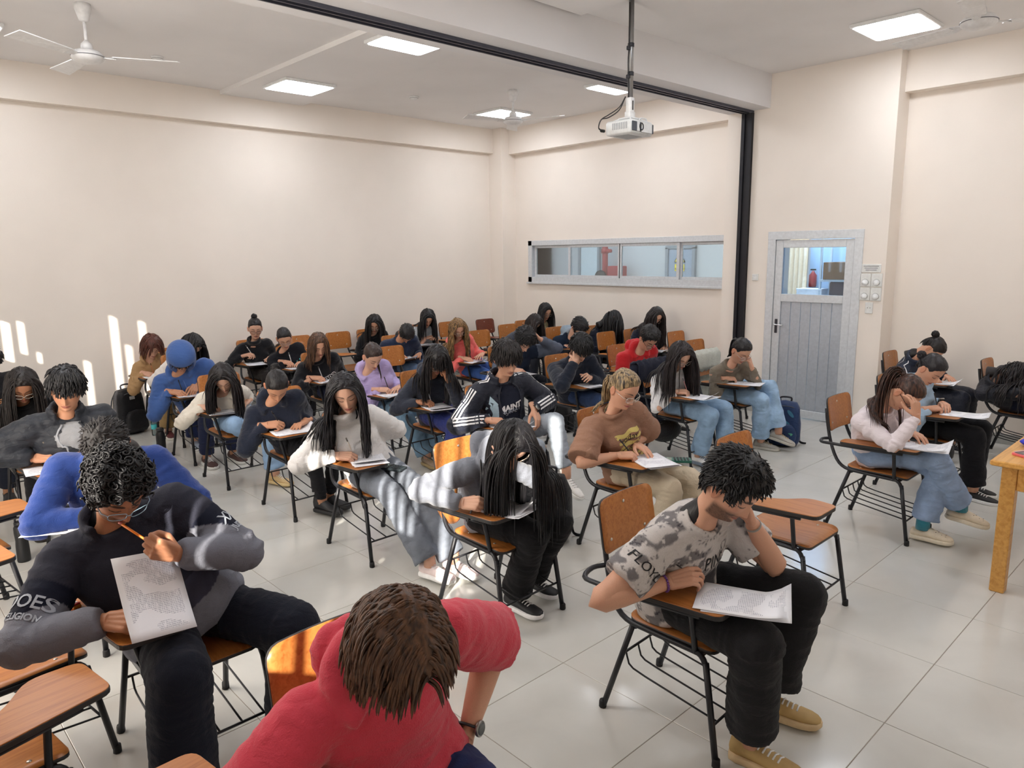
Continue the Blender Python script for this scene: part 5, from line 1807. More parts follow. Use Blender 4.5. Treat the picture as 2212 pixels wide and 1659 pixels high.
# ------------------------------------------------------------------ people: who sits where, and how
BLK, DKB, BRN, RED, LBR = (20, 18, 20), (34, 25, 22), (58, 38, 28), (78, 38, 26), (92, 64, 40)
def A(**k): return k
R_, L_ = -1, 1
SIT = [
 A(key='RH', lod=2, sex='m', label='person in pink-red hooded sweatshirt, brown hair, leaning over in the front', head=(-.085, -.15, 1.045), rot=(54, 14, 0), pel=(.06, .0), w=1.0, curve=.10, shyaw=2,
   skin='fair', hair=dict(style='flop', col=(62, 42, 30), col2=(104, 70, 46), len=.072, thick=.018, part=.015, lift=.16), top=dict(name='hoodie', col=(206, 66, 82), kind='knit', fit='loose', collar='hood', sleeve='elbow', at=.96, ease=.010),
   pants=dict(name='trousers', col=(40, 50, 92), kind='cotton', fit='straight'), shoes=((60, 60, 66), 'sneaker', (220, 220, 220)), watch=L_, shl=(.03, 0, .03),
   arms={R_: A(w=(-.29, -.15, .685), pole=(-.5, .9, -.1), f=(.3, -.95, 0)), L_: A(w=(.225, -.0, .595), pole=(1, .35, .15), f=(-.75, -.35, -.55), d=(.55, -.65, .35), pose='curl')}),
 A(key='CM', lod=2, sex='m', label='person with glossy black curls and glasses, holding a pencil to the mouth', head=(-.215, -.10, 1.11), rot=(42, -6, 4), w=1.22, belly=.05, curve=.07, shyaw=10,
   skin='tan', hair=dict(style='curly', col=(16, 15, 17), n=760), glasses=((170, 200, 220), 'rect'), beard=.7, top=dict(name='sweatshirt', col=(46, 47, 58), kind='knit', fit='loose', collar='stand', paint='cm'),
   pants=dict(name='trousers', col=(24, 27, 38), kind='cotton', fit='baggy'), shoes=((40, 40, 44), 'sneaker', (200, 200, 200)),
   arms={R_: A(w=(-.318, -.20, .70), pole=(-.8, .35, -.3), f=(.55, -.8, .1), d=(-.55, -.45, .7), pose='fist'), L_: A(w=(-.085, -.225, .87), pole=(1, .1, -.35), f=(-.80, -.25, .52), d=(.1, -.93, -.3), pose='fist')},
   legs={R_: A(k=(-.15, -.35, .50), a=(-.17, -.36, .085)), L_: A(k=(.27, -.33, .50), a=(.26, -.30, .085), t=(.25, -1, 0))}),
 A(key='BH', lod=1, sex='m', label='person in royal blue hoodie bowed over the desk behind the curly head', head=(-.10, -.245, 1.025), rot=(66, 30, 0), w=1.12, curve=.10, shr=(0, .02, .02), shl=(.02, 0, .02),
   skin='mid', hair=dict(style='short', col=(24, 20, 20), len=.028, thick=.014), top=dict(name='hoodie', col=(36, 62, 128), kind='knit', fit='loose', collar='hood'), pants=dict(name='jeans', col=(44, 86, 130), kind='denim', fit='straight'), shoes=((26, 26, 30), 'boot', (40, 40, 42)),
   arms={R_: A(w=(-.16, -.22, .68), pole=(-1, .1, -.3)), L_: A(w=(.02, -.24, .68), pole=(1, .0, -.2))}, legs={R_: A(k=(-.30, -.24, .56), a=(-.33, .02, .40), t=(-.5, -.5, -.1))}),
 A(key='TM', lod=1, sex='m', label='person in open dark puffer jacket over grey lettered tee, short black hair, pen upright', head=(-.085, -.17, 1.115), rot=(24, 20, -4), w=1.08, curve=.04,
   skin='mid', hair=dict(style='fringe', col=(18, 17, 19), thick=.016), top=dict(name='jacket', col=(32, 36, 44), kind='puffer', fit='puffer', collar='stand', panel='open', panel_col=(150, 152, 156)), pants=dict(name='jeans', col=(156, 178, 196), kind='denim', fit='straight'), shoes=((80, 66, 56), 'sneaker', (230, 226, 216)),
   arms={R_: A(w=(-.27, -.05, .70), pole=(-1, .2, -.4), f=(.72, -.62, .1), d=(-.3, -.6, .7), pose='write'), L_: A(w=(-.12, -.15, .69))}),
 A(key='GG', lod=1, label='person with long dark hair and square glasses in black printed tee at the left', head=(-.10, -.20, 1.035), rot=(42, 8, 0), skin='tan', hair=dict(style='long', col=(26, 21, 20), len=.36), glasses=((226, 222, 210), 'rect'),
   top=dict(name='tee', col=(28, 28, 30), kind='cotton', fit='loose', collar='crew', sleeve='short'), pants=dict(name='trousers', col=(26, 26, 30), kind='cotton', fit='straight'), shoes=((44, 34, 30), 'boot', (40, 34, 30)),
   arms={R_: A(w=(-.26, -.14, .69)), L_: A(w=(-.02, -.10, .69), f=(-.95, -.2, 0))}),
 A(key='EX', lod=0, sex='m', label='person in black tee cut off by the left edge of the frame', head=(-.12, -.166, 1.107), rot=(40, 8, 0), w=1.1, skin='mid', hair=dict(style='short', col=BLK), top=dict(name='tee', col=(30, 30, 34), kind='cotton', fit='loose', sleeve='short'),
   pants=dict(name='trousers', col=(36, 40, 52), kind='cotton'), shoes=((40, 40, 44), 'sneaker', (210, 210, 210))),
 A(key='TG', lod=0, label='person with short reddish-brown hair in tan overshirt beside the sunlit wall', head=(-.182, -.20, .965), rot=(42, -2, 4), skin='light', hair=dict(style='flop', col=(74, 38, 28), len=.10, thick=.02), top=dict(name='overshirt', col=(176, 142, 102), kind='cotton', fit='loose', collar='stand', bust=0),
   pants=dict(name='trousers', col=(150, 124, 84), kind='cotton', fit='wide'), shoes=((90, 40, 40), 'sneaker', (220, 216, 206))),
 A(key='DH', lod=0, label='person in white top whose black hair shows behind the blue hood', head=(-.03, -.20, 1.015), rot=(55, -20, -10), skin='light', hair=dict(style='long', col=BLK, len=.34), top=dict(name='sweater', col=(228, 222, 216), kind='knit', fit='loose'),
   pants=dict(name='jeans', col=(38, 48, 84), kind='denim', fit='wide'), shoes=((150, 160, 176), 'sneaker', (226, 226, 226))),
 A(key='HG', lod=1, sex='m', label='person in mid-blue hoodie with the hood pulled up, writing', head=(-.235, -.22, .995), rot=(50, 20, 0), w=1.05, shl=(.04, 0, .03), skin='mid', hair=dict(style='fringe', col=DKB, thick=.012), hood=True, top=dict(name='hoodie', col=(64, 94, 152), kind='knit', fit='loose', collar='hood', strings=1),
   pants=dict(name='trousers', col=(34, 40, 66), kind='cotton', fit='straight'), shoes=((70, 44, 40), 'sneaker', (220, 220, 216)),
   arms={R_: A(w=(-.31, -.12, .69), f=(.5, -.8, -.1)), L_: A(w=(-.10, -.16, .74), pole=(1, .2, .5), f=(-.55, -.55, -.55), d=(.2, -.6, .7), pose='point')}),
 A(key='WG1', lod=1, label='person in cream hoodie with long black hair, light jeans and tan sneakers', head=(-.178, -.25, .93), rot=(46, 22, 6), skin='light', hair=dict(style='long', col=(24, 19, 20), len=.42, wave=.09), top=dict(name='hoodie', col=(226, 218, 204), kind='knit', fit='loose', collar='hood'),
   pants=dict(name='jeans', col=(142, 172, 206), kind='denim', fit='wide', hem=.88), shoes=((196, 168, 122), 'sneaker', (214, 190, 140)),
   legs={L_: A(k=(.10, -.40, .52), a=(.13, -.40, .10), t=(.35, -.95, 0)), R_: A(k=(-.16, -.36, .56), a=(.10, -.26, .40), t=(.55, -.75, -.2))}, arms={R_: A(w=(-.30, -.12, .69), f=(.6, -.78, -.1)), L_: A(w=(.04, -.16, .69))}),
 A(key='NG', lod=1, label='person in plain navy hoodie and black trousers, dark hair tied back, hands together on paper', head=(-.235, -.16, .985), rot=(52, 20, 0), w=1.12, skin='mid', hair=dict(style='bun', col=(22, 19, 20), tie=(0, .106, .03)), top=dict(name='hoodie', col=(26, 32, 48), kind='knit', fit='loose', collar='hood'),
   pants=dict(name='trousers', col=(22, 22, 26), kind='cotton', fit='skinny'), shoes=((30, 30, 33), 'boot', (28, 28, 30)),
   legs={R_: A(k=(-.10, -.36, .505), a=(.0, -.27, .11), t=(.35, -.9, 0)), L_: A(k=(.10, -.34, .50), a=(.10, -.20, .11), t=(.4, -.9, 0))}, arms={R_: A(w=(-.30, -.08, .70), f=(.75, -.6, .05), d=(-.2, -.5, .8)), L_: A(w=(-.02, -.13, .69), f=(-.9, -.35, -.1), pose='curl')}),
 A(key='WG2', lod=2, label='person in white sweater with long wavy black hair, slouching in grey washed jeans', head=(-.235, -.10, 1.07), rot=(24, 30, 8), pel=(-.02, -.06), w=1.0, curve=.06, skin='light', hair=dict(style='long', col=(20, 18, 22), len=.46, wave=.13, part=.005),
   top=dict(name='sweater', col=(232, 230, 228), kind='knit', fit='loose', collar='turtle'), pants=dict(name='jeans', col=(112, 118, 128), kind='acid', fit='wide', hem=.95), shoes=((232, 214, 212), 'sneaker', (240, 240, 240)),
   arms={R_: A(w=(-.31, -.08, .69), pole=(-.9, .3, -.3), f=(.72, -.62, -.08), d=(-.35, -.4, .85)), L_: A(w=(-.055, .03, .73), pole=(1, .05, -.5), f=(-.30, -.78, -.55), d=(.1, -.6, .8), pose='rest')},
   legs={R_: A(k=(-.16, -.42, .50), a=(-.07, -.66, .11), t=(.25, -1, 0)), L_: A(k=(.0, -.46, .50), a=(.06, -.72, .11), t=(.3, -1, 0))}),
 A(key='GH', lod=2, label='person in grey hoodie hiding the face behind long black hair and a hand', head=(-.115, -.235, .985), rot=(62, 14, 6), curve=.11, skin='light', hair=dict(style='long', col=(17, 16, 19), len=.52, wave=.03, g=.36), glasses=((200, 180, 160), 'round'),
   top=dict(name='hoodie', col=(122, 126, 136), kind='knit', fit='loose', collar='hood'), pants=dict(name='trousers', col=(22, 22, 25), kind='cotton', fit='wide'), shoes=((26, 26, 30), 'sneaker', (238, 238, 240)),
   arms={R_: A(w=(-.345, -.12, .70), pole=(-.9, .3, -.3), f=(.45, -.88, .1), d=(-.6, -.5, .6), pose='fist'), L_: A(w=(-.165, -.275, .875), pole=(1, -.2, -.6), f=(-.45, .18, .72), d=(-.55, -.8, .1), pose='curl')},
   legs={R_: A(k=(-.03, -.30, .50), a=(.02, -.10, .10), t=(.1, -1, 0)), L_: A(k=(.15, -.30, .52), a=(.22, -.02, .11), t=(.15, -1, 0))}),
 A(key='BB', lod=0, label='person in black turtleneck with bun and dark-rimmed glasses at the back wall', head=(-.14, -.16, 1.055), rot=(20, 20, 0), skin='light', hair=dict(style='bun', col=BLK, tie=(0, .05, .115)), glasses=((70, 30, 34), 'rect'), top=dict(name='sweater', col=(22, 23, 28), kind='knit', fit='loose', collar='turtle'),
   pants=dict(name='trousers', col=(44, 40, 40), kind='cotton', fit='wide'), shoes=((30, 30, 34), 'sneaker', (60, 60, 60)), arms={R_: A(w=(-.27, -.08, .74), f=(.45, -.75, .2)), L_: A(w=(.03, -.22, .72))}),
 A(key='HL', lod=0, label='person smiling down in black tee with turquoise lettering, dark hair tied back', head=(-.27, -.11, .985), rot=(34, 18, 8), w=1.1, skin='fair', hair=dict(style='pony', col=(26, 22, 24), tie=(0, .1, .03), wave=.14, len=.26), glasses=((190, 170, 160), 'round'), top=dict(name='sweatshirt', col=(26, 27, 33), kind='cotton', fit='loose'),
   pants=dict(name='trousers', col=(30, 30, 36), kind='cotton'), shoes=((40, 40, 44), 'sneaker', (210, 210, 210)), arms={R_: A(w=(-.28, -.06, .72)), L_: A(w=(-.06, -.10, .71))}),
 A(key='KG', lod=1, label='person in black sweatshirt with white outlined lettering and shoulder-length brown hair', head=(-.22, -.16, 1.01), rot=(30, 14, 6), w=1.1, skin='fair', hair=dict(style='long', col=(44, 30, 26), col2=(110, 78, 56), len=.24), top=dict(name='sweatshirt', col=(20, 21, 27), kind='knit', fit='loose', sleeve='push', at=.62),
   pants=dict(name='trousers', col=(36, 42, 70), kind='denim', fit='wide'), shoes=((40, 40, 44), 'sneaker', (210, 210, 210)), arms={R_: A(w=(-.30, -.14, .69), f=(.6, -.75, -.05)), L_: A(w=(.0, -.20, .69))}),
 A(key='LG', lod=1, label='person in lavender hoodie with dark hair in a ponytail over the shoulder', head=(-.285, -.095, .995), rot=(40, 4, 6), skin='light', hair=dict(style='pony', col=(48, 36, 32), tie=(.02, .098, .05), dx=.35, len=.46, wave=.06), tie_col=(214, 232, 120), top=dict(name='hoodie', col=(182, 166, 214), kind='knit', fit='loose', collar='hood'),
   pants=dict(name='jeans', col=(118, 150, 176), kind='denim', fit='wide'), shoes=((150, 130, 110), 'sneaker', (160, 140, 100)), legs={R_: A(k=(-.2, -.42, .50), a=(-.02, -.50, .10)), L_: A(k=(.02, -.44, .50), a=(.10, -.52, .10))},
   arms={R_: A(w=(-.25, -.10, .69), f=(.75, -.6, -.05)), L_: A(w=(-.02, -.12, .69), f=(-.85, -.4, -.1))}),
 A(key='NK', lod=1, label='person in dark hoodie with pink swoosh, hand on chin, long black hair and glasses', head=(-.16, -.19, 1.035), rot=(40, 26, 0), skin='tan', hair=dict(style='bangs', col=(22, 19, 21), len=.42), glasses=((206, 200, 190), 'round'), top=dict(name='hoodie', col=(46, 50, 62), kind='knit', fit='loose', collar='hood'),
   pants=dict(name='track_trousers', col=(44, 54, 118), kind='shell', fit='baggy'), shoes=((60, 60, 70), 'sneaker', (220, 220, 220)),
   arms={R_: A(w=(-.29, -.11, .69), f=(.7, -.68, -.06)), L_: A(w=(-.105, -.27, .865), pole=(.6, .1, -1), f=(-.30, .05, .93), d=(.25, -.95, .0), pose='fist')}, legs={L_: A(k=(.16, -.36, .52), a=(.18, -.28, .085))}),
 A(key='TJ', lod=2, sex='m', label='person in dark track jacket with white shoulder stripes over a lettered tee', head=(-.125, -.11, 1.133), rot=(26, 16, 6), w=1.0, curve=.05, skin='fair', hair=dict(style='fringe', col=(26, 21, 21), thick=.016), top=dict(name='track_jacket', col=(32, 36, 50), kind='shell', fit='loose', collar='stand', panel='open', panel_col=(27, 31, 46), ease=.008),
   pants=dict(name='jeans', col=(150, 158, 168), kind='denim', fit='straight', hem=.86), shoes=((228, 226, 222), 'sneaker', (236, 236, 232)), watch=L_,
   arms={R_: A(w=(-.30, -.10, .70), f=(.75, -.6, -.1)), L_: A(w=(.06, -.20, .735), pole=(1, .1, -.3), f=(-.1, -.62, -.78), d=(.2, -.72, .55), pose='curl')},
   legs={R_: A(k=(-.08, -.36, .50), a=(-.06, -.32, .085)), L_: A(k=(.15, -.33, .655), a=(.13, -.46, .27), t=(.15, -.8, -.45))}),
 A(key='TC', lod=2, label='person with blonde-streaked tied hair and clear glasses in brown slogan tee', head=(-.18, -.06, 1.07), rot=(30, 4, 0), shyaw=24, skin='fair', hair=dict(style='pony', col=(46, 38, 34), col2=(186, 158, 116), tie=(0, .104, .0), len=.28, wave=.08), glasses=((214, 206, 196), 'rect'), top=dict(name='tee', col=(152, 116, 96), kind='cotton', fit='loose', sleeve='elbow', at=.92, ease=.018),
   pants=dict(name='trousers', col=(208, 194, 170), kind='cotton', fit='wide'), shoes=((230, 226, 220), 'sneaker', (236, 236, 232)),
   arms={R_: A(w=(-.27, -.10, .685), pole=(-.9, .4, -.3), f=(.75, -.65, -.02), pose='write'), L_: A(w=(-.06, -.06, .715), pole=(1, .2, -.3), f=(.0, -.92, -.30), d=(.1, -.3, .9), pose='rest')}),
 A(key='PM', lod=2, sex='m', label='bearded person in grey graphic tee, head propped on one hand', head=(-.115, -.225, 1.05), rot=(40, -4, 2), w=1.04, curve=.11, shyaw=2, skin='fair', hair=dict(style='short', col=(17, 16, 18), len=.030, thick=.022), beard=.9, top=dict(name='tee', col=(206, 200, 196), kind='cotton', fit='loose', sleeve='short', at=.66, paint='pm'),
   pants=dict(name='cargo_trousers', col=(32, 32, 34), kind='cotton', fit='baggy', hem=.86), shoes=((176, 146, 92), 'sneaker', (204, 178, 138)),
   arms={R_: A(w=(-.285, -.08, .695), pole=(-1, .35, -.5), f=(.72, -.62, .22), d=(-.42, -.35, .85), pose='curl'), L_: A(w=(.035, -.235, .875), pole=(.75, .0, -1), f=(-.42, .10, .85), d=(.75, -.55, .2), pose='curl')},
   legs={R_: A(k=(-.17, -.38, .52), a=(-.10, -.34, .09), t=(.12, -1, 0)), L_: A(k=(.25, -.36, .55), a=(.20, -.27, .10), t=(.30, -.95, 0))}),
 A(key='BK', lod=0, label='person in black with long straight black hair at the back wall', head=(-.195, -.17, .995), rot=(34, 34, 0), skin='fair', hair=dict(style='long', col=BLK, len=.44), glasses=((200, 196, 186), 'round'), top=dict(name='sweater', col=(22, 23, 28), kind='knit', fit='loose'), pants=dict(name='trousers', col=(26, 26, 30), kind='cotton'), shoes=((40, 40, 44), 'sneaker', (210, 210, 210))),
 A(key='ND', lod=0, sex='m', label='person in navy sweatshirt with black crop bowing the head right down', head=(-.18, -.235, .955), rot=(78, 20, 0), curve=.12, skin='mid', hair=dict(style='crop', col=BLK, thick=.014), top=dict(name='sweatshirt', col=(34, 44, 68), kind='knit', fit='loose'), pants=dict(name='jeans', col=(90, 110, 140), kind='denim'), shoes=((70, 70, 78), 'sneaker', (210, 210, 210))),
 A(key='LT', lod=0, label='person in pale grey tee with long black hair near the corner column', head=(-.10, -.19, 1.015), rot=(44, 28, 0), skin='fair', hair=dict(style='long', col=BLK, len=.36), top=dict(name='tee', col=(198, 202, 206), kind='cotton', fit='top', sleeve='short'), pants=dict(name='trousers', col=(40, 44, 56), kind='cotton'), shoes=((60, 60, 66), 'sneaker', (210, 210, 210)),
   arms={R_: A(w=(-.12, -.16, .73), f=(.7, -.5, .2)), L_: A(w=(.06, -.16, .72), f=(-.75, -.5, .1))}),
 A(key='CG', lod=1, label='person in coral hoodie with curly ombre hair and glasses, blue jeans', head=(-.27, -.03, 1.025), rot=(30, 22, 10), skin='fair', hair=dict(style='long', col=(46, 34, 28), col2=(172, 132, 84), len=.40, wave=.22), glasses=((210, 190, 170), 'round'), top=dict(name='hoodie', col=(238, 112, 106), kind='knit', fit='loose', collar='hood'),
   pants=dict(name='jeans', col=(66, 100, 168), kind='denim', fit='straight'), shoes=((60, 60, 66), 'sneaker', (210, 210, 210)), arms={L_: A(w=(-.02, -.16, .72), f=(-.8, -.5, -.1)), R_: A(w=(-.27, -.1, .69))}, legs={L_: A(k=(.06, -.40, .52), a=(.04, -.30, .085))}),
 A(key='GM', lod=1, sex='m', label='person with thick dark hair in navy and grey sleeves, scratching the head', head=(-.165, -.25, 1.0), rot=(58, 16, 6), curve=.1, skin='light', hair=dict(style='short', col=BLK, len=.036, thick=.024), top=dict(name='sweatshirt', col=(34, 44, 62), kind='knit', fit='loose', collar='hood', paint='gm'),
   pants=dict(name='trousers', col=(26, 28, 36), kind='cotton'), shoes=((40, 40, 44), 'sneaker', (210, 210, 210)), arms={R_: A(w=(-.24, -.16, .69)), L_: A(w=(.055, -.26, .99), pole=(1, -.1, -.5), f=(-.62, .2, .72), d=(.3, -.4, .85), pose='curl')}),
 A(key='HB', lod=0, label='person with straight brown hair over the face, behind the head-scratching man', head=(-.05, -.28, .945), rot=(58, 4, 0), skin='light', hair=dict(style='long', col=(36, 28, 26), len=.36), top=dict(name='sweater', col=(70, 74, 84), kind='knit'), pants=dict(name='trousers', col=(36, 38, 46), kind='cotton'), shoes=((40, 40, 44), 'sneaker', (210, 210, 210))),
 A(key='YG', lod=0, label='person in pale yellow cardigan with long black hair in the far corner', head=(-.07, -.22, 1.04), rot=(30, 14, 6), skin='fair', hair=dict(style='long', col=BLK, len=.42), glasses=((200, 190, 180), 'round'), top=dict(name='cardigan', col=(204, 188, 142), kind='knit', fit='loose'), pants=dict(name='trousers', col=(60, 60, 70), kind='cotton'), shoes=((40, 40, 44), 'sneaker', (210, 210, 210))),
 A(key='NM', lod=1, sex='m', label='person in navy sweatshirt with black mop of hair, fist with pen at the cheek', head=(-.22, -.20, 1.01), rot=(46, 28, 6), w=1.06, curve=.09, skin='light', hair=dict(style='fringe', col=(18, 17, 19), thick=.022), top=dict(name='sweatshirt', col=(26, 32, 46), kind='knit', fit='loose'),
   pants=dict(name='jeans', col=(44, 60, 92), kind='denim'), shoes=((58, 54, 46), 'sneaker', (216, 214, 206)), arms={R_: A(w=(-.335, -.235, .90), pole=(-.6, .3, -1), f=(.30, .1, .88), d=(-.35, -.9, .1), pose='fist'), L_: A(w=(-.12, -.22, .72), pole=(1, .2, -.3), f=(-.72, -.55, .3), d=(.0, -.7, .7), pose='curl')},
   legs={L_: A(k=(.24, -.34, .56), a=(.0, -.36, .40), t=(.15, -.85, -.2))}),
 A(key='HM', lod=0, sex='m', label='person in navy jacket with pale hood lining, head down, second last row', head=(-.185, -.29, .925), rot=(60, 4, 8), curve=.1, skin='light', hair=dict(style='short', col=BLK, thick=.024), top=dict(name='jacket', col=(28, 40, 58), kind='knit', fit='loose', collar='hood', paint='hm'), pants=dict(name='trousers', col=(30, 32, 40), kind='cotton'), shoes=((40, 40, 44), 'sneaker', (210, 210, 210))),
 A(key='DD', lod=0, label='person in navy folded forward, black hair covering the whole face', head=(-.10, -.14, 1.005), rot=(64, -38, -24), curve=.1, skin='light', hair=dict(style='long', col=(16, 15, 17), len=.40), top=dict(name='sweater', col=(24, 28, 44), kind='knit', fit='loose'), pants=dict(name='trousers', col=(26, 26, 30), kind='cotton'), shoes=((40, 40, 44), 'sneaker', (210, 210, 210))),
 A(key='BG', lod=1, label='person in navy with long wavy hair and tilted head leaning by the right wall', head=(-.12, -.14, 1.075), rot=(30, 34, -26), skin='light', hair=dict(style='long', col=(34, 28, 28), len=.42, wave=.12), glasses=((200, 180, 170), 'round'), top=dict(name='sweater', col=(28, 32, 48), kind='knit', fit='loose'), pants=dict(name='trousers', col=(66, 78, 80), kind='cotton', fit='wide'), shoes=((40, 40, 44), 'sneaker', (210, 210, 210))),
 A(key='RG', lod=1, sex='m', label='person in bright red hoodie with black hair and glasses, writing', head=(-.18, -.23, 1.005), rot=(48, 18, 0), curve=.08, skin='fair', hair=dict(style='crop', col=BLK, thick=.022), glasses=((50, 40, 40), 'rect'), top=dict(name='hoodie', col=(196, 38, 44), kind='knit', fit='loose', collar='hood'), pants=dict(name='trousers', col=(34, 38, 52), kind='cotton'), shoes=((40, 40, 44), 'sneaker', (210, 210, 210)), watch=L_,
   arms={R_: A(w=(-.24, -.16, .69), f=(.75, -.6, -.05)), L_: A(w=(-.04, -.16, .69), f=(-.85, -.45, -.05), pose='curl')}),
 A(key='WT', lod=1, label='person in white long-sleeved top with very long dark hair and glasses, light jeans', head=(-.215, -.12, 1.0), rot=(40, 22, 8), skin='light', hair=dict(style='long', col=(30, 24, 25), len=.50, wave=.08), glasses=((200, 190, 186), 'round'), top=dict(name='top', col=(230, 228, 228), kind='cotton', fit='tight'),
   pants=dict(name='jeans', col=(136, 164, 192), kind='denim', fit='wide', hem=.90), shoes=((236, 236, 236), 'sneaker', (120, 132, 148)), arms={R_: A(w=(-.27, -.13, .69), f=(.7, -.7, 0)), L_: A(w=(.02, .02, .60), pole=(1, .3, 0), f=(-.9, -.35, -.1))},
   legs={L_: A(k=(.06, -.40, .53), a=(.10, -.42, .10), t=(.2, -1, 0)), R_: A(k=(-.12, -.38, .50), a=(-.04, -.22, .10))}),
 A(key='TT', lod=1, label='person in olive-brown top with ponytail and glasses, chin in hand, beside the door', head=(-.21, -.185, .96), rot=(40, 18, 0), curve=.09, skin='fair', hair=dict(style='pony', col=BLK, tie=(0, .104, .03), len=.22), glasses=((200, 180, 170), 'round'), top=dict(name='top', col=(122, 112, 98), kind='knit', fit='tight'),
   pants=dict(name='jeans', col=(160, 190, 220), kind='denim', fit='wide', hem=.90), shoes=((172, 168, 160), 'sneaker', (190, 186, 176)), arms={R_: A(w=(-.25, -.07, .69), f=(.8, -.5, -.05)), L_: A(w=(-.13, -.26, .80), pole=(.7, .0, -1), f=(-.42, .05, .85), d=(.3, -.92, .1), pose='curl')},
   legs={L_: A(k=(.06, -.36, .60), a=(.06, -.46, .18), t=(.3, -.9, -.25)), R_: A(k=(-.10, -.36, .50), a=(.0, -.32, .085), t=(.2, -1, 0))}),
 A(key='CL', lod=2, label='person in white top with long brown ponytail, jeans and cream clogs, forehead in hand', head=(-.175, -.165, .985), rot=(58, 2, 0), curve=.10, skin='fair', hair=dict(style='pony', col=(30, 23, 23), col2=(86, 56, 44), tie=(0, .105, .045), len=.52, wave=.03), glasses=((34, 30, 32), 'rect'), top=dict(name='top', col=(226, 216, 220), kind='cotton', fit='top', hem=-.07),
   pants=dict(name='jeans', col=(144, 166, 198), kind='denim', fit='wide', hem=.88), shoes=((216, 204, 182), 'clog', (222, 212, 192)), socks=(60, 140, 160),
   arms={R_: A(w=(-.245, -.265, .86), pole=(-.5, .4, -1), f=(-.08, .12, .95), d=(-.35, -.93, .0), pose='curl'), L_: A(w=(.02, -.16, .69), pole=(1, .3, -.2), f=(-.6, -.75, -.05))},
   legs={R_: A(k=(-.10, -.36, .575), a=(.12, -.46, .22), t=(.25, -.95, -.16)), L_: A(k=(.02, -.36, .49), a=(-.05, -.30, .10), t=(.1, -1, 0))}),
 A(key='DS', lod=1, label='person in pale denim shirt with black hair tied back, black trousers', head=(-.205, -.07, .98), rot=(46, 12, 0), skin='fair', hair=dict(style='bun', col=(26, 24, 28), tie=(0, .108, .0)), top=dict(name='denim_shirt', col=(158, 182, 204), kind='denim', fit='loose', collar='stand'), pants=dict(name='trousers', col=(22, 22, 26), kind='cotton', fit='wide'), shoes=((28, 28, 30), 'sneaker', (226, 226, 226)), watch=L_,
   arms={R_: A(w=(-.26, -.10, .69), f=(.8, -.55, 0)), L_: A(w=(-.03, -.12, .70), f=(-.8, -.5, 0), pose='curl')}, legs={L_: A(k=(.08, -.38, .52), a=(.06, -.34, .09)), R_: A(k=(-.10, -.38, .5), a=(-.10, -.40, .09))}),
 A(key='NT', lod=1, label='person in navy tracksuit top with white piping and bun, head down by the column', head=(-.195, -.115, .96), rot=(66, -6, 0), curve=.1, skin='fair', hair=dict(style='bun', col=(26, 22, 22), tie=(0, .10, .06)), top=dict(name='track_top', col=(30, 38, 56), kind='shell', fit='loose', collar='stand'), pants=dict(name='track_trousers', col=(28, 32, 46), kind='shell', fit='baggy'), shoes=((40, 40, 44), 'sneaker', (210, 210, 210))),
 A(key='RE', lod=1, label='person asleep with dark curly hair spread over folded arms at the right edge', head=(-.22, .03, .80), rot=(86, -10, 10), curve=.16, skin='fair', hair=dict(style='long', col=(30, 26, 27), len=.34, wave=.30), top=dict(name='jacket', col=(26, 27, 36), kind='shell', fit='loose', collar='stand'), pants=dict(name='trousers', col=(24, 28, 46), kind='cotton'), shoes=((40, 40, 44), 'sneaker', (210, 210, 210)),
   arms={R_: A(w=(-.24, -.20, .69), pole=(-1, .1, -.1), f=(.8, -.5, 0)), L_: A(w=(-.06, -.16, .69), pole=(1, .1, -.1), f=(-.9, -.2, 0))}),
]
SPEC = {s['key']: s for s in SIT}

# ---- stage 1: skeletons and raw shapes, remeshed all at once
KS = {}
JOBS = []
for s in SIT:
    k = skeleton(s)
    KS[s['key']] = k
    lod = s.get('lod', 0)
    vx = (.0125, .0105, .0075)[lod]
    k.top_o = temp_remesh(garment_top(k), vx, 4 if lod < 2 else 5)
    k.leg_o = temp_remesh(garment_legs(k), vx * 1.1, 5)
bpy.context.view_layer.update()
_dg = bpy.context.evaluated_depsgraph_get()
for s in SIT:
    k = KS[s['key']]
    k.top_me = bpy.data.meshes.new_from_object(k.top_o.evaluated_get(_dg))
    k.leg_me = bpy.data.meshes.new_from_object(k.leg_o.evaluated_get(_dg))
for o_ in TEMP:
    me_ = o_.data
    bpy.data.objects.remove(o_); bpy.data.meshes.remove(me_)
TEMP.clear()

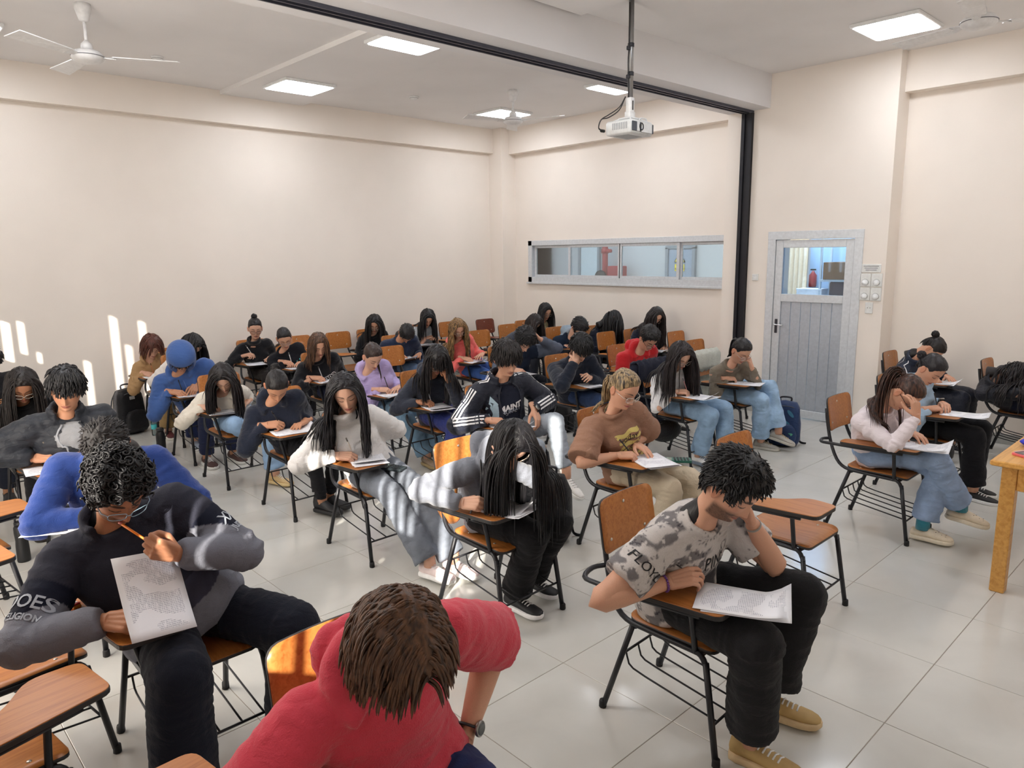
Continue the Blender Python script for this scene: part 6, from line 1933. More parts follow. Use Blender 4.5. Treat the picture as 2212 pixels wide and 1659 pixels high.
def paint_garment(k, V, mode):
    s = k.s
    c = np.array(srgb(s['top']['col'])[:3])
    C = np.tile(c, (len(V), 1))
    l, u, fw = k.fr(.6)
    n = vnoise(V * 40, 8)
    if mode == 'cm':        # dark yoke, grey lower body and sleeves, navy sleeve bands
        t = ((V - k.S(.0)) @ unit(k.S(1) - k.S(0))) / np.linalg.norm(k.S(1) - k.S(0))
        grey = np.array(srgb(118, 120, 130)[:3]); navy = np.array(srgb(24, 27, 42)[:3]); mid = np.array(srgb(66, 67, 82)[:3])
        C[t < .44] = mid
        C[t < .27] = grey
        for sd in (-1, 1):
            for a, b, rr, lo, hi in ((k.sh[sd], k.el[sd], .105, .35, 9), (k.el[sd], k.wr[sd], .10, -9, 9)):
                d = b - a
                q = ((V - a) @ d) / (d @ d)
                dist = np.linalg.norm(V - a - np.clip(q, 0, 1)[:, None] * d, axis=1)
                side = ((V - k.S(.6)) @ l) * sd
                m = (dist < rr) & (q > lo) & (q < 1.6) & ((side > .165) | (b is k.wr[sd]))
                C[m] = navy if b is k.el[sd] else grey
                if b is k.el[sd]: C[m & (q > .82)] = grey
    elif mode == 'gm':
        g = np.array(srgb(100, 108, 124)[:3])
        for sd in (-1, 1):
            for a, b in ((k.sh[sd] + (k.el[sd] - k.sh[sd]) * .25, k.el[sd]), (k.el[sd], k.wr[sd])):
                d = b - a
                q = ((V - a) @ d) / (d @ d)
                dist = np.linalg.norm(V - a - np.clip(q, 0, 1)[:, None] * d, axis=1)
                C[(dist < .095) & (q > 0)] = g
    elif mode == 'hm':
        g = np.array(srgb(150, 164, 176)[:3])
        m = np.linalg.norm(V - (k.N - fw * .1), axis=1) < .115
        C[m] = g
    elif mode == 'pm':      # all-over scribble print: ink blotches and strokes
        dark = np.array(srgb(70, 68, 74)[:3])
        a = vnoise(V * 22 + 5, 21); b = vnoise(V * 60 + 9, 22)
        ln = np.abs(vnoise(V * np.array([70, 70, 30]) + 3, 23) - .5)
        m = sstep((a - .56) / .06) * .75 * (b > .3) + .8 * sstep((.035 - ln) / .03) * (vnoise(V * 14, 24) > .5)
        front = ((V - k.S(.45)) @ fw) > .03
        p = k.S(.40) + fw * .12 + l * .02
        r = np.linalg.norm((V - p) @ np.c_[l / .075, u / .095], axis=1)
        m = np.maximum(m, sstep((1.0 - r) / .25) * front * .95)
        m = np.clip(m, 0, 1)[:, None]
        C = C * (1 - m) + dark * m
    return C

def person_finish(s):
    k = KS[s['key']]
    lod = s.get('lod', 0)
    cx_, cy_, rz = CHAIRS[s['key']]
    root = thing('person', s['label'], 'person', (cx_, cy_, 0), rz)
    k.root = root
    t = s['top']
    # ---- body
    P, F, ang, front = head_template(lod, k.f)
    skin = SKINS[s['skin']]
    hairc = srgb(s['hair']['col'])
    mb = MB()
    Wh = k.C + (P * k.hs) @ k.Rh.T
    pb = np.array([0, .014, -.185])
    lN, uN, fN = k.fr(1.0)
    Wn = k.N + ((P - pb) * k.hs) @ k.Rn.T
    w = sstep((P[:, 2] + .19) / .085)[:, None]
    mb.add(Wh * w + Wn * (1 - w), F)
    cols = [paint_head(P, front, ang, skin, hairc, LIPS if k.f else srgb(170, 104, 92), s.get('beard', 0), 1.0, k.f, s.get('eyes', 'down'))]
    for sd in (-1, 1):
        e, ef = ear(sd)
        mb.add(to_world(k, e), ef)
        cols.append(np.tile(np.array(skin[:3]) * np.array([1.0, .86, .82]), (len(e), 1)))
    n0 = mb.n
    q = k.sc * (.93 if k.f else 1.06) * (1 + (k.w - 1) * .6)
    # torso core, arms and legs inside the clothes, one limb run each
    mb.tube([k.S(x) for x in (0, .2, .4, .6, .8, .95)], [.10, .095, .09, .095, .085, .05], 12)
    for sd in (-1, 1):
        A_, E_, W_ = k.sh[sd], k.el[sd], k.wr[sd]
        sw = A_ + (E_ - A_) * .5
        d1, d2 = unit(E_ - A_), unit(W_ - E_)
        L2 = np.linalg.norm(W_ - E_)
        b = unit(d2 - d1)
        path = [k.S(.82), A_, A_ + (E_ - A_) * .35, A_ + (E_ - A_) * .7, E_ - d1 * .045, E_ - b * .008, E_ + d2 * .045, E_ + d2 * L2 * .3, E_ + d2 * L2 * .55, E_ + d2 * L2 * .8, W_ - d2 * .012]
        rad = np.array([.06, .056, .048, .043, .040, .041, .0425, .042, .036, .029, .0255]) * q
        mb.tube(smooth_path(path, 3), np.interp(np.linspace(0, 10, 31), np.arange(11), rad), 14)
        f, d = k.hf[sd]
        hv, hf = HANDS[k.pose[sd]]
        y = np.cross(d, f) if sd < 0 else np.cross(f, d)
        H_ = W_ + (hv[:, :1] * f + hv[:, 1:2] * y + hv[:, 2:3] * d) * k.hs * .97
        # hands rest on the writing tablet, not in it
        tbm = in_tablet(H_) & (H_[:, 2] < TZ + .003)
        H_[tbm, 2] = TZ + .003
        mb.add(H_, hf if sd < 0 else [x[::-1] for x in hf])
        mb.tube([k.P, k.hip[sd], k.kn[sd], k.an[sd] + np.array([0, 0, .05]), k.an[sd] - np.array([0, 0, .02])], [.09, .075, .05, .036, .036], 12)
    cols.append(np.tile(np.array(skin[:3]), (mb.n - n0, 1)))
    me = mb.mesh('body')
    set_col(me, np.concatenate(cols))
    link('body', me, M_skin, root)
    # ---- hair
    hm = hair_mat(s['hair']['col'], s['hair'].get('col2'))
    if not s.get('hood'):
        build_hair(k).build('hair', hm, root)
    else:
        build_hair(k).build('hair', hm, root)
        V, F2, a2, f2 = head_template(lod, k.f)
        c = np.array([0, .004, .005])
        nr = (V - c) / (np.linalg.norm(V - c, axis=1)[:, None] + 1e-9)
        m = np.maximum(sstep((a2 - .86) / .12), sstep((V[:, 2] - .040) / .014)) * sstep((V[:, 2] + .2) / .05)
        o3 = V + nr * (-.012 + m * (.056 + .014 * sstep((V[:, 2] - .02) / .06)))[:, None] + np.array([0, -.016, .0]) * (m * sstep((V[:, 2] + .06) / .1))[:, None]
        MB().add(to_world(k, o3), F2).build('hood', fabric(t['col'], t['kind']), root)
    # ---- clothing
    V, Nn = mesh_arrays(k.top_me)
    V2 = clamp(wrinkle(k, V, Nn, 'top'))
    mat = fabric(t['col'], t['kind'])
    if t['kind'] == 'puffer':
        l, u, fw = k.fr(.6)
        h = (V @ np.array([0, .1, 1.0])) * 16
        V2 = V2 + Nn * (.010 * (np.abs(np.sin(h * pi)) ** .6 - .6))[:, None]
    k.top_me.vertices.foreach_set('co', V2.ravel())
    k.top_me.update()
    if t.get('paint'):
        C = paint_garment(k, V, t['paint'])
        set_col(k.top_me, C)
        mat = attr_mat('printed_cotton' if t['paint'] == 'pm' else 'block_fleece', .9, .2, 260.0, .42, 0, .3)
    top = link(t['name'], k.top_me, None, root)
    k.top_me.materials.clear(); k.top_me.materials.append(mat)
    k.top_me.polygons.foreach_set('use_smooth', [True] * len(k.top_me.polygons))
    k.top = top
    VT = V2
    if t.get('panel') == 'open':
        # the shirt seen in the open jacket front is a piece of its own
        l, u, fw = k.fr(.6)
        fc = [tuple(p.vertices) for p in k.top_me.polygons]
        lat = (VT - k.S(.5)) @ l
        fr_ = (VT - k.S(.5)) @ fw
        tt = ((VT - k.S(0)) @ unit(k.S(1) - k.S(0))) / np.linalg.norm(k.S(1) - k.S(0))
        keep = (np.abs(lat - .01) < .062 + .05 * np.clip(tt, 0, 1) * (tt < .86)) & (fr_ > .03) & (tt > -.05) & (tt < .97)
        arm = np.zeros(len(VT), bool)
        for sd in (-1, 1):
            for a, b in ((k.sh[sd], k.el[sd]), (k.el[sd], k.wr[sd])):
                d = b - a
                q_ = np.clip(((VT - a) @ d) / (d @ d), 0, 1)
                arm |= np.linalg.norm(VT - a - q_[:, None] * d, axis=1) < .072
        keep &= ~arm
        shirt = [f for f in fc if all(keep[i] for i in f)]
        rest = [f for f in fc if not all(keep[i] for i in f)]
        mj = MB(); mj.add(VT, rest)
        nm = mj.mesh(t['name']); nm.materials.append(mat)
        top.data = nm
        ids = sorted({i for f in shirt for i in f}); mp = {i: j for j, i in enumerate(ids)}
        if shirt:
            ms = MB(); ms.add(VT[ids] - fw * .004, [[mp[i] for i in f] for f in shirt])
            k.tee = ms.build('tee', fabric(t['panel_col'], 'cotton'), root)
            # border strips along the opening
            from collections import Counter
            ec = Counter()
            for f in shirt:
                for a, b in zip(f, f[1:] + f[:1]): ec[tuple(sorted((a, b)))] += 1
            bord = {i for e, n_ in ec.items() if n_ == 1 for i in e}
            for sgn in (-1, 1):
                bi = [i for i in bord if (lat[i] - .01) * sgn > .02]
                if len(bi) > 4:
                    bi.sort(key=lambda i: tt[i])
                    ql = np.linspace(tt[bi[0]], tt[bi[-1]], 9)
                    pts = []
                    for a in ql:
                        wgt = np.exp(-((tt[bi] - a) / .05) ** 2)
                        pts.append((VT[bi] * wgt[:, None]).sum(0) / wgt.sum() + fw * .003)
                    MB().tube(smooth_path(pts, 2), .0065, 8).build('zip_edge', plain('zip_tape', (150, 154, 160), .5) if s['key'] == 'TM' and sgn < 0 else mat, root)
    p = s['pants']
    V, Nn = mesh_arrays(k.leg_me)
    V2 = clamp(wrinkle(k, V, Nn, 'legs'), True)
    k.leg_me.vertices.foreach_set('co', V2.ravel()); k.leg_me.update()
    lo = link(p['name'], k.leg_me, None, root)
    k.leg_me.materials.clear(); k.leg_me.materials.append(fabric(p['col'], p.get('kind', 'cotton')))
    k.leg_me.polygons.foreach_set('use_smooth', [True] * len(k.leg_me.polygons))
    k.legs = lo
    # ---- shoes
    sc_, sk_, so_ = s['shoes']
    for sd in (-1, 1):
        up, so = shoe_parts(k.toe[sd], kind=sk_)
        Z_ = unit(np.array([0, 0, 1.0]) - k.toe[sd] * k.toe[sd][2]); Y_ = np.cross(Z_, k.toe[sd])
        Mx = np.c_[k.toe[sd], Y_, Z_]
        org = k.an[sd] - Z_ * .085 * 1.0
        scl = .93 if k.f else 1.03
        if org[2] < .012 and k.toe[sd][2] == 0: org[2] = .001
        for b_ in (up, so):
            b_.v = [(v @ Mx.T) * scl + org for v in b_.v]
        sh = up.build('shoe', plain('shoe_%d_%d_%d' % tuple(sc_), sc_, .6), root)
        so.build('sole', plain('sole_%d_%d_%d' % tuple(so_), so_, .6), sh)
        if sk_ == 'sneaker' and lod >= 1:
            lc = MB()
            for j in range(5):
                x_ = .035 + j * .018
                z_ = np.interp(x_, [0, .04, .08, .12], [.094, .081, .069, .059])
                lc.tube(np.array([(x_ - .004, -.022, z_ - .008), (x_, 0, z_ + .002), (x_ + .004, .022, z_ - .008)]) @ Mx.T * scl + org, .0035, 5)
            tag(lc.build('laces', plain('laces_%d' % (so_[0] // 40), tuple(min(255, c + 10) for c in so_), .7), sh), kind='stuff')
        if sk_ == 'clog' :
            hl = MB()
            for (x_, y_) in ((.10, .0), (.12, .02), (.12, -.02), (.145, 0), (.145, .022), (.145, -.022), (.085, .02), (.085, -.02)):
                z_ = np.interp(x_, [.08, .12, .155], [.0765, .065, .0555]) - abs(y_) * .25
                hl.lathe([(0, 0), (.0045, 0), (.004, .0015), (0, .0015)], (x_, y_, z_), 8)
            for b_ in (hl,):
                b_.v = [(v @ Mx.T) * scl + org for v in b_.v]
            tag(hl.build('holes', plain('clog_hole', (120, 106, 90), .8), sh), kind='stuff')
        if s.get('socks'):
            MB().tube([k.an[sd] + np.array([0, 0, -.02]), k.an[sd] + np.array([0, 0, .05]), k.an[sd] + (k.kn[sd] - k.an[sd]) * .3], [.044, .042, .046], 12).build('sock', fabric(s['socks'], 'knit'), root)
    if s.get('glasses'):
        gm, lm = glasses_mb(k, s['glasses'][1])
        g = gm.build('glasses', plain('rim_%d_%d_%d' % tuple(s['glasses'][0]), s['glasses'][0], .25, .5), root)
        lm.build('lens', glass_mat('spectacle_glass', (244, 246, 248), .02), g, False)
    if s.get('tie_col'):
        tw = to_world(k, np.array([s['hair']['tie']]))[0]
        ax = unit(k.Rh @ np.array([.2, .9, .3])); u_ = unit(np.cross(ax, [0, 0, 1])); v_ = np.cross(ax, u_)
        MB().tube([tw + (u_ * cos(a) + v_ * sin(a)) * .021 for a in np.linspace(0, 2 * pi, 16)], .007, 6).build('hair_tie', plain('hair_tie', s['tie_col'], .6), root)
    if s.get('watch'):
        sd = s['watch']
        d2 = unit(k.wr[sd] - k.el[sd])
        f, d = k.hf[sd]
        c0 = k.wr[sd] - d2 * (.018 if s['key'] == 'RH' else .004)
        dd = unit(d - d2 * (d @ d2)); yy = np.cross(d2, dd)
        R0 = .0315 * k.hs
        wt = MB()
        wt.tube([c0 + (dd * cos(a) * .9 + yy * sin(a)) * R0 for a in np.linspace(0, 2 * pi, 25)], .010, 8, False, .35)
        wo = wt.build('watch', plain('watch_strap', (24, 24, 26), .6), root)
        Mx = Matrix(np.c_[np.cross(dd, d2), d2, dd].tolist()).to_4x4()
        MB().lathe([(0, 0), (.019, 0), (.0215, .003), (.0215, .008), (.017, .0105), (0, .0105)], c0 + dd * R0 * .9, 24, Mx).build('watch_case', plain('watch_steel', (150, 148, 144), .3, .8), wo)
        MB().lathe([(0, 0), (.0165, 0), (.0165, .001), (0, .001)], c0 + dd * (R0 * .9 + .0102), 24, Mx).build('watch_dial', plain('watch_dial', (92, 98, 100), .25), wo)
    return root

for s in SIT:
    person_finish(s)
# ------------------------------------------------------------------ lettering and prints on clothes
def garment_bvh(o):
    me = o.data
    v, _ = mesh_arrays(me)
    return BVHTree.FromPolygons([tuple(p) for p in v.tolist()], [tuple(p.vertices) for p in me.polygons])

def stick(key, name, me, mat, t, lat=0.0, size=1.0, tilt=0.0, off=.0025, o=None, frame3=None, bend=0.0):
    """lay a flat shape (x to the sitter's left, y up) onto the front of a garment"""
    k = KS[key]
    o = o or k.top
    bvh = garment_bvh(o)
    if frame3 is None:
        l, u, fw = k.fr(t)
        p = k.S(t) + l * lat
    else:
        p, l, u, fw = frame3
    v, _ = mesh_arrays(me)
    c, s_ = cos(tilt), sin(tilt)
    out, last = [], None
    for x, y, z in v:
        xx, yy = (x * c - y * s_) * size, (x * s_ + y * c) * size + bend * (x * size) ** 2
        q = Vector(p + l * xx + u * yy + fw * .45)
        hit = bvh.ray_cast(q, Vector(-fw), .6)
        if hit[0] is None:
            h = np.array(last) if last is not None else np.array(p + l * xx + u * yy + fw * .13)
        else:
            h = np.array(hit[0]) + fw * (off + z); last = h
        out.append(h)
    me.vertices.foreach_set('co', np.array(out).ravel())
    me.update()
    return link(name, me, mat, k.root)

def subdiv(me, n=1):
    bm = bmesh.new(); bm.from_mesh(me)
    bmesh.ops.triangulate(bm, faces=bm.faces)
    bmesh.ops.subdivide_edges(bm, edges=[e for e in bm.edges if e.calc_length() > .02], cuts=n, use_grid_fill=True)
    bm.to_mesh(me); bm.free()
    return me

def flat(outline, n=0):
    me = bpy.data.meshes.new('shape')
    me.from_pydata([(x, y, 0) for x, y in outline], [], [tuple(range(len(outline)))])
    return subdiv(me, n) if n else me

def strip(path, w):
    """flat ribbon along a 2-D path"""
    P = np.array(path); T = np.gradient(P, axis=0); T /= np.linalg.norm(T, axis=1)[:, None] + 1e-9
    Nn = np.c_[-T[:, 1], T[:, 0]]
    w = np.full(len(P), w) if np.isscalar(w) else np.asarray(w)
    a, b = P + Nn * w[:, None] / 2, P - Nn * w[:, None] / 2
    me = bpy.data.meshes.new('strip')
    me.from_pydata([(x, y, 0) for q in zip(a, b) for x, y in q], [], [(2 * i, 2 * i + 1, 2 * i + 3, 2 * i + 2) for i in range(len(P) - 1)])
    return me

I_white = plain('print_white', (236, 236, 238), .8)
I_black = plain('print_black', (18, 18, 22), .8)
I_turq = plain('print_turquoise', (96, 222, 226), .7)
I_red = plain('print_red', (208, 48, 62), .7)
I_navy = plain('print_navy', (74, 84, 122), .8)
I_pink = plain('print_pink', (222, 112, 166), .7)
I_yel = plain('print_yellow', (206, 188, 112), .8)
I_grey = plain('print_grey', (158, 164, 174), .8)
I_cream = plain('print_cream', (196, 176, 128), .8)

stick('HL', 'lettering', text_mesh('Hot Li', .082, 0, 0, .0035), I_turq, .60, .01, 1, .12)
stick('HL', 'lips_print', flat([(-.03, 0), (-.018, .014), (-.006, .018), (0, .013), (.006, .018), (.018, .014), (.03, 0), (.016, -.016), (0, -.021), (-.016, -.016)]), I_red, .38, .045)
stick('KG', 'lettering', text_mesh('Kappa', .088, 0, 0, .007), I_white, .60, .0, 1, .14)
stick('KG', 'lettering', text_mesh('Kappa', .088, 0, 0, .0012), I_black, .60, .0, 1, .14, .0045)
stick('TM', 'lettering', text_mesh('TOMMY HILFIGER', .023), I_navy, .56, .0, 1, .02, .003, KS['TM'].tee)
for x0_, x1_, m_ in ((-.019, 0, I_white), (0, .019, I_red)):
    stick('TM', 'flag_print', flat([(x0_, -.008), (x1_, -.008), (x1_, .008), (x0_, .008)]), m_, .48, .0, 1, 0, .003, KS['TM'].tee)
stick('TJ', 'lettering', text_mesh('MAINT', .062, 0, .0, .003), I_white, .62, .0, 1, 0, .003, KS['TJ'].tee)
stick('TJ', 'lettering', text_mesh('MURRAY', .042, 0, .0, .0008), I_grey, .54, .0, 1, 0, .003, KS['TJ'].tee)
stick('TJ', 'print_line', flat([(-.05, -.001), (.05, -.001), (.05, .001), (-.05, .001)]), I_white, .48, .0, 1, 0, .003, KS['TJ'].tee)
# brown slogan tee: yellow wavy bands with handwritten words
for j in range(7):
    xs = np.linspace(-.085, .085, 18)
    stick('TC', 'wave_band', strip(np.c_[xs, .105 - j * .035 + .007 * np.sin(xs * 62 + j * 1.3)], .017 if j % 2 else .026), I_yel, .46, .012, 1, 0, .002)
for tx, y_, sz in (('today', .075, .052), ('I CHOOSE', .005, .044), ('joy', -.07, .056)):
    m_ = text_mesh(tx, sz, 0, .25)
    v_, _ = mesh_arrays(m_); v_[:, 1] += y_; m_.vertices.foreach_set('co', v_.ravel())
    stick('TC', 'lettering', m_, I_black, .46, .012, 1, .05, .0045)
stick('PM', 'lettering', text_mesh('PINK', .064, 0, .18), I_black, .74, .035, 1, -.10, .003)
k_ = KS['PM']
d_ = unit(k_.el[-1] - k_.sh[-1])
fo = unit(np.array([-.55, -.75, .25])); u_ = unit(-d_ - fo * (-d_ @ fo)); l_ = np.cross(u_, fo) * 1.0
stick('PM', 'lettering', text_mesh('FLOYD', .050, 0, .18), I_black, 0, 0, 1, .12, .003, None, (k_.sh[-1] + (k_.el[-1] - k_.sh[-1]) * .35, l_, u_, fo))
# pink swoosh
t_ = np.linspace(0, 1, 16)
stick('NK', 'swoosh', strip(np.c_[-.062 + .13 * t_, .020 - .055 * np.sin(np.clip(t_ * 1.25, 0, 1) * pi * .55) + .085 * np.clip(t_ - .35, 0, 1) ** 1.25], np.interp(t_, [0, .25, .5, 1], [.004, .030, .026, .002])), I_pink, .42, -.01)
# pale print on the black tee of the woman with square glasses
for (x_, y_, a_, b_) in ((-.045, .01, .045, .052), (.05, .03, .042, .048), (.0, -.06, .05, .03), (-.03, .075, .022, .012), (.055, .09, .02, .014)):
    q_ = np.linspace(0, 2 * pi, 20)[:-1]
    stick('GG', 'print_patch', flat(np.c_[x_ + a_ * np.cos(q_) * (1 + .18 * np.sin(3 * q_)), y_ + b_ * np.sin(q_) * (1 + .15 * np.cos(2 * q_))].tolist()), I_cream, .45)
# three white stripes down both sleeves of the track jacket
def sleeve_stripe(key, sd, offs, w_, mat, t0=0.0, name='sleeve_stripe'):
    k = KS[key]
    bvh = garment_bvh(k.top)
    for of in offs:
        rows = []
        for t in np.linspace(t0, 1, 22):
            if t < .12: c = k.N + (k.sh[sd] - k.N) * (t / .12 * .75 + .25); ax = unit(k.sh[sd] - k.N)
            elif t < .56: q = (t - .12) / .44; c = k.sh[sd] + (k.el[sd] - k.sh[sd]) * q; ax = unit(k.el[sd] - k.sh[sd])
            else: q = (t - .56) / .44 * .93; c = k.el[sd] + (k.wr[sd] - k.el[sd]) * q; ax = unit(k.wr[sd] - k.el[sd])
            out = np.array([0, -.12, 1.0]) if t < .12 else np.array([sd * .9, -.25, .45])
            sidev = unit(np.cross(ax, out)); out = unit(np.cross(sidev, ax))
            rr = []
            for e in (-.5, .5):
                q_ = c + sidev * (of + e * w_)
                h = bvh.ray_cast(Vector(q_ + out * .2), Vector(-out), .3)
                if h[0] is None: rr = None; break
                rr.append(np.array(h[0]) + out * .0028)
            if rr: rows.append(rr)
        if len(rows) > 2:
            v = np.array(rows).reshape(-1, 3)
            MB().add(v, [(2 * i, 2 * i + 1, 2 * i + 3, 2 * i + 2) for i in range(len(rows) - 1) if np.linalg.norm(v[2 * i] - v[2 * i + 2]) < .11]).build(name, mat, k.root)
for sd in (-1, 1):
    sleeve_stripe('TJ', sd, (-.024, 0, .024), .0115, I_white)
    sleeve_stripe('NT', sd, (-.03, .03), .006, I_white)
# pale chest flash of the track jacket
k_ = KS['TJ']
l_, u_, f_ = k_.fr(.5)
stick('TJ', 'chest_flash', subdiv(flat([(-.05, .16), (-.015, .10), (-.02, -.02), (-.075, -.12), (-.085, .06)])), plain('pale_blue_print', (170, 196, 212), .6), .5, -.085)
# sleeve bands of the colour-block sweatshirt
k_ = KS['CM']
for sd, words in ((-1, (('OOES', .062, .012), ('RELIGION', .030, -.038))), (1, (('JUST', .034, -.03), ('XX', .06, .02)))):
    d_ = unit(k_.el[sd] - k_.sh[sd])
    fo = unit(np.array([sd * .75, -.62, .35])); fo = unit(fo - d_ * (fo @ d_))
    u_ = -d_; l_ = np.cross(u_, fo)
    for tx, sz, dy in words:
        m_ = text_mesh(tx, sz, 0, .05, .001)
        v_, _ = mesh_arrays(m_); v_[:, 1] += dy; m_.vertices.foreach_set('co', v_.ravel())
        stick('CM', 'lettering', m_, I_grey, 0, 0, 1, .0, .003, None, (k_.sh[sd] + (k_.el[sd] - k_.sh[sd]) * .66, l_, u_, fo))
k_ = KS['HG']
l_, u_, f_ = k_.fr(.9)
for q in (-.022, .018):
    pts = []
    bvh = garment_bvh(k_.top)
    for t in np.linspace(.93, .52, 8):
        p = k_.S(t) + l_ * q
        h = bvh.ray_cast(Vector(p + f_ * .4), Vector(-f_), .6)
        if h[0] is not None: pts.append(np.array(h[0]) + f_ * .004)
    if len(pts) > 2: MB().tube(pts, .0032, 5).build('drawstring', fabric((92, 124, 186), 'knit'), k_.root)
# bracelets and rings
def band(key, sd, col, r, name, back=.02, beads=0):
    k = KS[key]
    d2 = unit(k.wr[sd] - k.el[sd]); f, d = k.hf[sd]
    dd = unit(d - d2 * (d @ d2)); yy = np.cross(d2, dd); c0 = k.wr[sd] - d2 * back
    b = MB()
    if beads:
        for j in range(beads):
            a = 2 * pi * j / beads
            b.ellipsoid(c0 + (dd * cos(a) * .92 + yy * sin(a)) * r, (.0052, .0052, .0052), None, 8, 6)
        tag(b.build(name, plain('bead_%d' % col[0], col, .3), k.root), kind='stuff')
    else:
        b.tube([c0 + (dd * cos(a) * .9 + yy * sin(a)) * r for a in np.linspace(0, 2 * pi, 21)], .004, 6, False)
        b.build(name, plain('band_%d' % col[0], col, .5), k.root)
band('PM', -1, (112, 64, 140), .0305, 'bracelet', .012, 20)
band('PM', 1, (150, 146, 138), .0315, 'bracelet', .018)
band('KG', -1, (96, 40, 44), .029, 'bracelet', .012)
band('DS', 1, (30, 30, 34), .031, 'bracelet', .035)

# ------------------------------------------------------------------ papers on the tablets, pens in the hands
def paper_mat():
    m, nt, b = new_mat('printed_paper')
    tc = N(nt, 'ShaderNodeTexCoord')
    sx = N(nt, 'ShaderNodeSeparateXYZ'); nt.links.new(tc.outputs['Object'], sx.inputs[0])
    w = N(nt, 'ShaderNodeMath', operation='MULTIPLY'); w.inputs[1].default_value = 1050.0; nt.links.new(sx.outputs['Y'], w.inputs[0])
    s = N(nt, 'ShaderNodeMath', operation='SINE'); nt.links.new(w.outputs[0], s.inputs[0])
    g = N(nt, 'ShaderNodeMath', operation='GREATER_THAN'); g.inputs[1].default_value = .1; nt.links.new(s.outputs[0], g.inputs[0])
    n = N(nt, 'ShaderNodeTexNoise', Scale=1.0, Detail=2.0); nt.links.new(coords(nt, 'Object', (380, 40, 1)), n.inputs['Vector'])
    n2 = N(nt, 'ShaderNodeTexNoise', Scale=1.0, Detail=1.0); nt.links.new(coords(nt, 'Object', (7, 16, 1)), n2.inputs['Vector'])
    g2 = N(nt, 'ShaderNodeMath', operation='GREATER_THAN'); g2.inputs[1].default_value = .47; nt.links.new(n.outputs[0], g2.inputs[0])
    g3 = N(nt, 'ShaderNodeMath', operation='GREATER_THAN'); g3.inputs[1].default_value = .46; nt.links.new(n2.outputs[0], g3.inputs[0])
    ab = N(nt, 'ShaderNodeMath', operation='ABSOLUTE'); nt.links.new(sx.outputs['X'], ab.inputs[0])
    mg = N(nt, 'ShaderNodeMath', operation='LESS_THAN'); mg.inputs[1].default_value = .085; nt.links.new(ab.outputs[0], mg.inputs[0])
    ay = N(nt, 'ShaderNodeMath', operation='ABSOLUTE'); nt.links.new(sx.outputs['Y'], ay.inputs[0])
    my = N(nt, 'ShaderNodeMath', operation='LESS_THAN'); my.inputs[1].default_value = .13; nt.links.new(ay.outputs[0], my.inputs[0])
    cur = g.outputs[0]
    for o in (g2, g3, mg, my):
        mu = N(nt, 'ShaderNodeMath', operation='MULTIPLY'); nt.links.new(cur, mu.inputs[0]); nt.links.new(o.outputs[0], mu.inputs[1]); cur = mu.outputs[0]
    mx = N(nt, 'ShaderNodeMix', data_type='RGBA')
    mx.inputs[6].default_value = srgb(240, 241, 246); mx.inputs[7].default_value = srgb(176, 178, 190)
    nt.links.new(cur, mx.inputs[0]); nt.links.new(mx.outputs[2], b.inputs['Base Color'])
    b.inputs['Roughness'].default_value = .7
    return m
M_paper = paper_mat()

def sheet_mesh(seed, curl=.012):
    r = np.random.default_rng(seed)
    nx, ny = 7, 10
    X, Y = np.meshgrid(np.linspace(-.105, .105, nx), np.linspace(-.1485, .1485, ny))
    c1, c2 = r.normal() * .4, r.random()
    Z = curl * np.clip(-(Y + .03) / .12, 0, 1) ** 2 * (1 + c1 * X / .1) + .004 * c2 * (np.abs(X) / .105) ** 2
    V = np.c_[X.ravel(), Y.ravel(), Z.ravel()]
    f = []
    n = nx * ny
    for i in range(ny - 1):
        for j in range(nx - 1):
            a = i * nx + j
            f.append((a, a + 1, a + nx + 1, a + nx))
            f.append((n + a, n + a + nx, n + a + nx + 1, n + a + 1))
    rim = list(range(nx)) + [i * nx + nx - 1 for i in range(1, ny)] + list(range(ny * nx - 2, (ny - 1) * nx - 1, -1)) + [i * nx for i in range(ny - 2, 0, -1)]
    for a, b in zip(rim, rim[1:] + rim[:1]):
        f.append((a, n + a, n + b, b))
    me = bpy.data.meshes.new('sheet')
    me.from_pydata(np.r_[V, V - np.array([0, 0, .0006])].tolist(), [], f)
    me.polygons.foreach_set('use_smooth', [True] * len(me.polygons))
    me.materials.append(M_paper)
    return me
SHEETS = [sheet_mesh(i, .004 + .008 * (i % 4)) for i in range(6)]

def local_to_world(key, p):
    x, y, rz = CHAIRS[key]
    c, s = cos(rz), sin(rz)
    return (x + p[0] * c - p[1] * s, y + p[0] * s + p[1] * c, p[2])

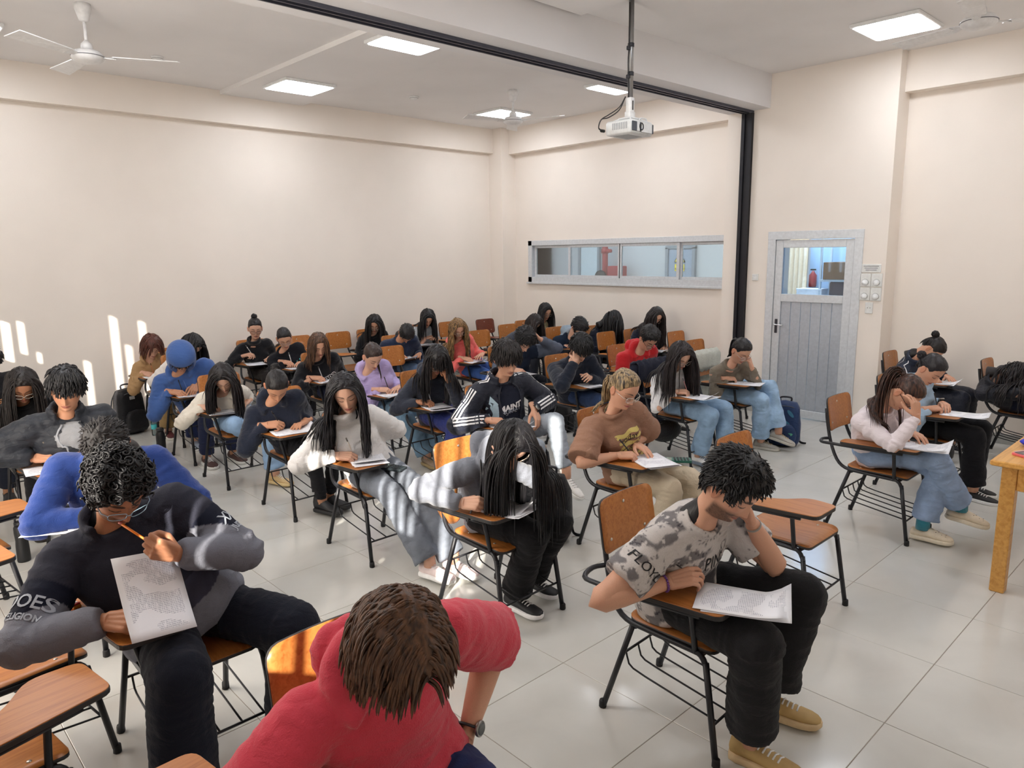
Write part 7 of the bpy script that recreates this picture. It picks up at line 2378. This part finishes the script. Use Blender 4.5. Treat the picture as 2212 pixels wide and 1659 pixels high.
WHO = {'RH': 'the man in pink-red hoodie', 'CM': 'the curly-haired man', 'BH': 'the bowed man in royal blue', 'TM': 'the man in puffer jacket', 'GG': 'the woman with square glasses at left', 'TG': 'the woman in tan overshirt', 'DH': 'the woman behind the blue hood', 'HG': 'the man with hood up',
       'WG1': 'the woman in cream hoodie', 'NG': 'the woman in plain navy hoodie', 'WG2': 'the slouching woman in white sweater', 'GH': 'the woman in grey hoodie', 'BB': 'the woman in black turtleneck', 'HL': 'the smiling woman in black', 'KG': 'the woman in outlined lettering', 'LG': 'the woman in lavender hoodie',
       'NK': 'the woman with pink swoosh', 'TJ': 'the man in track jacket', 'TC': 'the woman in brown slogan tee', 'PM': 'the bearded man', 'BK': 'the long-haired woman in black', 'ND': 'the bowed man in navy', 'LT': 'the woman in pale grey tee', 'CG': 'the woman in coral hoodie', 'GM': 'the man scratching his head', 'HB': 'the brown-haired woman',
       'YG': 'the woman in yellow cardigan', 'NM': 'the man with fist at his cheek', 'HM': 'the man in pale-hooded jacket', 'DD': 'the folded-over woman', 'BG': 'the woman leaning at the wall', 'RG': 'the man in red hoodie', 'WT': 'the woman in white top', 'TT': 'the woman in olive top', 'CL': 'the woman in clogs',
       'DS': 'the woman in denim shirt', 'NT': 'the woman in navy tracksuit', 'RE': 'the sleeping woman'}
PAPERS = {k: (-.19, -.20, -8 + (i * 37 % 21) - 10) for i, k in enumerate(WHO) if k not in ('RH', 'EX', 'RE', 'DH', 'HB', 'HM', 'DD')}
PAPERS.update({'PM': (-.165, -.30, 22), 'TC': (-.13, -.24, -28), 'GH': (-.16, -.20, 14), 'WG2': (-.14, -.13, -22), 'CL': (-.16, -.27, 6), 'WT': (-.17, -.27, -4), 'TT': (-.17, -.22, 10), 'DS': (-.12, -.30, 8), 'NG': (-.15, -.19, 80), 'TM': (-.2, -.17, 84), 'NM': (-.13, -.24, -12)})
ROLE = 'exam papers on the writing tablets'
for i, (key, (x, y, a)) in enumerate(PAPERS.items()):
    w_ = local_to_world(key, (x, y, TZ + .0012))
    if key == 'CM':
        w_ = local_to_world(key, (-.175, -.245, TZ + .118))
    t = thing('exam_paper', 'printed exam sheets on the tablet of ' + WHO[key], 'paper', w_, CHAIRS[key][2] + radians(a), ROLE)
    nsh = 3 if key in ('PM', 'CL', 'GH', 'WG2', 'WT', 'TC', 'NG') else 2
    for j in range(nsh):
        o = link('sheet', SHEETS[(i + j * 2) % 6], None, t, (.006 * j - .01 * (j > 1), -.012 * j, .0016 * (nsh - 1 - j)))
        o.rotation_euler = (0, 0, radians((j * 5 + i * 3) % 9 - 4) * (.4 if j == 0 else 1))
    if key == 'CM':
        t['label'] = 'printed exam sheet held up from the tablet by the curly-haired man'
        for o in list(t.children)[1:]:
            bpy.data.objects.remove(o)
        t.rotation_euler = (radians(50), radians(6), radians(6))
for (key, p, a, lb) in (('BH', (-.30, -.14, TZ + .0012), 60, 'white sheet poking out at the elbow of the bowed man in royal blue'),):
    t = thing('exam_paper', lb, 'paper', local_to_world(key, p), radians(a), ROLE); link('sheet', SHEETS[2], None, t)

PENS = {k: (28, 28, 32) for k in ('TM', 'HG', 'WG1', 'NG', 'WG2', 'GH', 'BB', 'HL', 'KG', 'NK', 'TC', 'RG', 'WT', 'TT', 'NM', 'CG', 'LG', 'PM', 'DS', 'TG')}
PENS.update({'TG': (196, 120, 70), 'HL': (226, 226, 226), 'KG': (190, 190, 196), 'NK': (206, 206, 210), 'TM': (214, 196, 170), 'GH': (110, 110, 116), 'RG': (226, 190, 190), 'WT': (206, 150, 150), 'WG2': (190, 180, 170), 'BB': (206, 206, 210)})
for key, col in PENS.items():
    k = KS[key]
    f, d = k.hf[-1]
    y = np.cross(d, f)
    tip = k.wr[-1] + f * .102 + y * .022 - d * .030
    axd = unit(-f * .30 + d * .80 + y * .22) if key != 'TM' else unit(-f * .2 + d * .6 + np.array([0, 0, .6]))
    if key in ('TC', 'TT', 'PM'): axd = unit(-f * .55 + d * .60 + y * .25)
    if key == 'NM': tip = k.wr[-1] + f * .05 + y * .045 - d * .03; axd = unit(np.array([-.25, -.2, .9]))
    if key == 'GH': tip = k.wr[-1] + f * .06 + y * .05 - d * .02; axd = unit(y * .8 + d * .3 + f * .3) * -1
    tip = tip.copy()
    if key not in ('NM', 'GH', 'BB', 'HL', 'PM'): tip[2] = max(TZ + .006, min(tip[2], TZ + .03))
    t = thing('pen', {'TG': 'orange-brown pencil'}.get(key, 'slim pen') + ' in the hand of ' + WHO[key], 'pen', local_to_world(key, tip), CHAIRS[key][2], 'pens held by the students')
    MB().tube([axd * .012, axd * .14], .0040, 8).build('barrel', plain('pen_%d_%d' % (col[0], col[2]), col, .35), t)
    MB().tube([(0, 0, 0), axd * .012], [.0008, .0038], 8).build('tip', M_ink, t)
    MB().tube([axd * .118, axd * .142], .0046, 8).build('cap', plain('pen_cap_%d' % (col[0] // 2), tuple(c // 2 for c in col), .35), t)
# orange pencil at the mouth of the curly-haired man
k = KS['CM']
mth = to_world(k, np.array([[-.012, -.098, -.069]]))[0]
hb = k.wr[1] + k.hf[1][0] * .07 - k.hf[1][1] * .02
ax_ = unit(hb - mth)
t = thing('pencil', 'orange pencil held against the lips by the curly-haired man', 'pencil', local_to_world('CM', mth), 0)
MB().tube([(0, 0, 0), ax_ * .15], .0042, 6).build('shaft', plain('orange_lacquer', (238, 128, 24), .35), t)
MB().tube([ax_ * -.012, (0, 0, 0)], .0040, 8).build('eraser', plain('pink_eraser', (226, 140, 130), .7), t)

# ------------------------------------------------------------------ teacher desk
M_pine = wood_mat('varnished_pine', (214, 160, 84), (190, 132, 58), .35, 0, .7)
dk = thing('teacher_desk', 'honey-coloured wooden desk cut by the right edge of the frame', 'desk', (4.475, .95, 0))
MB().bbox((.65, -.36, .735), (1.34, .78, .03), .006).build('desktop', M_pine, dk, False)
for dx in (.055, 1.25):
    for dy in (-.055, -.67):
        MB().bbox((dx, dy, .36), (.07, .07, .72), .004).build('leg', M_pine, dk, False)
for c_, s_ in (((.65, -.045, .655), (1.12, .025, .13)), ((.65, -.68, .655), (1.12, .025, .13)), ((.045, -.36, .655), (.025, .54, .13)), ((1.26, -.36, .655), (.025, .54, .13))):
    ap = MB().bbox(c_, s_, .003).build('apron', M_pine, dk, False)
    if s_[1] > .1 and c_[0] < .2:
        MB().tube(smooth_path([(.031, -.30, .665), (.031, -.32, .675), (.031, -.34, .66), (.031, -.36, .672), (.031, -.38, .662), (.031, -.40, .67)], 4), .003, 5).build('carved_mark', plain('burnt_mark', (120, 78, 40), .8), ap)
tb2 = thing('tablet_computer', 'tablet with pink rim case lying on the teacher desk corner', 'tablet', (4.72, .80, .7505), radians(-26))
MB().prism(rrect(-.12, -.085, .12, .085, .012), 0, .012, .002).build('case', plain('pink_case', (232, 110, 116), .4), tb2, False)
MB().prism(rrect(-.108, -.073, .108, .073, .004), .0115, .0135, .0005).build('screen', plain('dark_screen', (74, 64, 70), .15), tb2, False)
MB().tube([(-.10, .079, .0145), (.10, .079, .0145)], .0035, 6).build('stylus', plain('pale_stylus', (226, 200, 196), .4), tb2)
bc = thing('pencil_case', 'blue case on the teacher desk behind the pink-rimmed tablet', 'case', (4.98, .88, .7505), radians(-20))
MB().bbox((0, 0, .022), (.2, .08, .044), .018).build('pouch', plain('blue_case', (52, 62, 206), .5), bc, True)
MB().tube([(-.085, 0, .0445), (.085, 0, .0445)], .003, 6).build('zip', plain('blue_zip', (30, 36, 130), .5), bc)

# ------------------------------------------------------------------ bags and bottles
def backpack(loc, rz, size, col, label, name='backpack', leaf=False, lean=0.0, patch=None):
    w, d, h = size
    t = thing(name, label, 'backpack', loc, radians(rz))
    mat = fabric(col, 'shell')
    def soft(c, s_, r, nz_=7):
        mb = MB()
        rings = []
        zs = np.linspace(0, 1, nz_)
        n = 20
        a = np.arange(n) * 2 * pi / n
        for z in zs:
            k_ = (1 - (2 * z - 1) ** 6 * .25) * (1 - .16 * z)
            x = np.sign(np.cos(a)) * np.abs(np.cos(a)) ** .45 * s_[0] / 2 * k_
            y = np.sign(np.sin(a)) * np.abs(np.sin(a)) ** .55 * s_[1] / 2 * k_ * (1 - .15 * z)
            rings.append(np.c_[x + c[0], y + c[1] + lean * z, np.full(n, c[2] + z * s_[2])])
        v = np.concatenate(rings)
        v = v + (vnoise(v * 14 + loc[0] * 5, 3)[:, None] - .5) * np.array([.02, .02, 0])
        f = []
        for i in range(nz_ - 1):
            for k in range(n):
                q = (k + 1) % n
                f.append((i * n + k, i * n + q, i * n + n + q, i * n + n + k))
        top = v[-n:].mean(0) + np.array([0, 0, .02]); bot = v[:n].mean(0)
        v = np.r_[v, [top], [bot]]
        f += [((nz_ - 1) * n + k, (nz_ - 1) * n + (k + 1) % n, nz_ * n) for k in range(n)] + [((k + 1) % n, k, nz_ * n + 1) for k in range(n)]
        mb.add(v, f)
        return mb
    soft((0, 0, 0.002), (w, d, h * .96), .05, 9).build('bag_body', mat, t)
    soft((0, -d * .52, h * .06), (w * .78, d * .45, h * .44), .04).build('front_pocket', mat, t)
    MB().tube(smooth_path([(-.05, .03 + lean, h * .97), (-.045, .03 + lean, h * 1.06), (.045, .03 + lean, h * 1.06), (.05, .03 + lean, h * .97)], 4), .009, 6).build('top_handle', M_black, t)
    for sx in (-1, 1):
        MB().tube(smooth_path([(sx * .07, d * .42 + lean, h * .93), (sx * .10, d * .62 + lean, h * .7), (sx * .12, d * .62, h * .35), (sx * w * .42, d * .5, h * .08), (sx * w * .5, d * .45, .012), (sx * w * .62, d * .5, .006)], 4), .013, 8, True, .4).build('shoulder_strap', M_black, t)
    MB().tube(smooth_path([(-w * .36, -d * .1, h * .80), (-w * .2, -d * .38 + lean * .8, h * .90), (w * .2, -d * .38 + lean * .8, h * .90), (w * .36, -d * .1, h * .80)], 5), .004, 5).build('zip', plain('bag_zip', (70, 70, 74), .5), t)
    if patch: MB().bbox((-.02, -d * .5 + .01, h * .80), (.06, .008, .035), .003, Matrix.Rotation(-.15, 3, 'X')).build('label_patch', plain('pale_patch', patch, .6), t, False)
    if leaf:
        for j, (x_, z_, a_, c_) in enumerate(((-.06, .30, .6, (96, 178, 150)), (.02, .24, -.5, (70, 132, 160)), (-.04, .17, .9, (120, 190, 160)), (.06, .33, -.9, (64, 120, 150)), (.05, .13, .3, (96, 178, 150)))):
            q = np.linspace(0, 2 * pi, 15)[:-1]
            pts = [(x_ + (.045 * cos(u) * cos(a_) - .017 * sin(u) * sin(a_)), z_ + (.045 * cos(u) * sin(a_) + .017 * sin(u) * cos(a_))) for u in q]
            MB().add([(px, -d * (.56 if z_ > .22 else .80) + .02, pz) for px, pz in pts], [tuple(range(14))]).build('leaf_print', plain('leaf_%d' % c_[0], c_, .7), t, False)
    return t
backpack((2.25, 8.50, 0), 20, (.34, .22, .50), (24, 24, 28), 'black backpack standing on the floor by the sunlit back wall', patch=(176, 180, 182))
backpack((3.30, 3.18, 0), -62, (.34, .22, .46), (26, 27, 33), 'black backpack on the floor behind the woman in grey hoodie')
backpack((6.66, 3.20, 0), -70, (.32, .20, .44), (34, 56, 96), 'dark blue backpack with leaf pattern beside the door', leaf=True)
backpack((5.60, 5.16, 0), 30, (.32, .2, .38), (20, 20, 23), 'black backpack on the floor under the man with his fist at his cheek')
backpack((7.05, 1.98, 0), 80, (.30, .18, .42), (22, 23, 27), 'black backpack beside the woman in denim shirt, strap hanging loose')

def shoulder_bag(loc, rz, size, col, label, name, cat='bag'):
    w, d, h = size
    t = thing(name, label, cat, loc, radians(rz))
    mb = MB(); mb.ellipsoid((0, 0, h * .5), (w / 2, d / 2, h / 2), None, 18, 12)
    mb.v = [np.c_[v[:, 0] * (1 + .1 * np.sin(v[:, 2] * 20)), v[:, 1], v[:, 2]] for v in mb.v]
    mb.build('bag_body', fabric(col, 'shell'), t)
    MB().tube(smooth_path([(-w * .4, 0, h * .8), (-w * .35, 0, h * 1.5), (w * .35, 0, h * 1.5), (w * .4, 0, h * .8)], 5), .009, 6).build('strap', fabric(col, 'cotton'), t)
    MB().tube([(-w * .35, -.01, h * .93), (w * .35, -.01, h * .93)], .004, 5).build('zip', plain('bag_zip', (70, 70, 74), .5), t)
    return t
shoulder_bag((5.42, 3.72, .17), 0, (.36, .2, .2), (24, 24, 27), 'black soft bag in the book basket under the woman in white long-sleeved top', 'shoulder_bag')
shoulder_bag((2.30, 2.96, .445), 80, (.22, .09, .18), (176, 112, 52), 'small tan leather bag wedged at the sunlit chair back of the woman in grey hoodie', 'leather_bag')
shoulder_bag((3.98, 6.40, .17), 0, (.34, .22, .22), (206, 196, 192), 'pale tote bag hanging under the woman with outlined lettering', 'tote_bag')

def bottle(loc, prof, mat, label, name, capc, capz, extra=None, n=18):
    t = thing(name, label, 'bottle', loc)
    MB().lathe(prof, n=n).build('bottle_body', mat, t)
    MB().lathe([(0, 0), (capz[1], 0), (capz[1], capz[2]), (capz[1] * .8, capz[2] + .004), (0, capz[2] + .004)], (0, 0, capz[0]), n).build('cap', plain('cap_%d_%d_%d' % capc, capc, .4), t)
    return t
t = bottle((.70, 5.28, 0), [(0, .001), (.036, 0), (.038, .01), (.037, .10), (.034, .14), (.037, .19), (.036, .225), (.03, .235), (0, .236)], plain('black_flask', (26, 27, 29), .5), 'black ribbed drinking flask standing on the floor at the left', 'water_flask', (22, 22, 24), (.236, .031, .022))
MB().tube(smooth_path([(-.022, 0, .262), (-.018, 0, .285), (.012, 0, .285), (.018, 0, .262)], 4), .006, 6).build('carry_loop', M_black, t)
pet = glass_mat('clear_plastic', (222, 236, 240), .06)
t = bottle((2.395, 8.18, 0), [(0, .001), (.03, 0), (.032, .01), (.031, .05), (.032, .10), (.031, .15), (.02, .19), (.0135, .205), (.0135, .22), (0, .22)], pet, 'clear plastic water bottle with turquoise label on the floor', 'water_bottle', (236, 238, 240), (.22, .0145, .016))
MB().lathe([(.0325, .07), (.033, .071), (.033, .119), (.0325, .12)], n=18).build('bottle_label', plain('turquoise_label', (80, 200, 206), .5), t)
t = bottle((2.20, 7.36, 0), [(0, .001), (.04, 0), (.042, .01), (.042, .19), (.034, .21), (.03, .22), (0, .22)], plain('black_flask', (26, 27, 29), .5), 'black drinking bottle on the floor in front of the clear one', 'water_flask', (20, 20, 22), (.22, .034, .03))
MB().tube([(.036 * cos(a), .036 * sin(a), .235) for a in np.linspace(0, 2 * pi, 17)], .004, 5).build('grip_ring', plain('flask_ring', (70, 72, 76), .4), t)
m, nt, b = new_mat('ombre_bottle')
sx_ = N(nt, 'ShaderNodeSeparateXYZ'); nt.links.new(coords(nt), sx_.inputs[0])
mr_ = N(nt, 'ShaderNodeMapRange'); mr_.inputs[1].default_value, mr_.inputs[2].default_value = 0, .24; nt.links.new(sx_.outputs['Z'], mr_.inputs[0])
nt.links.new(ramp(nt, mr_.outputs[0], [(.25, srgb(140, 100, 150)), (.6, srgb(60, 140, 186)), (.95, srgb(40, 120, 180))]), b.inputs['Base Color'])
b.inputs['Roughness'].default_value = .2
t = bottle((6.36, 1.50, 0), [(0, .001), (.042, 0), (.045, .01), (.045, .09), (.040, .11), (.045, .13), (.045, .21), (.034, .24), (0, .24)], m, 'blue and violet translucent sports bottle on the floor by the black sneaker', 'sports_bottle', (56, 168, 206), (.24, .038, .035))
for z_ in (.05, .09, .15, .185):
    MB().tube([(.0455 * cos(a), .0455 * sin(a), z_) for a in np.linspace(0, 2 * pi, 19)], .0022, 5).build('grip_ridge', plain('bottle_ridge', (80, 130, 176), .3), t)
nb_ = thing('notebook', 'black-covered notebook with paper block lying on the floor at the skirting', 'notebook', (7.72, 1.88, 0), radians(12))
MB().bbox((0, 0, .004), (.22, .30, .008), .002).build('back_cover', I_black, nb_, False)
MB().bbox((0, 0, .022), (.21, .285, .028), .002).build('page_block', plain('page_edge', (206, 210, 214), .8), nb_, False)
MB().bbox((0, 0, .040), (.22, .30, .006), .002).build('front_cover', plain('pale_cover', (176, 182, 188), .6), nb_, False)
for a_, b_ in (((-.05, -.05), (.06, .02)), ((-.03, .06), (.05, .05))):
    MB().tube([(a_[0], a_[1], .044), (b_[0], b_[1], .044)], .004, 5).build('scribble', I_black, nb_)
# small things on the tablets
t = thing('sharpener', 'red and orange pencil sharpener on the empty tablet at left', 'sharpener', local_to_world('E2', (-.235, -.17, TZ + .0005)), radians(20))
MB().bbox((0, 0, .009), (.034, .026, .018), .003).build('sharpener_body', plain('red_plastic', (232, 78, 66), .3), t, False)
MB().bbox((0, -.016, .006), (.030, .010, .012), .003).build('shavings_tray', plain('orange_plastic', (244, 150, 40), .3), t, False)
MB().bbox((0, 0, .0185), (.024, .010, .002), .0005).build('blade', M_bolt, t, False)
t = thing('eraser', 'bright green eraser on the tablet of the woman in olive-brown top', 'eraser', local_to_world('TT', (-.14, -.10, TZ + .004)), radians(15))
MB().bbox((0, 0, .008), (.045, .022, .016), .004).build('block', plain('green_rubber', (96, 196, 70), .6), t, False)
MB().bbox((.008, 0, .008), (.026, .0235, .0172), .002).build('sleeve', plain('green_sleeve', (64, 150, 50), .6), t, False)
def calculator(loc, rz, label, col=(30, 40, 44), body=(34, 96, 84)):
    t = thing('calculator', label, 'calculator', loc, radians(rz))
    MB().prism(rrect(-.04, -.08, .04, .08, .008), 0, .014, .002).build('case', plain('calc_%d' % body[0], body, .4), t, False)
    MB().bbox((0, .052, .0145), (.064, .03, .002), .0005).build('display', plain('calc_display', (130, 146, 132), .2), t, False)
    for r_i in range(5):
        for c_i in range(4):
            MB().bbox((-.027 + c_i * .018, .02 - r_i * .02, .0155), (.013, .012, .004), .001).build('key', plain('calc_key', col, .4), t, False)
    return t
calculator(local_to_world('TC', (.10, -.27, .605)), 40, 'green-framed calculator on the lap of the woman in brown slogan tee')
calculator(local_to_world('WG2', (-.03, -.26, .585)), 20, 'dark calculator on the thigh of the slouching woman in white sweater', (60, 66, 70), (44, 52, 56))
# jackets over chair backs
def hung_jacket(key, col, label, kind='cotton', name='jacket'):
    t = thing(name, label, 'jacket', local_to_world(key, (0, 0, 0)), CHAIRS[key][2])
    n, m_ = 19, 15
    vs = []
    for j in range(m_):
        q = j / (m_ - 1)
        for i in range(n):
            x = -.235 + .47 * i / (n - 1)
            # over the top of the backrest and down the back
            if q < .25:
                y, z = .300 - .012, .70 + q / .25 * .185
            elif q < .35:
                y, z = .288 + (q - .25) / .1 * .075, .893
            else:
                y, z = .372 + .03 * (q - .35), .885 - (q - .35) / .65 * .52
            wv = .012 * sin(i * 1.7 + j * .35) * min(q * 2, 1)
            vs.append((x * (1 + .12 * q), y + wv, z + .01 * sin(i * 2.1 + j)))
    V = np.array(vs)
    f = []
    N2 = n * m_
    for j in range(m_ - 1):
        for i in range(n - 1):
            a = j * n + i
            f.append((a, a + 1, a + n + 1, a + n)); f.append((N2 + a, N2 + a + n, N2 + a + n + 1, N2 + a + 1))
    rim = list(range(n)) + [j * n + n - 1 for j in range(1, m_)] + list(range(m_ * n - 2, (m_ - 1) * n - 1, -1)) + [j * n for j in range(m_ - 2, 0, -1)]
    for a, b in zip(rim, rim[1:] + rim[:1]): f.append((a, N2 + a, N2 + b, b))
    W = V.copy(); W[:, 1] += .014; W[:, 2] += np.where((np.arange(len(V)) // n < 6), .012, 0)
    MB().add(np.r_[V, W], f).build('jacket_body', fabric(col, kind), t)
    for sx in (-1, 1):
        MB().tube(smooth_path([(sx * .19, .36, .86), (sx * .245, .38, .72), (sx * .25, .39, .56), (sx * .235, .38, .42)], 4), [.05] * 4 + [.047] * 4 + [.042] * 4 + [.038], 12).build('sleeve', fabric(col, kind), t)
    return t
hung_jacket('TT', (188, 190, 180), 'pale grey-green jacket hung over the chair back of the woman in olive-brown top')
hung_jacket('WT', (30, 32, 46), 'dark navy jacket hung over the chair back of the woman in white long-sleeved top')
